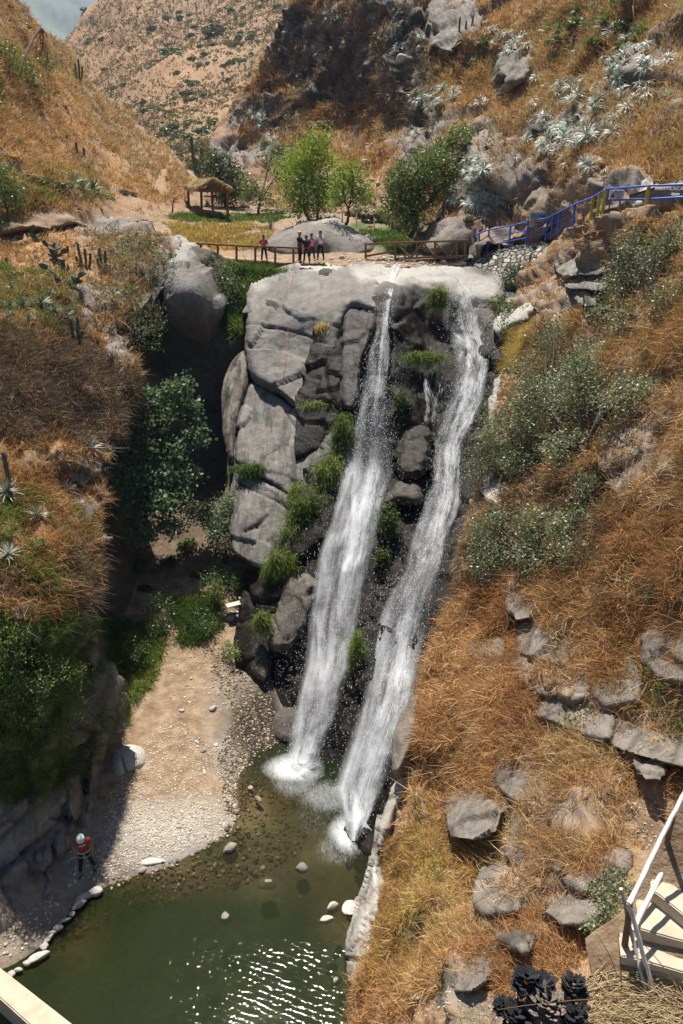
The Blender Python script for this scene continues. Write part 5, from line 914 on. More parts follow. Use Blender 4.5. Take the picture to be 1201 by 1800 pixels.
# gazebo: posts, beams, thatched gable
gz = empty('thatched_shelter', P(372, 374, 66), 'open shelter of brown posts with a thatched gable roof', 'shelter')
G = {k: P(*v) for k, v in dict(fl=(354, 366, 66), fr=(400, 372, 65), bl=(331, 352, 71), br=(373, 356, 70.5), mid=(373, 366, 67)).items()}
tops = dict(fl=P(354, 336, 66), fr=P(400, 337, 65), bl=P(331, 332, 71), br=P(373, 333, 70.5))
for k in ('fl', 'fr', 'bl', 'br'): sub_(gz, bar, 'post', G[k]-Vector((0, 0, .6)), tops[k], .2, .2, M['wood'])
for a, b in (('fl', 'fr'), ('bl', 'br'), ('fl', 'bl'), ('fr', 'br')): sub_(gz, bar, 'beam', tops[a], tops[b], .16, .16, M['wood'])
sub_(gz, bar, 'bench', G['fl']+Vector((.2, .8, .9)), G['fr']+Vector((-.2, .8, 1.0)), .3, .1, M['wood'])
ap = P(376, 318.5, 65.6); apb = P(346, 321, 71.4); fl = P(346, 336, 65.6); fr_ = P(407, 336, 64.4); bl = P(322, 331, 71.6); br_ = P(382, 331, 70.6)
bm = bmesh.new(); n = 14
def slope_pts(e0, e1, r0, r1, up):
    rows = []
    for i in range(n+1):
        row = []
        for j in range(n+1):
            u = i/n; v = j/n; p_ = e0.lerp(e1, u).lerp(r0.lerp(r1, u), v); row.append(bm.verts.new(p_+Vector((random.uniform(-.05, .05), random.uniform(-.05, .05), up+random.uniform(-.05, .07)-(.12*random.random() if j == 0 else 0)))))
        rows.append(row)
    for i in range(n):
        for j in range(n): bm.faces.new((rows[i][j], rows[i+1][j], rows[i+1][j+1], rows[i][j+1]))
for up in (0, .22): slope_pts(fl, bl, ap, apb, up); slope_pts(fr_, br_, ap, apb, up)
bmesh.ops.remove_doubles(bm, verts=bm.verts, dist=.001)
rf = sub_(gz, bmobj, 'roof', bm, M['thatch'])
Pq = np.array([list(fl.lerp(bl, a).lerp(ap.lerp(apb, a), b)) for a, b in rng.random((700, 2))]+[list(fr_.lerp(br_, a).lerp(ap.lerp(apb, a), b)) for a, b in rng.random((500, 2))]+[list(fl.lerp(bl, a)) for a in rng.random(160)]+[list(fr_.lerp(br_, a)) for a in rng.random(160)]+[list(fl.lerp(ap, a)) for a in rng.random(160)]+[list(fr_.lerp(ap, a)) for a in rng.random(160)])+np.array((0, 0, .24))
v, f, t = blades(Pq, np.tile((0, 0, 1.), (len(Pq), 1)), k=3, ln=.24, spread=.6, up=-.5, droop=.9, minpx=.8)
o = mesh('thatch_fringe', v, f, M['palestraw'], None, {'tint': t}, False); o.parent = gz; o.matrix_parent_inverse = Matrix.Translation(-gz.location)
bm = bmesh.new(); vs = [bm.verts.new(fl+Vector((.3, .25, .05))), bm.verts.new(fr_+Vector((-.3, .25, .05))), bm.verts.new(ap+Vector((0, .25, -.05)))]; bm.faces.new(vs); r_ = bmesh.ops.extrude_face_region(bm, geom=bm.faces[:]); bmesh.ops.translate(bm, vec=(0, .12, 0), verts=[g for g in r_['geom'] if isinstance(g, bmesh.types.BMVert)])
sub_(gz, bmobj, 'gable', bm, M['wood'])
# blue and yellow metal railing
rl = empty('metal_railing', P(960, 412, 42.6), 'blue and yellow metal railing climbing beside the path', 'railing')
YR = lambda x: float(np.interp(x, [820, 860, 931, 964, 1011, 1043, 1066, 1143, 1201, 1260], [46.5, 45.6, 43.6, 42.4, 38.2, 34.6, 31.4, 28.6, 27.6, 27.0]))
def rod(name, pts, r_, mat, root, sides=6):
    V, Fc = tubes([(np.array([list(p_) for p_ in pts]), np.full(len(pts), r_))], sides); o = bm_from(name, V, Fc, mat); o.parent = root; o.matrix_parent_inverse = Matrix.Translation(-root.location); return o
top = [(824.5, 420), (829, 415), (860, 404), (931, 390), (964, 383), (973, 378), (1011, 359), (1043, 346.6), (1066, 332), (1143, 326.6), (1201, 324.5), (1260, 322)]
rod('top_rail', [P(a, b, YR(a)) for a, b in top], .042, M['bluepaint'], rl)
rod('middle_rail', [P(a, b+d_, YR(a)) for a, b, d_ in [(825, 420, 12), (829, 415, 13), (860, 404, 14), (931, 390, 14), (964, 383, 15), (973, 378, 15), (1011, 359, 16), (1043, 346.6, 16)]], .03, M['bluepaint'], rl)
rod('low_rail', [P(a, b+d_, YR(a)) for a, b, d_ in [(825, 420, 25), (829, 415, 26), (860, 404, 27), (931, 390, 27), (964, 383, 27), (973, 378, 28), (1011, 359, 31)]], .035, M['bluepaint'], rl)
rod('lower_rail', [P(a, b, YR(a)) for a, b in [(1066, 352), (1143, 350), (1201, 346.5), (1260, 343)]], .042, M['bluepaint'], rl)
for x, b in ((825, 441), (829, 440), (843, 436), (860, 433), (898, 427), (929, 421), (963, 411), (973, 409), (985, 401), (1011, 393)):
    t = float(np.interp(x, *zip(*top))); p_ = P(x, b, YR(x)); q = P(x, t, YR(x)); sub_(rl, bar, 'post', Vector((q.x, q.y, p_.z-.35)), q, .09, .09, M['bluepaint'])
for x, b in ((1043, 374), (1055, 375), (1065, 372), (1141, 372), (1216, 372)):
    t = float(np.interp(x, *zip(*top))); p_ = P(x, b, YR(x)); q = P(x, t, YR(x)); o = sub_(rl, bar, 'post', Vector((q.x, q.y, p_.z-.35)), q, .11, .11, M['yellowpaint']); o['label'] = 'yellow railing post'
# dry stone wall under the railing
m = NT('stone_wall'); vr = m.add('TexVoronoi', {'Vector': m.mapping((1, 1, 1.3)), 'Scale': 2.6}, feature='DISTANCE_TO_EDGE').outputs[0]; vc = m.add('TexVoronoi', {'Vector': m.mapping((1, 1, 1.3)), 'Scale': 2.6}).outputs['Color']
vg = m.add('RGBToBW', {0: vc}).outputs[0]; c = m.mix(m.ramp(vr, (.02, 0.), (.09, 1.)), (.07, .055, .04), m.mix(.6, m.ramp(vg, (.2, (.20, .18, .15)), (.8, (.46, .43, .37))), m.ramp(m.noise(6, 4), (.3, .25), (.7, .6)), 'SOFT_LIGHT')); M['stonewall'] = m.done(m.bsdf(c, .9, m.bump(m.ramp(vr, (0., 0.), (.14, 1.)), 1., .14)))
rock('stone_wall', 'dry stone retaining wall under the blue railing', [(818, 472), (822, 452), (845, 443), (866, 440), (900, 434), (930, 428), (955, 420), (968, 430), (972, 470), (960, 500), (935, 512), (900, 505), (870, 492), (840, 486)], [(820, 470, 45.4), (830, 448, 46), (930, 428, 43.4), (966, 422, 42.2), (830, 482, 44.6), (960, 500, 39.2), (890, 500, 41.6)], 3, (('f', .42, .22, 401, ), ('n', .3, .06, 402)), {}, 'stonewall', .2, 8, (.5, 1.5, -.5), 'wall', smn=1)
# concrete wall at the bottom left corner
def prism(name, pts_top, depth, mat, label, cat, parent=None, bev=.03):
    bm = bmesh.new(); f = bm.faces.new([bm.verts.new(p_) for p_ in pts_top]); r_ = bmesh.ops.extrude_face_region(bm, geom=[f]); bmesh.ops.translate(bm, vec=(0, 0, -depth), verts=[g for g in r_['geom'] if isinstance(g, bmesh.types.BMVert)])
    bmesh.ops.recalc_face_normals(bm, faces=bm.faces); bmesh.ops.bevel(bm, geom=bm.edges[:], offset=bev, segments=2, affect='EDGES'); bmesh.ops.subdivide_edges(bm, edges=[e for e in bm.edges if e.calc_length() > .5], cuts=6, use_grid_fill=True)
    o = bmobj(name, bm, mat, parent); return tag(o, label, cat) if label else o
prism('concrete_wall', [P(-60, 1655, z=.75), P(0, 1700, z=.75), P(128, 1800, z=.75), P(200, 1860, z=.75), P(120, 1860, z=.75), P(50, 1800, z=.75), P(0, 1755, z=.75), P(-60, 1700, z=.75)], 3., M['concrete'], 'cracked concrete wall closing the lower left corner of the pool', 'wall')
# stairs, landing and foreground ground
gr_ctrl = [zp(1030, 1651, 11.34), zp(1084, 1613, 11.42), zp(1100, 1660, 11.33), zp(1060, 1690, 11.25), zp(1050, 1715, 11.18), zp(1120, 1735, 11.13), zp(1201, 1740, 11.12), zp(1150, 1655, 11.40), zp(1201, 1690, 11.36), zp(1150, 1605, 11.48), zp(1201, 1640, 11.48), zp(1130, 1545, 11.70), zp(1150, 1525, 11.80), zp(1201, 1560, 11.72), zp(1160, 1480, 12.0), zp(1201, 1500, 11.96), zp(1201, 1405, 12.4), zp(1290, 1300, 12.9), zp(1300, 1600, 11.7), zp(1000, 1800, 11.05), zp(900, 1800, 10.9), zp(1100, 1900, 10.95), zp(1250, 1760, 11.1), zp(1300, 1900, 10.95)]
fore = structure(Sheet('foreground_ground', [(880, 1830), (905, 1775), (960, 1750), (1030, 1722), (1042, 1712), (1036, 1684), (1029, 1650), (1058, 1628), (1084, 1612), (1104, 1590), (1128, 1540), (1150, 1498), (1180, 1445), (1204, 1405), (1290, 1300), (1500, 1300), (1500, 2000), (820, 2000)], gr_ctrl, 4, (('n', .5, .04, 501), ('n', .12, .05, 502)), {'soil': [1], 'pale': [.8]}, mat='terrain', skirt=(.4, .4, -1.0)))
st = empty('staircase', P(1170, 1700, z=11.3), 'pale concrete steps rising away at the lower right', 'stairs')
for zt, fr0, dp in ((11.37, [(1092, 1681), (1105, 1682), (1124, 1687), (1160, 1697), (1201, 1709), (1270, 1728)], .42), (11.54, [(1125, 1632), (1150, 1640), (1175, 1647), (1201, 1654), (1270, 1674)], .42), (11.71, [(1145, 1564), (1160, 1574), (1180, 1590), (1201, 1607), (1270, 1660)], .30)):
    front = [P(a, b, z=zt) for a, b in fr0]; bm = bmesh.new(); back = [p_+Vector((.10, dp, 0)) for p_ in front]
    f = bm.faces.new([bm.verts.new(p_) for p_ in front]+[bm.verts.new(p_) for p_ in reversed(back)]); r_ = bmesh.ops.extrude_face_region(bm, geom=[f])
    bmesh.ops.translate(bm, vec=(0, 0, -.36), verts=[g for g in r_['geom'] if isinstance(g, bmesh.types.BMVert)]); bmesh.ops.recalc_face_normals(bm, faces=bm.faces); bmesh.ops.bevel(bm, geom=bm.edges[:], offset=.014, segments=2, affect='EDGES')
    sub_(st, bmobj, 'step', bm, M['concrete'])
hr = empty('pole_handrail', P(1101, 1664, z=11.36), 'handrail of peeled white poles beside the concrete steps', 'handrail')
def pole(name, pts, r_, mat, root, wob=.012):
    a = np.array([list(p_) for p_ in pts]); t = np.linspace(0, len(a)-1, 5*(len(a)-1)+1); b = np.stack([np.interp(t, np.arange(len(a)), a[:, c]) for c in range(3)], 1); b[1:-1] += rng.normal(0, wob, (len(b)-2, 3))*.35
    V, Fc = tubes([(b, np.linspace(r_, r_*.8, len(b)))], 8); o = bm_from(name, V, Fc, mat); o.parent = root; o.matrix_parent_inverse = Matrix.Translation(-root.location); return o
ft0 = P(1101, 1664, z=11.36); pt0 = P(1106, 1588, ft0.y+.03)
pole('top_pole', [pt0, P(1165, 1470, pt0.y+.55), P(1204, 1392, pt0.y+.9), P(1250, 1300, pt0.y+1.3)], .029, M['whitepole'], hr)
pole('lower_pole', [P(1112, 1636, ft0.y+.05), P(1165, 1530, pt0.y+.6), P(1204, 1448, pt0.y+.95), P(1250, 1360, pt0.y+1.35)], .031, M['whitepole'], hr)
pole('end_pole', [pt0, P(1124, 1652, ft0.y-.12), P(1148, 1736, z=11.16)], .027, M['whitepole'], hr)
pole('grey_pole', [P(1092, 1562, ft0.y+.12), P(1113, 1650, ft0.y), P(1135, 1738, z=11.16)], .024, M['greypole'], hr)
pole('post', [ft0-Vector((0, 0, .2)), pt0+Vector((.01, .0, .02))], .04, M['polewood'], hr, .004)
p_ = P(1187, 1422, pt0.y+.78); pole('post', [p_-Vector((0, 0, .8)), p_], .034, M['polewood'], hr, .004)
# burnt rosette stump
bs = empty('burnt_agave_stump', P(950, 1790, z=10.95), 'charred black agave stump in the lower right foreground', 'stump')
c0 = P(955, 1748, z=11.2)
for q, (a, b, z_, r_) in enumerate([(925, 1722, 11.36, .14), (1010, 1730, 11.3, .12), (962, 1765, 11.25, .17), (905, 1788, 11.1, .15), (1012, 1785, 11.15, .13), (955, 1732, 11.35, .13), (885, 1765, 11.15, .09)]):
    c = P(a, b, z=z_); bm = bmesh.new(); rr = random.Random(q)
    for i in range(70):
        th = i*2.4+rr.gauss(0, .5); h = max(0, i/70+rr.gauss(0, .06)); R0 = r_*(1-h*.75); d = Vector((math.cos(th), math.sin(th), .3+.8*h)).normalized(); s0 = Vector((-math.sin(th), math.cos(th), 0)); w0 = r_*.34*(1-h*.5); L = r_*rr.uniform(.25, .75)
        o0 = c+Vector((math.cos(th)*R0*.6, math.sin(th)*R0*.6, h*r_*1.1-.1)); vs = [bm.verts.new(o0-s0*w0), bm.verts.new(o0+s0*w0), bm.verts.new(o0+s0*w0*.7+d*L), bm.verts.new(o0+d*L*1.3), bm.verts.new(o0-s0*w0*.7+d*L)]; bm.faces.new(vs)
    g = bmesh.ops.extrude_face_region(bm, geom=bm.faces[:]); bmesh.ops.translate(bm, vec=(0, 0, .012), verts=[x for x in g['geom'] if isinstance(x, bmesh.types.BMVert)])
    sub_(bs, bmobj, 'scale_cluster', bm, M['ash'] if q == 2 else M['charred'])
# signs: painted panel, warning sign, painted words on the rock
def text(name, body, p_, size, rot, mat, root=None, ex=.004):
    cu = bpy.data.curves.new(name, 'FONT'); cu.body = body; cu.size = size; cu.extrude = ex; cu.align_x = 'CENTER'; cu.align_y = 'CENTER'; cu.materials.append(mat)
    o = bpy.data.objects.new(name, cu); COL.objects.link(o); o.location = p_; o.rotation_euler = rot
    bpy.context.view_layer.update(); me = bpy.data.meshes.new_from_object(o); bpy.data.objects.remove(o); o = link(name, me, None, None, p_); o.rotation_euler = rot
    if root: o.parent = root; o.matrix_parent_inverse = Matrix.Translation(-root.location)
    return o
def board(root, c, w_, h_, rz, mat, t=.04, name='panel', dy=0):
    bm = bmesh.new(); bmesh.ops.create_cube(bm, size=1, matrix=Matrix.Translation(c) @ Matrix.Rotation(rz, 4, 'Z') @ Matrix.Translation((0, dy, 0)) @ Matrix.Diagonal((w_, t, h_, 1))); bmesh.ops.bevel(bm, geom=bm.edges[:], offset=.004, segments=1, affect='EDGES'); return sub_(root, bmobj, name, bm, mat)
M['skyblue'] = flat_mat('sky_blue_paint', (.30, .52, .60), .7, .3, 4, .1); M['ochre'] = flat_mat('ochre_paint', (.50, .34, .17), .7, .4, 3, .1); M['red'] = flat_mat('red_paint', (.5, .03, .02), .6)
c = P(948.5, 386, 43.25); s1 = empty('painted_sign', c, 'faded blue and ochre painted panel on the cliff behind the railing', 'sign')
kx = 1/ppm(948, 386, 43.25); board(s1, c, 33*kx, 25*kx, R(-8), M['skyblue']); board(s1, c+Vector((0, 0, -3*kx)), 28*kx, 15*kx, R(-8), M['ochre'], name='picture', dy=-.03)
text('lettering', 'CATARATA', c+Vector((0, -.07, 6.5*kx)), 6.4*kx, (R(90), 0, R(-8)), M['black'], s1); text('lettering', 'PALACALA', c+Vector((0, -.07, -2*kx)), 4.6*kx, (R(90), 0, R(-8)), M['white'], s1)
c = P(1084, 342, 30.7); s2 = empty('warning_sign', c, 'small white warning sign with a red triangle behind the railing', 'sign'); kx = 1/ppm(1084, 342, 30.7)
board(s2, c, 25*kx, 14*kx, 0, M['white']); bm = bmesh.new()
vs = [bm.verts.new(c+Vector((x*kx, -.03, z_*kx))) for x, z_ in ((-11, -5), (-2.5, -5), (-6.7, 4.5))]; f = bm.faces.new(vs); g = bmesh.ops.extrude_face_region(bm, geom=[f]); bmesh.ops.translate(bm, vec=(0, -.01, 0), verts=[x for x in g['geom'] if isinstance(x, bmesh.types.BMVert)]); sub_(s2, bmobj, 'triangle', bm, M['red'])
bm = bmesh.new(); vs = [bm.verts.new(c+Vector((x*kx, -.045, z_*kx))) for x, z_ in ((-8.6, -4), (-4.8, -4), (-6.7, 1.4))]; bm.faces.new(vs); sub_(s2, bmobj, 'pictogram', bm, M['black'])
text('lettering', 'PELIGRO', c+Vector((3.2*kx, -.03, 4*kx)), 4.2*kx, (R(90), 0, 0), M['black'], s2); text('lettering', 'ZONA DE', c+Vector((4.8*kx, -.03, 0)), 3.6*kx, (R(90), 0, 0), M['black'], s2); text('lettering', 'CAIDA', c+Vector((4.8*kx, -.03, -4*kx)), 3.6*kx, (R(90), 0, 0), M['black'], s2)
for x in (-9, 9): sub_(s2, bar, 'leg', c+Vector((x*kx, .05, -7*kx)), c+Vector((x*kx, .05, -24*kx)), .05, .05, M['polewood'])
_p, _n, _ok = CLIFF[9].at(np.array([1172., 1172., 1210., 1210.]), np.array([327., 345., 327., 345.])); _yr = float(_p[:, 1].mean()); _rz = math.atan2(_p[2:, 1].mean()-_p[:2, 1].mean(), _p[2:, 0].mean()-_p[:2, 0].mean()); _tx = math.atan2(_p[[0, 2], 2].mean()-_p[[1, 3], 2].mean(), _p[[0, 2], 1].mean()-_p[[1, 3], 1].mean())
wr = empty('painted_writing', Vector(_p[0]), 'white painted place name and arrow on the long rock face', 'writing'); kx = 1/ppm(1195, 335, _yr); _nn = Vector(_n.mean(0)).normalized()
_m = Matrix.Rotation(_rz, 4, 'Z') @ Matrix.Rotation(_tx, 4, 'X')
def onface(a, b, off=.10): q, _, _ = CLIFF[9].at(np.array([float(a)]), np.array([float(b)])); return Vector(q[0])+_nn*off
text('lettering', 'PALACALA', onface(1188, 334.5), 9.0*kx, _m.to_euler(), M['white'], wr, .01)
bm = bmesh.new(); f = bm.faces.new([bm.verts.new(onface(1186, 343.5, .08)+(_m @ Vector((x*kx, z_*kx, 0)))) for x, z_ in ((-8, 0), (-3, 4), (-3, 2), (7, 2), (7, -2), (-3, -2), (-3, -4))]); g = bmesh.ops.extrude_face_region(bm, geom=[f]); bmesh.ops.translate(bm, vec=_nn*-.02, verts=[x for x in g['geom'] if isinstance(x, bmesh.types.BMVert)]); sub_(wr, bmobj, 'arrow', bm, M['white'])
# fence posts on the plateau
for q, (a, t, b) in enumerate([(627, 374, 402), (658, 381, 402), (687, 383, 404), (602, 372, 392)]):
    V, Fc = tubes([(np.array([list(P(a, b+3, 58)), list(P(a, t, 58))]), (.06, .05))], 6); o = bm_from('fence_post', V, Fc, M['polewood']); tag(o, ['thin post between the pale green tree and the lawn', 'thin post in the middle of the small lawn', 'thin post in front of the dark green tree', 'thin post at the foot of the pale green tree'][q], 'post', 'thin fence posts on the plateau')
# leaning pole by the stone wall, planks near the shaded path, rope on the rock
pl = bm_from('leaning_pole', *tubes([(np.array([list(P(934, 446, 42.4)), list(P(922, 511, 39.4))]), (.06, .08))], 6), M['polewood']); tag(pl, 'bare pole leaning against the stone wall', 'pole')
for a, b, w_, lb in (((398, 1066), (452, 1052), .32, 'weathered plank lying flat beside the pool-side path'), ((420, 1052), (457, 1042), .18, 'narrow pale board resting beyond the wider plank')):
    A = P(*a, z=1.95); B_ = P(*b, z=1.95); o = bar('plank', A, B_, w_, .06, M['greypole']); tag(o, lb, 'plank')
m_rope = flat_mat('red_rope', (.45, .04, .03), .7); yr = flat_mat('yellow_rope', (.6, .45, .05), .7)
def onrock(pts, Ys, off=.12):
    return np.array([list(P(a, b, Y)+(Vector((0, 0, CZ))-P(a, b, Y)).normalized()*off) for (a, b), Y in zip(pts, Ys)])
ro = onrock([(538, 462), (524, 470), (515, 480), (513, 500), (510, 540), (505, 600), (500, 650), (493, 700)], [47.3, 46, 44.2, 41.9, 40.2, 37.9, 36.5, 34.9], .35); tag(bm_from('rope', *tubes([(ro, np.full(8, .008))], 5), m_rope), 'red climbing rope hanging down the granite block', 'rope')
# small dry stone terrace wall by the path
rock('path_wall', 'low rubble wall of small stones beside the shaded path', [(372, 1074), (400, 1078), (440, 1080), (450, 1095), (440, 1118), (410, 1120), (392, 1112), (372, 1100)], [(375, 1076, None, 1.75), (445, 1082, None, 1.6), (375, 1100, None, 1.1), (440, 1116, None, .8)], 3, (('f', .25, .3, 411),), {}, 'stonewall', .1, 8, (0, .8, -.4), 'wall', smn=1)
# ================================================================ PEOPLE
SKIN = flat_mat('skin', (.30, .15, .09), .55, .1, 10, .05); HAIR = flat_mat('hair', (.015, .011, .009), .5)
def cloth(name, c): return flat_mat(name, c, .85, .15, 12, .3)
NAVY = cloth('black_trousers', (.012, .013, .022)); SHOE = cloth('shoe', (.03, .03, .035))
def skinned(name, V, E, Rd, mat, parent, sub=2):
    me = bpy.data.meshes.new(name); me.from_pydata([tuple(v) for v in V], E, []); o = link(name, me, mat, parent)
    md = o.modifiers.new('skin', 'SKIN'); md.use_smooth_shade = True
    for i, r_ in enumerate(Rd): me.skin_vertices[0].data[i].radius = (r_, r_) if not isinstance(r_, tuple) else r_
    me.skin_vertices[0].data[0].use_root = True
    s_ = o.modifiers.new('sub', 'SUBSURF'); s_.levels = sub; s_.render_levels = sub; return o
def person(loc, rz, label, shirt, pants, hair='short', arms='down', legs=.12, helmet=None, nod=0., h=1.7, harness=None, stripes=None, holding=None):
    root = empty('person', loc, label, 'person', None, rz); root.scale = (h/1.7,)*3
    # x: own left(+), y: facing is -y, z up
    Z = dict(pel=.92, waist=1.05, chest=1.27, neck=1.43)
    hy = -.03-nod*.10; hz = 1.57-nod*.05
    J = [(0, 0, .92), (0, -.005, 1.06), (0, 0, 1.25), (0, 0, 1.38), (0, .0, 1.46), (0, hy*.7, 1.54-nod*.04), (0, hy, hz+.03), (0, hy+.005, hz+.10)]; Rr = [(.155, .115), (.135, .10), (.165, .115), (.13, .09), .052, .075, .088, .07]
    E = [(i, i+1) for i in range(7)]
    J.append((0, hy-.095, hz+.015)); Rr.append(.018); E.append((6, 8))      # nose
    for s_ in (-1, 1): J.append((s_*.078, hy+.005, hz+.015)); Rr.append(.022); E.append((6, len(J)-1))  # ears
    hands = []
    arm = {}
    for s_ in (-1, 1):
        pose = arms if isinstance(arms, str) else arms[0 if s_ < 0 else 1]
        sh = (s_*.175, 0, 1.375)
        if pose == 'down': el = (s_*.25, .02, 1.10); wr = (s_*.24, -.07, .86); hd = (s_*.235, -.09, .78)
        elif pose == 'rail': el = (s_*.27, -.03, 1.12); wr = (s_*.24, -.25, 1.02); hd = (s_*.22, -.32, 1.02)
        elif pose == 'face': el = (s_*.26, -.12, 1.14); wr = (s_*.10, -.20, 1.40); hd = (s_*.06, -.19, 1.47)
        elif pose == 'hip': el = (s_*.36, .04, 1.14); wr = (s_*.20, -.06, .97); hd = (s_*.14, -.10, .95)
        else: el = (s_*.24, -.06, 1.10); wr = (s_*.10, -.26, 1.05); hd = (s_*.05, -.32, 1.05)
        b = len(J); J += [sh, el, wr, hd]; Rr += [.062, .045, .030, (.036, .022)]; E += [(3, b), (b, b+1), (b+1, b+2), (b+2, b+3)]; arm[s_] = (sh, el, wr)
        d = (Vector(hd)-Vector(wr)).normalized(); ax = Vector((0, 1, 0)) if abs(d.z) > .6 else Vector((0, 0, 1)); ax = (ax-d*ax.dot(d)).normalized(); cr = d.cross(ax)
        for f_, (o_, ln) in enumerate(((-.030, .062), (-.010, .075), (.010, .070), (.028, .055))):
            p0 = Vector(hd)+ax*o_+d*.015; p1 = p0+d*ln*.55+cr*.008*s_; p2 = p1+d*ln*.35+cr*.02*s_; k = len(J); J += [tuple(p1), tuple(p2)]; Rr += [.010, .008]; E += [(b+3, k), (k, k+1)]
        p0 = Vector(wr)+d*.03-ax*.02; k = len(J); J.append(tuple(p0-ax*.045+d*.03)); Rr.append(.011); E.append((b+2, k))
    leg = {}
    for s_ in (-1, 1):
        f = legs*s_; hp = (s_*.09, 0, .88); kn = (s_*(.095+abs(legs)*.35), -.03+f*.3, .48); an = (s_*(.10+abs(legs)*.7), .02+f*.5, .09); to = (an[0]+s_*.02, an[1]-.16, .035)
        b = len(J); J += [hp, kn, an, to]; Rr += [.088, .058, .040, (.038, .03)]; E += [(0, b), (b, b+1), (b+1, b+2), (b+2, b+3)]; leg[s_] = (hp, kn, an, to)
    skinned('body', J, E, Rr, SKIN, root)
    # shirt with sleeves, trousers, shoes
    V = [(0, 0, .90), (0, -.005, 1.06), (0, 0, 1.25), (0, 0, 1.40)]; Q = [(.172, .132), (.158, .12), (.185, .135), (.14, .10)]; E2 = [(0, 1), (1, 2), (2, 3)]
    for s_ in (-1, 1):
        sh, el, wr = arm[s_]; m_ = Vector(sh).lerp(Vector(el), .75); k = len(V); V += [sh, tuple(m_)]; Q += [.078, .066]; E2 += [(3, k), (k, k+1)]
    o = skinned('shirt', V, E2, Q, shirt, root)
    V = [(0, 0, .97), (0, 0, .88)]; Q = [(.15, .118), (.165, .125)]; E2 = [(0, 1)]
    for s_ in (-1, 1):
        hp, kn, an, to = leg[s_]; k = len(V); V += [hp, kn, (an[0], an[1], an[2]+.02)]; Q += [.102, .074, .058]; E2 += [(1, k), (k, k+1), (k+1, k+2)]
    skinned('trousers', V, E2, Q, pants, root)
    for s_ in (-1, 1):
        hp, kn, an, to = leg[s_]; skinned('shoe', [(an[0], an[1]+.03, .05), (an[0], an[1]-.08, .045), (to[0], to[1]-.02, .035)], [(0, 1), (1, 2)], [(.05, .05), (.052, .045), (.045, .034)], SHOE, root)
    for s_ in (-1, 1):
        bm = bmesh.new(); bmesh.ops.create_uvsphere(bm, u_segments=8, v_segments=6, radius=.012, matrix=Matrix.Translation((s_*.032, hy-.080, hz+.035))); bmobj('eye', bm, M['black'], root, True)
    bm = bmesh.new(); bmesh.ops.create_cube(bm, size=1, matrix=Matrix.Translation((0, hy-.083, hz-.035)) @ Matrix.Diagonal((.045, .012, .010, 1))); bmobj('mouth', bm, flat_mat('lips', (.25, .07, .06)), root)
    c = Vector((0, hy+.012, hz+.065))
    if helmet is None:
        bm = bmesh.new(); bmesh.ops.create_icosphere(bm, subdivisions=3, radius=.105); bmesh.ops.scale(bm, vec=(.92, 1.05, 1.0), verts=bm.verts)
        for v in bm.verts:
            if v.co.y < -.05 and v.co.z < .045: v.co.y = -.05+(v.co.y+.05)*.2
            if v.co.z < -.04: v.co.z = -.04+(v.co.z+.04)*(.3 if hair == 'short' else 2.6); v.co.y = max(v.co.y, -.01)+.02
        bmesh.ops.translate(bm, vec=c+Vector((0, .01, 0)), verts=bm.verts); bmobj('hair', bm, HAIR, root, True)
    else:
        bm = bmesh.new(); bmesh.ops.create_icosphere(bm, subdivisions=3, radius=.13); 
        for v in bm.verts:
            if v.co.z < -.01: v.co.z = -.01+(v.co.z+.01)*.15; v.co.y -= .012
        bmesh.ops.scale(bm, vec=(.95, 1.1, .95), verts=bm.verts); bmesh.ops.rotate(bm, matrix=Matrix.Rotation(nod*.6, 3, 'X'), verts=bm.verts); bmesh.ops.translate(bm, vec=c+Vector((0, -.005, .015)), verts=bm.verts); bmobj('helmet', bm, helmet, root, True)
    if harness:
        ps = []
        for s_ in (-1, 1):
            t = np.linspace(0, 2*np.pi, 13); ps.append((np.stack([s_*.1+np.cos(t)*.115, np.sin(t)*.13, .78+t*0+np.cos(t)*s_*.03], 1), np.full(13, .017)))
        t = np.linspace(0, 2*np.pi, 17); ps.append((np.stack([np.cos(t)*.19, np.sin(t)*.15, .96+t*0], 1), np.full(17, .024))); ps.append((np.array([(0, -.15, .96), (0, -.17, .84), (.03, -.16, .74)]), np.full(3, .018)))
        tubeobj('harness', ps, harness, root, 6)
    if stripes:
        for z_, w_ in ((1.30, .2), (1.26, .17)):
            t = np.linspace(-w_/2, w_/2, 7); tubeobj('shirt_print', [(np.stack([t, -.150+t*t*1.5, z_+t*.12], 1), np.full(7, .010))], M['white'], root, 5)
    return root
person(P(155, 1532, z=.17), R(14), 'person in red t-shirt, white helmet and climbing harness looking down by the left wall', cloth('red_shirt', (.33, .05, .035)), NAVY, arms='down', helmet=flat_mat('white_helmet', (.75, .77, .8), .3), nod=1.2, h=1.6, harness=M['greypole'], stripes=1, legs=.16)
person(P(465, 460.5, 48.9), R(4), 'person in pink and green top leaning at the footbridge rail', cloth('pink_top', (.55, .04, .10)), NAVY, hair='long', arms='rail', h=1.6)
person(P(527.5, 462, 46.6), R(62), 'person in black with orange helmet holding the red rope', cloth('black_top', (.015, .015, .018)), NAVY, arms='hold', helmet=flat_mat('orange_helmet', (.75, .2, .02), .35), h=1.72, harness=M['red'])
person(P(539.5, 463.5, 46.2), R(185), 'person in dark navy with red harness bending over the rope', cloth('navy_top', (.015, .02, .045)), NAVY, arms='hold', nod=.8, h=1.6, harness=M['red'])
person(P(548.5, 459, 47.5), R(10), 'person in pink t-shirt between the climbers and the white shirt', cloth('pink_shirt', (.75, .30, .36)), cloth('dark_jeans', (.03, .035, .05)), hair='long', arms='down', h=1.58)
person(P(564, 457.5, 47.6), R(-30), 'person in white t-shirt with one hand raised to the face', cloth('white_shirt', (.78, .80, .84)), NAVY, arms=('down', 'face'), h=1.68)
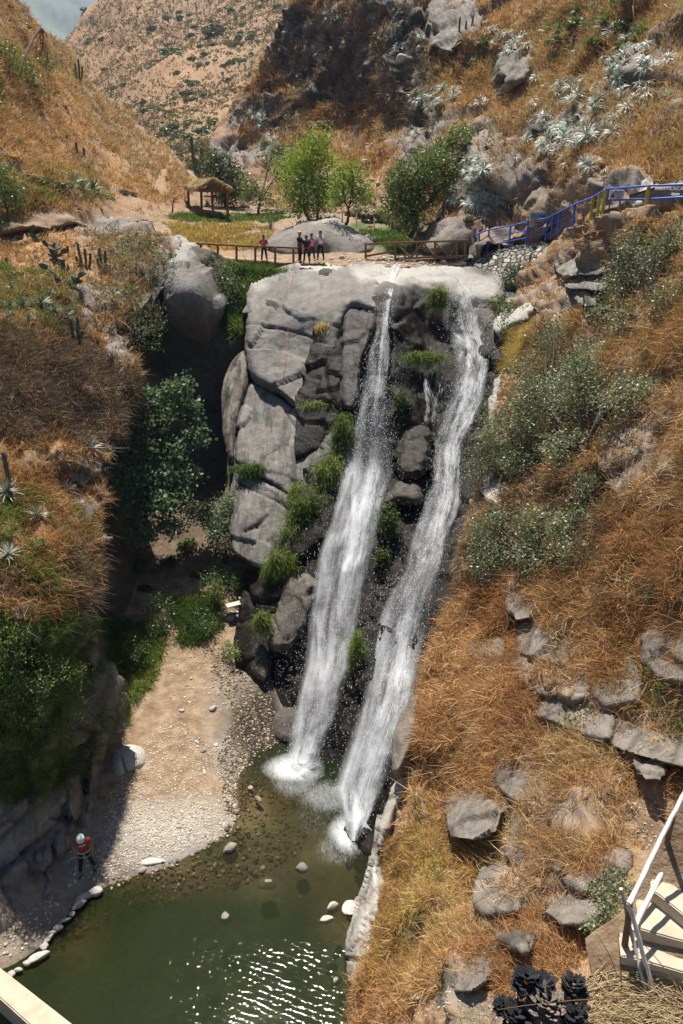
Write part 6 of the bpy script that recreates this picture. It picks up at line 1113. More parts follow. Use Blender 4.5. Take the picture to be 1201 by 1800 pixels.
gsh = P(465, 460.5, 48.9)
bm = bmesh.new(); bmesh.ops.create_uvsphere(bm, u_segments=10, v_segments=8, radius=.085, matrix=Matrix.Translation(gsh+Vector((-.03, -.12, 1.17))) @ Matrix.Diagonal((1, .35, 1, 1))); o = bmobj('shirt_print', bm, flat_mat('green_print', (.15, .45, .2)), None, True)
o.parent = [x for x in bpy.data.objects if x.name.startswith('person') and 'pink and green' in x.get('label', '')][0]; o.matrix_parent_inverse = (Matrix.Translation(gsh) @ Matrix.Rotation(R(4), 4, 'Z') @ Matrix.Scale(1.6/1.7, 4)).inverted()
rp = [list(P(*a)) for a in ((530, 446, 46.5), (527, 453, 46.2), (520, 461, 46.2), (517, 466, 45))]; tag(bm_from('rope', *tubes([(np.array(rp), np.full(4, .02))], 5), m_rope), 'red rope running from the climbers to the edge', 'rope')
rp = [list(P(*a)) for a in ((541, 449, 46.3), (547, 455, 46.1), (556, 458, 45.8), (566, 461, 45.6))]; tag(bm_from('rope', *tubes([(np.array(rp), np.full(4, .022))], 5), yr), 'yellow rope lying slack by the climbers', 'rope')
# ================================================================ TREES AND SHRUBS
PB = px_blob
def blobs(Y, *L):
    return [PB(a, b, (e[0] if e else Y), rx, ry) for a, b, rx, ry, *e in L]
plant('tree', 'wide grey-green tree leaning over the cascade from the right bank', 'tree', right_bank.pt(1060, 838), on_blobs(right_bank, 1.1, (900, 770, 70, 52, .4), (860, 820, 42, 48), (960, 720, 72, 55, .6), (1030, 690, 70, 55, .6), (1110, 700, 66, 38, .6), (960, 660, 62, 40, .3), (1050, 640, 70, 40, .4), (1010, 790, 60, 42, .3), (930, 810, 52, 40), (1040, 860, 34, 32), (990, 600, 56, 28), (1090, 770, 34, 30), (1150, 690, 30, 22)), 46000, .085, M['olive'], M['bark'], .15, twigs=9, spray=.16)
plant('tree', 'thin-branched small tree below the yellow railing', 'tree', right_bank.pt(1150, 612), on_blobs(right_bank, 1.2, (1100, 500, 46, 40), (1160, 460, 40, 44), (1180, 530, 40, 46), (1110, 560, 44, 32), (1190, 420, 30, 34), (1120, 440, 36, 34), (1060, 550, 30, 22)), 12000, .085, M['olive'], M['bark'], .11, twigs=12, spray=.16)
plant('bush', 'low grey-green bush in shade at the foot of the right bank tree', 'bush', right_bank.pt(960, 1030), on_blobs(right_bank, 1.0, (880, 930, 56, 38), (950, 930, 58, 40), (1010, 930, 50, 42), (870, 985, 50, 36), (940, 985, 54, 34), (1020, 975, 44, 34), (840, 950, 26, 26)), 21000, .075, M['olive'], M['bark'], .10, twigs=7, spray=.13)
plant('willow', 'tall bright yellow-green tree behind the long boulder', 'tree', P(555, 392, 58), blobs(58, (545, 270, 40, 26), (515, 310, 34, 32, 57), (575, 300, 32, 32), (540, 335, 40, 30, 57), (508, 350, 26, 24, 57.5), (575, 345, 28, 28), (560, 245, 26, 16), (530, 285, 30, 26), (545, 370, 34, 16, 57)), 9500, .17, M['lime'], M['bark'], .16, twigs=8, spray=.26, trunks=3)
plant('sapling_tree', 'small airy yellow-green tree right of the tall bright one', 'tree', P(608, 392, 54), blobs(54, (605, 320, 30, 24), (635, 330, 24, 24), (620, 300, 24, 14), (590, 345, 18, 16), (640, 350, 16, 14)), 3600, .15, M['lime'], M['bark'], .10, twigs=10, spray=.28)
plant('tree', 'dense dark green tree above the braced footbridge', 'tree', P(722, 412, 52), blobs(51, (712, 350, 34, 34), (740, 345, 30, 34), (735, 300, 32, 34), (700, 315, 24, 30), (762, 285, 28, 30, 52), (790, 262, 26, 26, 53), (720, 385, 32, 22, 50), (765, 330, 24, 28, 51), (690, 365, 20, 24), (810, 240, 22, 22, 54), (790, 300, 22, 24, 52)), 12000, .16, M['midgreen'], M['bark'], .2, twigs=6, spray=.24)
plant('tree', 'dark round tree behind the thatched shelter', 'tree', P(400, 365, 74), blobs(74, (390, 300, 34, 28), (410, 325, 28, 28), (375, 285, 18, 18), (395, 345, 24, 18)), 6500, .2, M['darkleaf'], M['bark'], .22, twigs=7, spray=.38)
plant('tree', 'grey-green small tree between the shelter and the bright tree', 'tree', P(450, 378, 70), blobs(70, (450, 340, 26, 22), (475, 350, 22, 18), (440, 320, 16, 16), (480, 265, 24, 20, 74), (500, 290, 24, 20, 72)), 2600, .18, M['midgreen'], M['bark'], .12, twigs=9, spray=.35)
plant('tree', 'dark drooping tree on the upper left hillside', 'tree', left_hill.pt(10, 190), on_blobs(left_hill, 0.8, (0, 110, 40, 34), (35, 135, 34, 30), (60, 160, 18, 16), (-30, 150, 30, 34), (70, 110, 30, 12)), 9000, .17, M['midgreen'], M['bark'], .2, twigs=9, spray=.32)
plant('bush', 'bright green rounded bush at the left edge of the plateau', 'bush', P(15, 385, 45), blobs(45, (5, 330, 34, 26), (30, 345, 22, 20), (10, 300, 20, 12, 45), (-20, 350, 30, 26)), 3200, .12, M['midgreen'], M['bark'], .08, spray=.2)
plant('shrub', 'broad half-bare shrub covering the top of the left bank', 'shrub', left_bank.pt(235, 520), on_blobs(left_bank, .8, (200, 420, 44, 28), (250, 430, 42, 32), (180, 470, 34, 28), (230, 480, 48, 36), (280, 470, 30, 40), (220, 530, 40, 30), (260, 550, 30, 40), (240, 590, 26, 32), (170, 510, 26, 20)), 7000, .10, M['greyshrub'], M['bark'], .06, twigs=30, spray=.16, trunks=4)
plant('shrub', 'fresh green shoots rising through the half-bare shrub', 'shrub', left_bank.pt(250, 560), on_blobs(left_bank, 1.0, (250, 460, 50, 50), (230, 540, 36, 50), (190, 440, 30, 30), (270, 590, 20, 30)), 2600, .10, M['midgreen'], M['bark'], .04, twigs=8, spray=.14, trunks=3)
plant('bush', 'grey-green bush hanging over the ravine beside the footbridge', 'bush', P(385, 505, 46), blobs(46, (375, 480, 26, 26, 46), (395, 500, 28, 24, 45.4), (365, 495, 18, 18, 45.6), (405, 480, 16, 12, 46.4)), 3000, .11, M['olive'], M['bark'], .06, spray=.16)
plant('bush', 'vivid green bush spilling down the ravine head', 'bush', P(430, 520, 46), blobs(46, (420, 520, 24, 20, 45.6), (400, 535, 24, 18, 45), (445, 500, 22, 18, 46.2), (470, 492, 18, 12, 46.6)), 2200, .10, M['midgreen'], M['bark'], .05, spray=.16)
plant('tree', 'leafy tree standing in the dark ravine, lit from above', 'tree', P(255, 960, z=3.4), blobs(31, (225, 715, 24, 16, 32), (262, 700, 22, 18, 32.4), (300, 692, 18, 16, 32.8), (325, 680, 14, 14, 33), (335, 720, 18, 14, 32.6), (200, 760, 24, 18, 31.4), (240, 745, 26, 20, 31.6), (285, 740, 26, 18, 32), (340, 765, 22, 14, 32), (215, 800, 26, 18, 30.8), (262, 790, 26, 16, 31), (305, 790, 22, 16, 31.2), (200, 840, 22, 14, 30.2), (245, 840, 30, 18, 30.2), (290, 830, 26, 18, 30.6), (330, 835, 20, 14, 30.8), (230, 880, 26, 16, 29.6), (280, 885, 30, 18, 29.6), (320, 880, 20, 16, 30), (250, 930, 30, 20, 29.2), (300, 925, 20, 14, 29.4)), 14000, .17, M['ravineleaf'], M['bark'], .13, twigs=4, spray=.2, asp=1.7, hollow=.3)
plant('bush', 'small leafy tree against the foot of the streaked granite', 'bush', P(385, 985, z=2.6), blobs(31, (380, 905, 30, 26, 30.6), (390, 940, 22, 30, 30), (350, 900, 22, 20, 30.6), (400, 880, 14, 12, 30.8)), 4200, .12, M['ravineleaf'], M['bark'], .05, spray=.18)
plant('shrub', 'dark leafy shrub beside the shaded path', 'shrub', P(280, 1115, z=1.6), blobs(26, (280, 1070, 22, 26, 26.6), (265, 1100, 20, 20, 25.6), (292, 1095, 16, 20, 26)), 1500, .10, M['darkleaf'], M['bark'], .04, spray=.16)
for a, b, w_, h_, lb, n_ in ((375, 1030, 20, 34, 'bright green clump on the slope under the granite slab', 1500), (412, 1020, 18, 20, 'bright green clump below the undercut granite foot', 1100), (405, 1146, 18, 16, 'round pale green clump beside the wet shingle', 900), (350, 1095, 30, 24, 'grassy green clump in shade left of the rubble wall', 1000), (235, 1140, 34, 34, 'mixed green shrub at the foot of the left wall', 1900), (215, 1100, 26, 30, 'dark ferny shrub against the base of the left wall', 1300)):
    p_ = ground.pt(a, b+h_*.6); 
    if p_.y < 5: p_ = P(a, b+h_*.6, z=1.5)
    plant('green_clump', lb, 'plant', p_, blobs(p_.y, (a, b, w_, h_, p_.y), (a+w_*.4, b+h_*.3, w_*.6, h_*.6, p_.y-.4)), n_, .08, M['midgreen'] if 'dark' not in lb and 'shade' not in lb else M['darkleaf'], M['bark'], .02, twigs=3, spray=.1)  # clump in shade gets the darker leaf, shade put into its colour
plant('bush', 'large sunlit green bush hanging on the lower left wall', 'bush', left_bank.pt(70, 1270), on_blobs(left_bank, 1.0, (60, 1180, 50, 40), (110, 1190, 46, 36), (40, 1240, 50, 44), (100, 1250, 50, 42), (20, 1290, 44, 36), (80, 1310, 44, 36), (20, 1130, 36, 36), (-10, 1210, 40, 50)), 13000, .065, M['hedge'], M['bark'], .06, twigs=7, spray=.1, trunks=3)
plant('dry_shrub', 'leafless tangle of pale twigs right of the green wall bush', 'shrub', left_bank.pt(130, 1240), on_blobs(left_bank, 1.0, (150, 1170, 36, 36), (165, 1220, 28, 36), (130, 1270, 30, 26)), 260, .05, M['brush'], M['paletwig'], .03, twigs=70, spray=.1, trunks=3)
plant('dry_shrub', 'grey-brown leafless brush covering the middle of the left bank', 'shrub', left_bank.pt(110, 760), on_blobs(left_bank, 0.7, (80, 680, 60, 50), (150, 690, 60, 44), (40, 660, 50, 40), (190, 720, 30, 30), (110, 750, 60, 36)), 900, .06, M['brush'], M['bark'], .04, twigs=70, spray=.16, trunks=4)
plant('bush', 'small grey-green bush below the stone wall', 'bush', right_bank.pt(905, 512), blobs(40, (900, 490, 20, 22, 40.6), (915, 475, 12, 10, 40.8)), 1500, .11, M['darkleaf'], M['bark'], .05, spray=.16)
plant('shrub', 'soft grey-green shrub at the right edge of the lip', 'shrub', P(880, 545, 39), on_blobs(right_bank, 0.8, (885, 533, 24, 12), (900, 545, 20, 14)), 1100, .12, M['midgreen'], M['bark'], .04, spray=.14)
plant('shrub', 'small green shrub on the orange grass beside the cascade', 'shrub', right_bank.pt(900, 590), on_blobs(right_bank, 0.8, (898, 578, 20, 14)), 700, .10, M['midgreen'], M['bark'], .03, spray=.13)
plant('bush', 'small bluish-green bush between the stone wall and the big tree', 'bush', right_bank.pt(985, 612), on_blobs(right_bank, 1.0, (985, 570, 26, 22), (975, 600, 22, 16)), 1100, .10, M['olive'], M['bark'], .05, twigs=8, spray=.16)
plant('saltbush', 'pale grey-green leafy bush left of the pole handrail', 'bush', P(1060, 1640, z=11.2), [PB(a, b, float(e), rx, ry) for a, b, rx, ry, e in ((1085, 1545, 26, 18, 6.4), (1060, 1570, 24, 20, 6.3), (1095, 1575, 22, 20, 6.0), (1075, 1605, 26, 20, 5.8), (1050, 1630, 20, 16, 5.7))], 2300, .035, M['olive'], M['bark'], .016, twigs=8, spray=.05, asp=1.5)
plant('creeper', 'green creeper trailing over the shaded ledge of the right bank', 'creeper', right_bank.pt(1050, 1290), on_blobs(right_bank, 1.0, (1030, 1270, 40, 22), (1060, 1300, 34, 16), (1020, 1220, 26, 16)), 700, .07, M['midgreen'], M['bark'], .012, twigs=10, spray=.08)
plant('creeper', 'glossy green creeper at the right edge above the dark earth bank', 'creeper', right_bank.pt(1180, 1290), on_blobs(right_bank, 0.9, (1170, 1230, 34, 40), (1190, 1280, 26, 30), (1150, 1180, 30, 22)), 1000, .06, M['midgreen'], M['bark'], .012, twigs=10, spray=.07)
plant('herb', 'small green herb rooted above the sandy ledge', 'plant', right_bank.pt(874, 1720), on_blobs(right_bank, 0.9, (874, 1705, 18, 22)), 700, .03, M['midgreen'], M['bark'], .01, twigs=6, spray=.04)
plant('herb', 'thin green vine patch on the pale earth of the right bank', 'plant', right_bank.pt(925, 1640), on_blobs(right_bank, 0.9, (925, 1600, 26, 26), (905, 1560, 16, 20), (865, 1570, 10, 30), (860, 1650, 10, 40)), 700, .035, M['midgreen'], M['bark'], .01, twigs=10, spray=.05)
plant('herb', 'grey-green herb in the foreground left of the burnt stump', 'plant', right_bank.pt(830, 1790), [PB(830, 1785, 7.4, 34, 14), PB(800, 1792, 7.6, 20, 8)], 500, .03, M['olive'], M['bark'], .008, twigs=6, spray=.04)
# green growth around the falls
for a, b, w_, h_, Y, mt, lb, n_ in ((545, 915, 32, 46, 29.3, 'moss', 'long mossy clump hanging beside the left fall', 6000), (580, 850, 24, 44, 30.5, 'moss', 'upper mossy strip between granite face and left fall', 3600), (602, 775, 15, 44, 31.7, 'moss', 'narrow mossy strip beside the jet of the left fall', 2200), (520, 950, 26, 26, 28.6, 'moss', 'fringe of moss under the long mossy clump', 2400), (498, 1000, 30, 30, 27.4, 'moss', 'mossy cushion at the foot of the granite slab', 2200), (525, 870, 16, 20, 30.4, 'moss', 'ferny moss cushion at the corner of the granite slab', 900),
                           (683, 930, 20, 46, 27.4, 'midgreen', 'bright green ferns between the two falls', 2600), (672, 985, 14, 24, 26.2, 'midgreen', 'lower tuft of bright ferns between the falls', 900), (705, 710, 18, 26, 33, 'midgreen', 'green plants on the wet ledge between the falls', 1100), (632, 610, 16, 9, 37, 'greengrass', 'grass tuft on the shelf beside the upper left fall', 700), (580, 575, 22, 6, 37.6, 'gold', 'golden moss cushion on the crack of the granite block', 700), (560, 713, 26, 6, 34, 'moss', 'moss line along the lower edge of the granite block', 700), (440, 824, 26, 7, 31.9, 'greengrass', 'green grass line on the crack of the streaked granite', 700), (770, 522, 16, 16, 39, 'moss', 'hanging moss under the lip between the falls', 700), (745, 628, 40, 8, 35.2, 'moss', 'mossy shelf between the two falls', 800), (462, 1092, 10, 16, 25, 'moss', 'fern tuft on the dark rock at the foot of the slab', 900), (628, 1150, 6, 40, 22.6, 'moss', 'thin moss strip between the lower falls', 1400), (852, 725, 10, 14, 32, 'midgreen', 'green tuft on the right edge of the cascade', 300)):
    c, r_ = PB(a, b, Y, w_, h_); k = n_//2; Pq = c+rng.normal(0, .45, (k, 3))*r_*np.array((1, .5, 1)); nn = np.tile((0, -.7, .5), (k, 1))
    v, f, t = blades(Pq, nn, k=5, ln=.34 if mt != 'midgreen' else .26, spread=.6, up=.3, droop=1.1)
    if mt == 'midgreen': v, f, t = leafquads(Pq, .11, 3)
    o = mesh('moss_clump', v, f, M[mt], None, {'tint': t}, False); tag(o, lb, 'moss')
# rosette plants
_U = 'first second third fourth fifth sixth seventh eighth ninth'.split(); ORD = 'first second third fourth fifth sixth seventh eighth ninth tenth eleventh twelfth thirteenth fourteenth fifteenth sixteenth seventeenth eighteenth nineteenth twentieth twenty-first twenty-second twenty-third twenty-fourth twenty-fifth twenty-sixth twenty-seventh twenty-eighth twenty-ninth thirtieth'.split()
for _t, _hn in (('thirty', 'fortieth'), ('forty', 'fiftieth'), ('fifty', 'sixtieth')): ORD += ['%s-%s' % (_t, u_) for u_ in _U]+[_hn]
def ordinals(obs, label, what):
    obs = sorted(obs, key=lambda o: project([list(o.location)])[0][0])
    if len(obs) > 60: return
    for q, o in enumerate(obs): o['label'] = '%s, %s from the left %s' % (label.replace(' rosette plant', ' rosette').replace('silver ', '').replace(' plant in the', ' plant in').replace(' the patch at', ' patch at'), ORD[q], what)
RS = [rosette(s_, n_, L, w_, dr, up) for s_, n_, L, w_, dr, up in ((1, 34, .52, .05, 1.0, .8), (2, 28, .46, .055, 1.3, .7), (3, 40, .58, .045, .8, 1.)) ]
RG = [rosette(s_, 40, .6, .05, .45, 1.1) for s_ in (5, 6)]
def put_rosettes(sheet, pts, label, group, meshes, mat, sc=1., name='rosette_plant', off=.12, normal=True):
    obs = []
    for q, (a, b) in enumerate(pts):
        Pq, Nq, ok = sheet.at([a], [b])
        if not ok[0]: continue
        o = link(name, meshes[q % len(meshes)]); obs.append(o); o.location = Pq[0]+Nq[0]*off; o.rotation_euler = (Vector(Nq[0]).lerp(Vector((0, -.3, 1)), .3)).to_track_quat('Z', 'Y').to_euler(); o.rotation_euler.rotate_axis('Z', q*1.7)
        s_ = sc*random.uniform(.7, 1.25); o.scale = (s_, s_, s_); tag(o, label, 'plant', group)
        o.material_slots[0].link = 'OBJECT' if len(o.material_slots) else 'DATA'; o.material_slots[0].material = mat
    if group and 1 < len(obs) <= 60: ordinals(obs, label.replace('rosette plant', 'rosette'), 'there')
for me in RS+RG: me.materials.append(M['silver'])
def cl(cx, cy, rx, ry, n_): return [(cx+random.gauss(0, .5)*rx, cy+random.gauss(0, .5)*ry) for _ in range(n_)]
put_rosettes(right_hill, cl(1100, 125, 75, 55, 46), 'silver rosette plant in the large bank high on the right', 'rosettes of the high right bank', RS, M['silver'], 1.2, off=.24)
put_rosettes(right_hill, cl(905, 95, 36, 34, 22)+cl(920, 130, 30, 50, 6), 'silver rosette plant on and under the mushroom-shaped crag', 'rosettes on the mushroom-shaped crag', RS, M['silver'], 1.2, off=.24)
put_rosettes(right_hill, cl(1000, 260, 60, 45, 36)+cl(1040, 290, 40, 40, 8), 'silver rosette plant above the yellow railing', 'rosettes above the yellow railing', RS, M['silver'], 1.2, off=.24)
put_rosettes(right_hill, cl(855, 345, 42, 55, 48), 'silver rosette plant in the cluster left of the painted sign', 'rosettes left of the painted sign', RS, M['silver'], 1.2, off=.24)
put_rosettes(right_hill, cl(780, 190, 60, 45, 24)+cl(730, 170, 30, 40, 8), 'silver rosette plant on the dark ribs above the dark tree', 'rosettes above the dark tree', RS, M['silver'], 1.2, off=.24)
put_rosettes(right_hill, cl(640, 60, 120, 60, 22)+cl(510, 60, 30, 70, 10)+cl(720, 120, 60, 60, 8), 'dusty rosette plant around the dark stepped cliff', 'rosettes around the stepped cliff', RS, M['agave'], 1.4)
put_rosettes(right_hill, cl(450, 210, 50, 16, 16), 'rosette plant on the small ridge above the shelter tree', 'rosettes on the small ridge', RS, M['silver'], 1.4)
put_rosettes(right_hill, cl(1000, 180, 60, 30, 12)+cl(1060, 210, 60, 30, 8), 'silver rosette plant scattered on the orange slope', 'rosettes scattered on the orange slope', RS, M['silver'], 1.2, off=.24)
put_rosettes(right_hill, cl(1080, 50, 70, 40, 22)+cl(1000, 60, 50, 40, 8), 'green spiky rosette on the grassy upper right slope', 'green rosettes of the upper right slope', RG, M['midgreen'], 1.3)
put_rosettes(left_bank, [(15, 540), (40, 545), (70, 540), (95, 555), (60, 520), (25, 515), (85, 530), (20, 560), (110, 560), (50, 570), (10, 610), (25, 590)], 'green rosette plant in the patch at the left edge of the bank', 'rosettes in the patch at the left edge', RG, M['agave'], .85)
put_rosettes(left_bank, [(195, 530), (190, 520), (283, 540)], 'grey rosette under the half-bare shrub', 'rosettes under the half-bare shrub', RG, M['silver'], .9)
put_rosettes(left_hill, [(120, 335), (135, 345), (150, 330), (110, 350), (140, 320), (155, 350)], 'dark rosette plant in the clump left of the shelter path', 'rosettes left of the shelter path', RG, M['agave'], 1.7)
for a, b, sc_, lb in ((118, 858, 1.0, 'silver rosette under the dry curling stalks'), (152, 795, .8, 'silver rosette on the brown face of the left bank'), (182, 800, .9, 'rosette at the outer edge of the left bank'), (190, 845, .9, 'spiky rosette overhanging the ravine'), (10, 870, .9, 'pale rosette at the left edge of the picture'), (15, 985, .8, 'small pale rosette above the green creeper'), (60, 905, .7, 'grey rosette among dead grass'), (140, 1050, .6, 'rosette on the rim beside the grey brush'), (135, 890, .8, 'rosette on the block under the flower stalks')):
    put_rosettes(left_bank, [(a, b)], lb, None, RG, M['silver'], sc_)
put_rosettes(right_bank, [(712, 1332)], 'silver rosette growing above the pale shore rock', None, RG, M['silver'], .75); put_rosettes(right_bank, [(1160, 1035)], 'striking yellow-green rosette in the dry grass at the right edge', None, RG, M['agave'], .75)
put_rosettes(plateau, [(476, 404)], 'dark rosette plant left of the long domed boulder', None, RG, M['agave'], 1.3)
# cacti
def cactus(base, label, stems, r_=.11, group=None):
    root = empty('column_cactus', base, label, 'cactus', group)
    for dx, dy, dz, h_ in stems:
        pts = np.array([(dx*.3, dy*.3, -.3), (dx*.8, dy*.8, h_*.3), (dx, dy, h_*.7), (dx*1.05, dy*1.05, h_)]); V, Fc = tubes([(np.stack([np.interp(np.linspace(0, 3, 12), np.arange(4), pts[:, c]) for c in range(3)], 1), np.r_[np.full(10, r_), r_*.85, r_*.4]*np.array([1+.05*math.sin(i*2) for i in range(12)]))], 10)
        ang = np.arctan2(V[:, 1]-dy, V[:, 0]-dx); bm_from('stem', V, Fc, M['cactus'], root)
    return root
for a, b, lb, stems in ((150, 478, 'group of column cacti on the left bank beside the half-bare shrub', [(-.25, 0, 0, 1.8), (.1, .1, 0, 1.4), (.45, 0, 0, 1.1), (-.5, .1, 0, .9)]), (180, 478, 'pair of column cacti nearest the half-bare shrub', [(0, 0, 0, 1.5), (.3, .1, 0, 1.3), (-.2, .0, 0, .8)]), (133, 600, 'slim column cactus left of the bank boulder', [(0, 0, 0, 1.5), (.35, 0, 0, 1.6), (.5, 0, 0, .8)]), (20, 870, 'thin dark cactus stem at the left edge', [(0, 0, 0, 1.9)]), (14, 475, 'short cactus stump on the bare ground', [(0, 0, 0, .6)]), (121, 462, 'small cactus stump left of the cactus group', [(0, 0, 0, .8)])):
    cactus(left_bank.pt(a, b), lb, [(x*.8, y, z_, h_*.75) for x, y, z_, h_ in stems], .07)
for a, b, lb, stems in ((135, 145, 'forked dead cactus on the left ridge against the far hill', [(0, 0, 0, 3.2), (.7, 0, 0, 3.8), (-.4, 0, 0, 2.2), (1.2, 0, 0, 2.6)]), (132, 275, 'short cactus column on the left hillside', [(0, 0, 0, 1.4)]), (143, 280, 'small cactus just right of the short column', [(0, 0, 0, .9)])):
    cactus(left_hill.pt(a, b), lb, [(x*.6, y, z_, h_*.6) for x, y, z_, h_ in stems], .10)
for a, b, lb, stems in ((812, 90, 'cluster of grey cactus columns below the tall crag', [(0, 0, 0, 2.8), (.5, 0, 0, 2.4), (1, 0, 0, 3), (1.4, 0, 0, 2.2)]), (960, 165, 'tall dead trunk on the orange slope', [(.5, 0, 0, 3.4)]), (1010, 120, 'grey cactus columns beside the green rosettes', [(0, 0, 0, 2.4), (.4, 0, 0, 1.8)])):
    cactus(right_hill.pt(a, b), lb, [(x, y, z_, h_*.7) for x, y, z_, h_ in stems], .08)
cactus(P(346, 300, 82), 'tall forked cactus behind the thatched shelter', [(-.3, 0, 0, 3.2), (.6, 0, 0, 2.2), (0, 0, 0, 1.2)], .16)
# prickly pears
def pear(base, label, seed):
    rr = random.Random(seed); root = empty('prickly_pear', base, label, 'cactus'); bm = bmesh.new(); tips = [(Vector((0, 0, 0)), 0)]
    for i in range(16):
        o0, lv = tips[rr.randrange(len(tips))] if i else tips[0]; d = Vector((rr.gauss(0, .7), rr.gauss(0, .4), rr.uniform(.4, 1))).normalized(); L = rr.uniform(.16, .24); c = o0+d*L*.9
        bmesh.ops.create_icosphere(bm, subdivisions=2, radius=1, matrix=Matrix.Translation(c) @ d.to_track_quat('Z', 'Y').to_matrix().to_4x4() @ Matrix.Rotation(rr.uniform(0, 3), 4, 'Z') @ Matrix.Diagonal((L*.62, .035, L, 1))); tips.append((c+d*L*.8, lv+1))
    bmobj('pads', bm, M['cactus'], root, True); return root
for q, (a, b, lb) in enumerate([(98, 470, 'prickly pear with dark pads on the left bank'), (60, 436, 'pale dead prickly pear on the bare ground'), (105, 485, 'lower prickly pear beside the first one'), (128, 525, 'small prickly pear on the straw slope')]): pear(left_bank.pt(a, b), lb, q)
# hillside shrubs: prototypes then copies
def shrub_mesh(seed, n_=420):
    r2 = np.random.default_rng(seed); d = r2.normal(size=(n_, 3)); d /= np.linalg.norm(d, axis=1)[:, None]; d[:, 2] = np.abs(d[:, 2])*.8; C = d*(r2.uniform(.35, 1, n_)**.6*(1+.3*fbm(d, 1.5, 3, seed)))[:, None]
    n = n_; D = r2.normal(size=(n, 3)); D /= np.linalg.norm(D, axis=1)[:, None]; X = np.cross(D, r2.normal(size=(n, 3))); X /= np.linalg.norm(X, axis=1)[:, None]; s_ = .13
    V = np.stack([C-D*s_, C+X*s_*.7, C+D*s_, C-X*s_*.7], 1).reshape(-1, 3); o = mesh('shrub', V, np.arange(4*n).reshape(n, 4), M['midgreen'], None, {'tint': np.repeat(np.clip(r2.uniform(0, .6, n)+fbm(C, 1.5, 2, seed)*.5, 0, 1), 4)}, False); me = o.data; bpy.data.objects.remove(o); return me
SM = [shrub_mesh(s_) for s_ in (1, 2, 3, 4)]
def shrubs(sheet, pts, mats, label, group, kx=1.):
    obs = []
    for q, (a, b, r_) in enumerate(pts):
        Pq, Nq, ok = sheet.at([a], [b])
        if not ok[0]: continue
        o = link('shrub', SM[q % 4]); obs.append(o); k = r_/ppm(a, b, Pq[0][1]); o.location = Pq[0]-Nq[0]*k*.15; o.scale = (k*random.uniform(.9, 1.5), k, k*random.uniform(.6, .95)); o.rotation_euler = (0, 0, q*2.1); o.material_slots[0].link = 'OBJECT'; o.material_slots[0].material = M[mats[q % len(mats)]]; tag(o, label if isinstance(label, str) else label[q], 'shrub', group)
    if group and 1 < len(obs) <= 30: ordinals(obs, label, 'there')
fh = [(155, 25, 9), (405, 15, 9), (380, 60, 24), (305, 95, 18), (310, 105, 12), (270, 58, 11), (375, 38, 9), (162, 77, 7), (230, 85, 6), (345, 120, 8), (335, 155, 10)]
shrubs(far_hill, fh, ['darkleaf', 'midgreen', 'greyshrub'], ['dark shrub on the skyline of the far hill', 'shrub near the top edge of the far hill', 'widest green shrub of the far hill', 'round dark shrub in the middle of the far hill', 'shrub just below the round dark one', 'light green shrub high on the far hill', 'thin shrub above the widest one', 'small shrub low on the left flank of the far hill', 'small shrub in the middle of the left flank', 'shrub above the pale outcrop of the far hill', 'shrub left of the pale outcrop of the far hill'], None)
pts = []
while len(pts) < 290:
    a = random.uniform(160, 520); b = random.uniform(5, 330)
    if fbm(np.array([[a, b, 0.]]), .018, 3, 61)[0] > -.02+random.gauss(0, .18)-(b-120)/700: pts.append((a, b, random.uniform(2.4, 8)*(1+b/380)))
shrubs(far_hill, pts, ['greyshrub', 'midgreen', 'olive', 'darkleaf', 'olive'], 'small shrub dotted among others on the far hill', 'small shrubs dotted over the far hill')
shrubs(left_hill, [(60, 205, 7), (110, 190, 9), (90, 165, 11), (230, 300, 9), (200, 250, 8), (140, 225, 12), (250, 330, 9), (270, 345, 12), (60, 290, 12), (90, 310, 14), (40, 320, 10), (170, 310, 9), (215, 345, 8), (30, 250, 9), (70, 60, 10), (40, 50, 12), (255, 300, 7), (300, 362, 8), (60, 330, 16), (20, 260, 14), (110, 240, 12), (150, 320, 16), (95, 345, 18), (190, 355, 12), (230, 350, 10), (10, 290, 16), (45, 180, 12)], ['greyshrub', 'straw', 'midgreen', 'olive'], 'low shrub on the dry left hillside', 'low shrubs of the left hillside')
shrubs(right_hill, [(690, 240, 18), (655, 255, 13), (610, 200, 14), (575, 225, 16), (520, 230, 12), (470, 260, 12), (700, 205, 11), (840, 105, 26), (860, 85, 20), (1030, 60, 26), (1000, 85, 24), (985, 110, 18), (1060, 95, 22), (1100, 60, 26), (1120, 30, 22), (640, 380, 12), (830, 180, 14), (780, 240, 14), (560, 180, 12), (600, 345, 12), (830, 420, 12), (660, 395, 14), (695, 398, 12), (1180, 60, 14), (560, 260, 12)], ['midgreen', 'darkleaf', 'greyshrub', 'olive'], 'green-grey shrub on the steep right hillside', 'shrubs of the right hillside')
shrubs(plateau, [(470, 370, 10), (495, 375, 11), (430, 365, 10), (345, 362, 9), (332, 360, 10), (650, 398, 8), (500, 365, 9), (248, 385, 9), (520, 372, 9), (100, 430, 9)], ['midgreen', 'darkleaf', 'olive'], 'small green shrub on the plateau', 'small shrubs of the plateau')
shrubs(left_bank, [(20, 880, 14), (60, 960, 16), (110, 930, 12), (30, 1010, 18), (100, 985, 10), (140, 1005, 10), (20, 600, 14), (60, 615, 10), (165, 640, 12), (20, 700, 10), (90, 870, 9), (45, 1050, 14), (150, 900, 9), (12, 940, 12), (120, 515, 12), (30, 495, 12)], ['midgreen', 'hedge', 'olive', 'greyshrub'], 'small green shrub among dead grass on the left bank', 'small shrubs on the left bank')
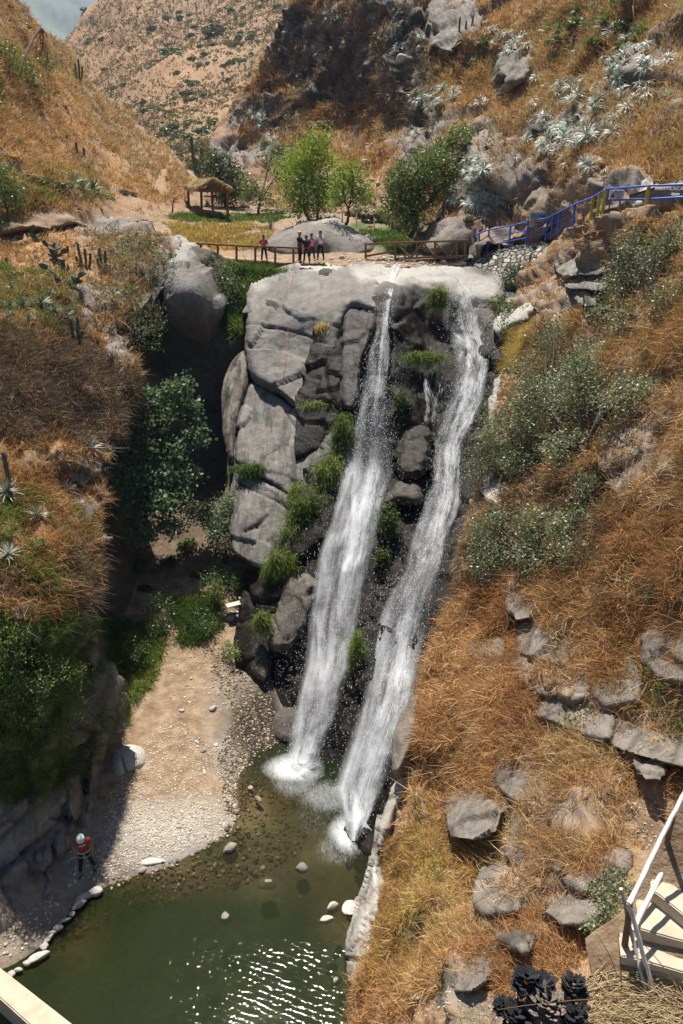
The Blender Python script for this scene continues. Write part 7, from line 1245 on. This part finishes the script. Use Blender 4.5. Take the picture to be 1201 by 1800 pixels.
shrubs(right_bank, [(1000, 1120, 8), (1060, 1180, 10), (905, 1180, 7), (850, 1240, 8), (980, 900, 10), (1120, 1010, 8), (1160, 1120, 12), (1100, 900, 9), (870, 1310, 8), (800, 1560, 10), (760, 1600, 12), (780, 1650, 10), (735, 1700, 12), (850, 1540, 8), (960, 1600, 8), (1130, 1250, 12), (1080, 1330, 9), (905, 1230, 6), (1170, 820, 12), (1140, 500, 14)], ['midgreen', 'hedge', 'olive'], 'small green plant in the dry grass of the right bank', 'small green plants on the right bank')
shrubs(ground, [(200, 1010, 20), (240, 990, 22), (300, 985, 16), (350, 1010, 14), (190, 1060, 18), (330, 960, 18), (255, 1035, 12), (400, 985, 12)], ['darkleaf', 'midgreen'], 'dark fern in the shade of the ravine floor', 'ferns on the ravine floor')
# dead trunk by the shelter, dried stalks, foreground straw
tr_ = [list(P(*a)) for a in ((303, 374, 62), (304, 360, 62), (306, 345, 62))]; tag(bm_from('dead_sapling', *tubes([(np.array(tr_), (.08, .05, .02)), (np.array([list(P(304, 362, 62)), list(P(298, 350, 62))]), (.04, .015)), (np.array([list(P(305, 356, 62)), list(P(311, 344, 62))]), (.04, .015))], 5), M['bark']), 'bare dead sapling left of the shelter', 'sapling')
def stalk(name, pts, label, r_=.02, mat='palestraw', cat='stalk'):
    tag(bm_from(name, *tubes([(np.array([list(p_) for p_ in pts]), np.linspace(r_, r_*.5, len(pts)))], 5), M[mat]), label, cat)
for q, (a, b, lb) in enumerate([(150, 815, 'dried rust flower stalk arching over the rosettes'), (120, 850, 'long dried stalk curling above the silver rosette'), (70, 930, 'dried stalk curled into loops above the grey brush')]):
    c = np.array(left_bank.pt(a, b)); t = np.linspace(0, 1, 14); ln = .9
    pth = [(c+np.stack([t*ln*1.1-.5, -.3-0*t, .15+np.sin(t*2.7)*.45], 1), np.linspace(.02, .01, 14))]
    for i in range(26):
        s0 = pth[0][0][rng.integers(3, 14)]; pth.append((bez(s0, s0+rng.normal(0, .13, 3)+np.array((0, 0, -.07)), (0, 0, .03), 4, .01), np.linspace(.012, .006, 4)))
    tag(bm_from('flower_stalk', *tubes(pth, 4, False), M['rust']), lb, 'stalk')
vn_ = [right_bank.pt(a, b)+Vector((-.05, -.08, .1)) for a, b in ((794, 1408), (798, 1385), (806, 1360), (822, 1338), (834, 1325))]; stalk('vine_stem', vn_, 'thick grey dry stem beside the layered rock', .045, 'bark', 'stem')
for q in range(7): 
    a = 1150+q*9-30; b = 1560+q*7; break
stw = []; _a = rng.uniform(870, 1230, 1500); _b = 1805-rng.random(1500)**1.4*95; _p, _n, _ok = fore.at(_a, _b)
for q in np.nonzero(_ok & ((_a > 1010) | (_b > 1770)))[0][:900]:
    p_ = Vector(_p[q])+Vector((0, 0, rng.uniform(0, .05))); th = random.gauss(0, .6); L = random.uniform(.1, .42); d = Vector((math.cos(th), math.sin(th)*.9, random.uniform(-.05, .35)))
    d2 = d+Vector((random.gauss(0, .35), random.gauss(0, .35), -.35)); stw.append((np.array([list(p_), list(p_+d*L*.5), list(p_+d*L*.5+d2*L*.5)]), np.array((.0032, .0028, .0012))*random.uniform(.6, 1.4)))
V, Fc = tubes(stw, 4, False); o = mesh('straw', V, Fc, M['palestraw'], None, {'tint': np.repeat(rng.uniform(.3, 1, len(stw)), 12)}, True); tag(o, 'dry straw lying over the foreground at the lower right', 'straw', None, 'stuff')
for q, (A, B_, lb) in enumerate([((1010, 1755), (940, 1640), 'long curved straw stem arching left over the slope'), ((1085, 1715), (1048, 1642), 'thin dark reddish stem in front of the concrete pad'), ((1140, 1755), (875, 1775), 'long pale reed lying across the burnt stump'), ((1195, 1745), (1120, 1650), 'thin straw stalk in front of the steps'), ((1090, 1720), (1085, 1630), 'upright brown twig in front of the concrete pad')]):
    a = P(*A, z=11.25); b = P(*B_, z=11.5 if q != 2 else 11.3); stalk('dry_reed', bez(a, b, (0, 0, .12), 7), lb, .007 if q != 1 else .006, 'palestraw' if q not in (1, 4) else 'bark')
# ================================================================ HAZE
bm = bmesh.new(); bmesh.ops.create_cube(bm, size=1, matrix=Matrix.Translation((0, 1500, 300)) @ Matrix.Diagonal((5200, 3400, 1300, 1)))
o = bmobj('haze', bm); m = NT('haze'); m.t.links.new(m.add('VolumePrincipled', {'Color': (.48, .66, 1.), 'Density': .00017, 'Anisotropy': .2}).outputs[0], m.out.inputs[1]); o.data.materials.append(m.m); tag(o, 'thin blue-grey haze over the far hills', 'haze', None, 'stuff')

_g = {}
for o in S.objects:
    if o.parent is None and o.get('group') and o.get('label'): _g.setdefault((o['group'], o['label']), []).append(o)
for (g, lb), obs in _g.items():
    if 1 < len(obs) <= 60: ordinals(obs, lb, 'there')
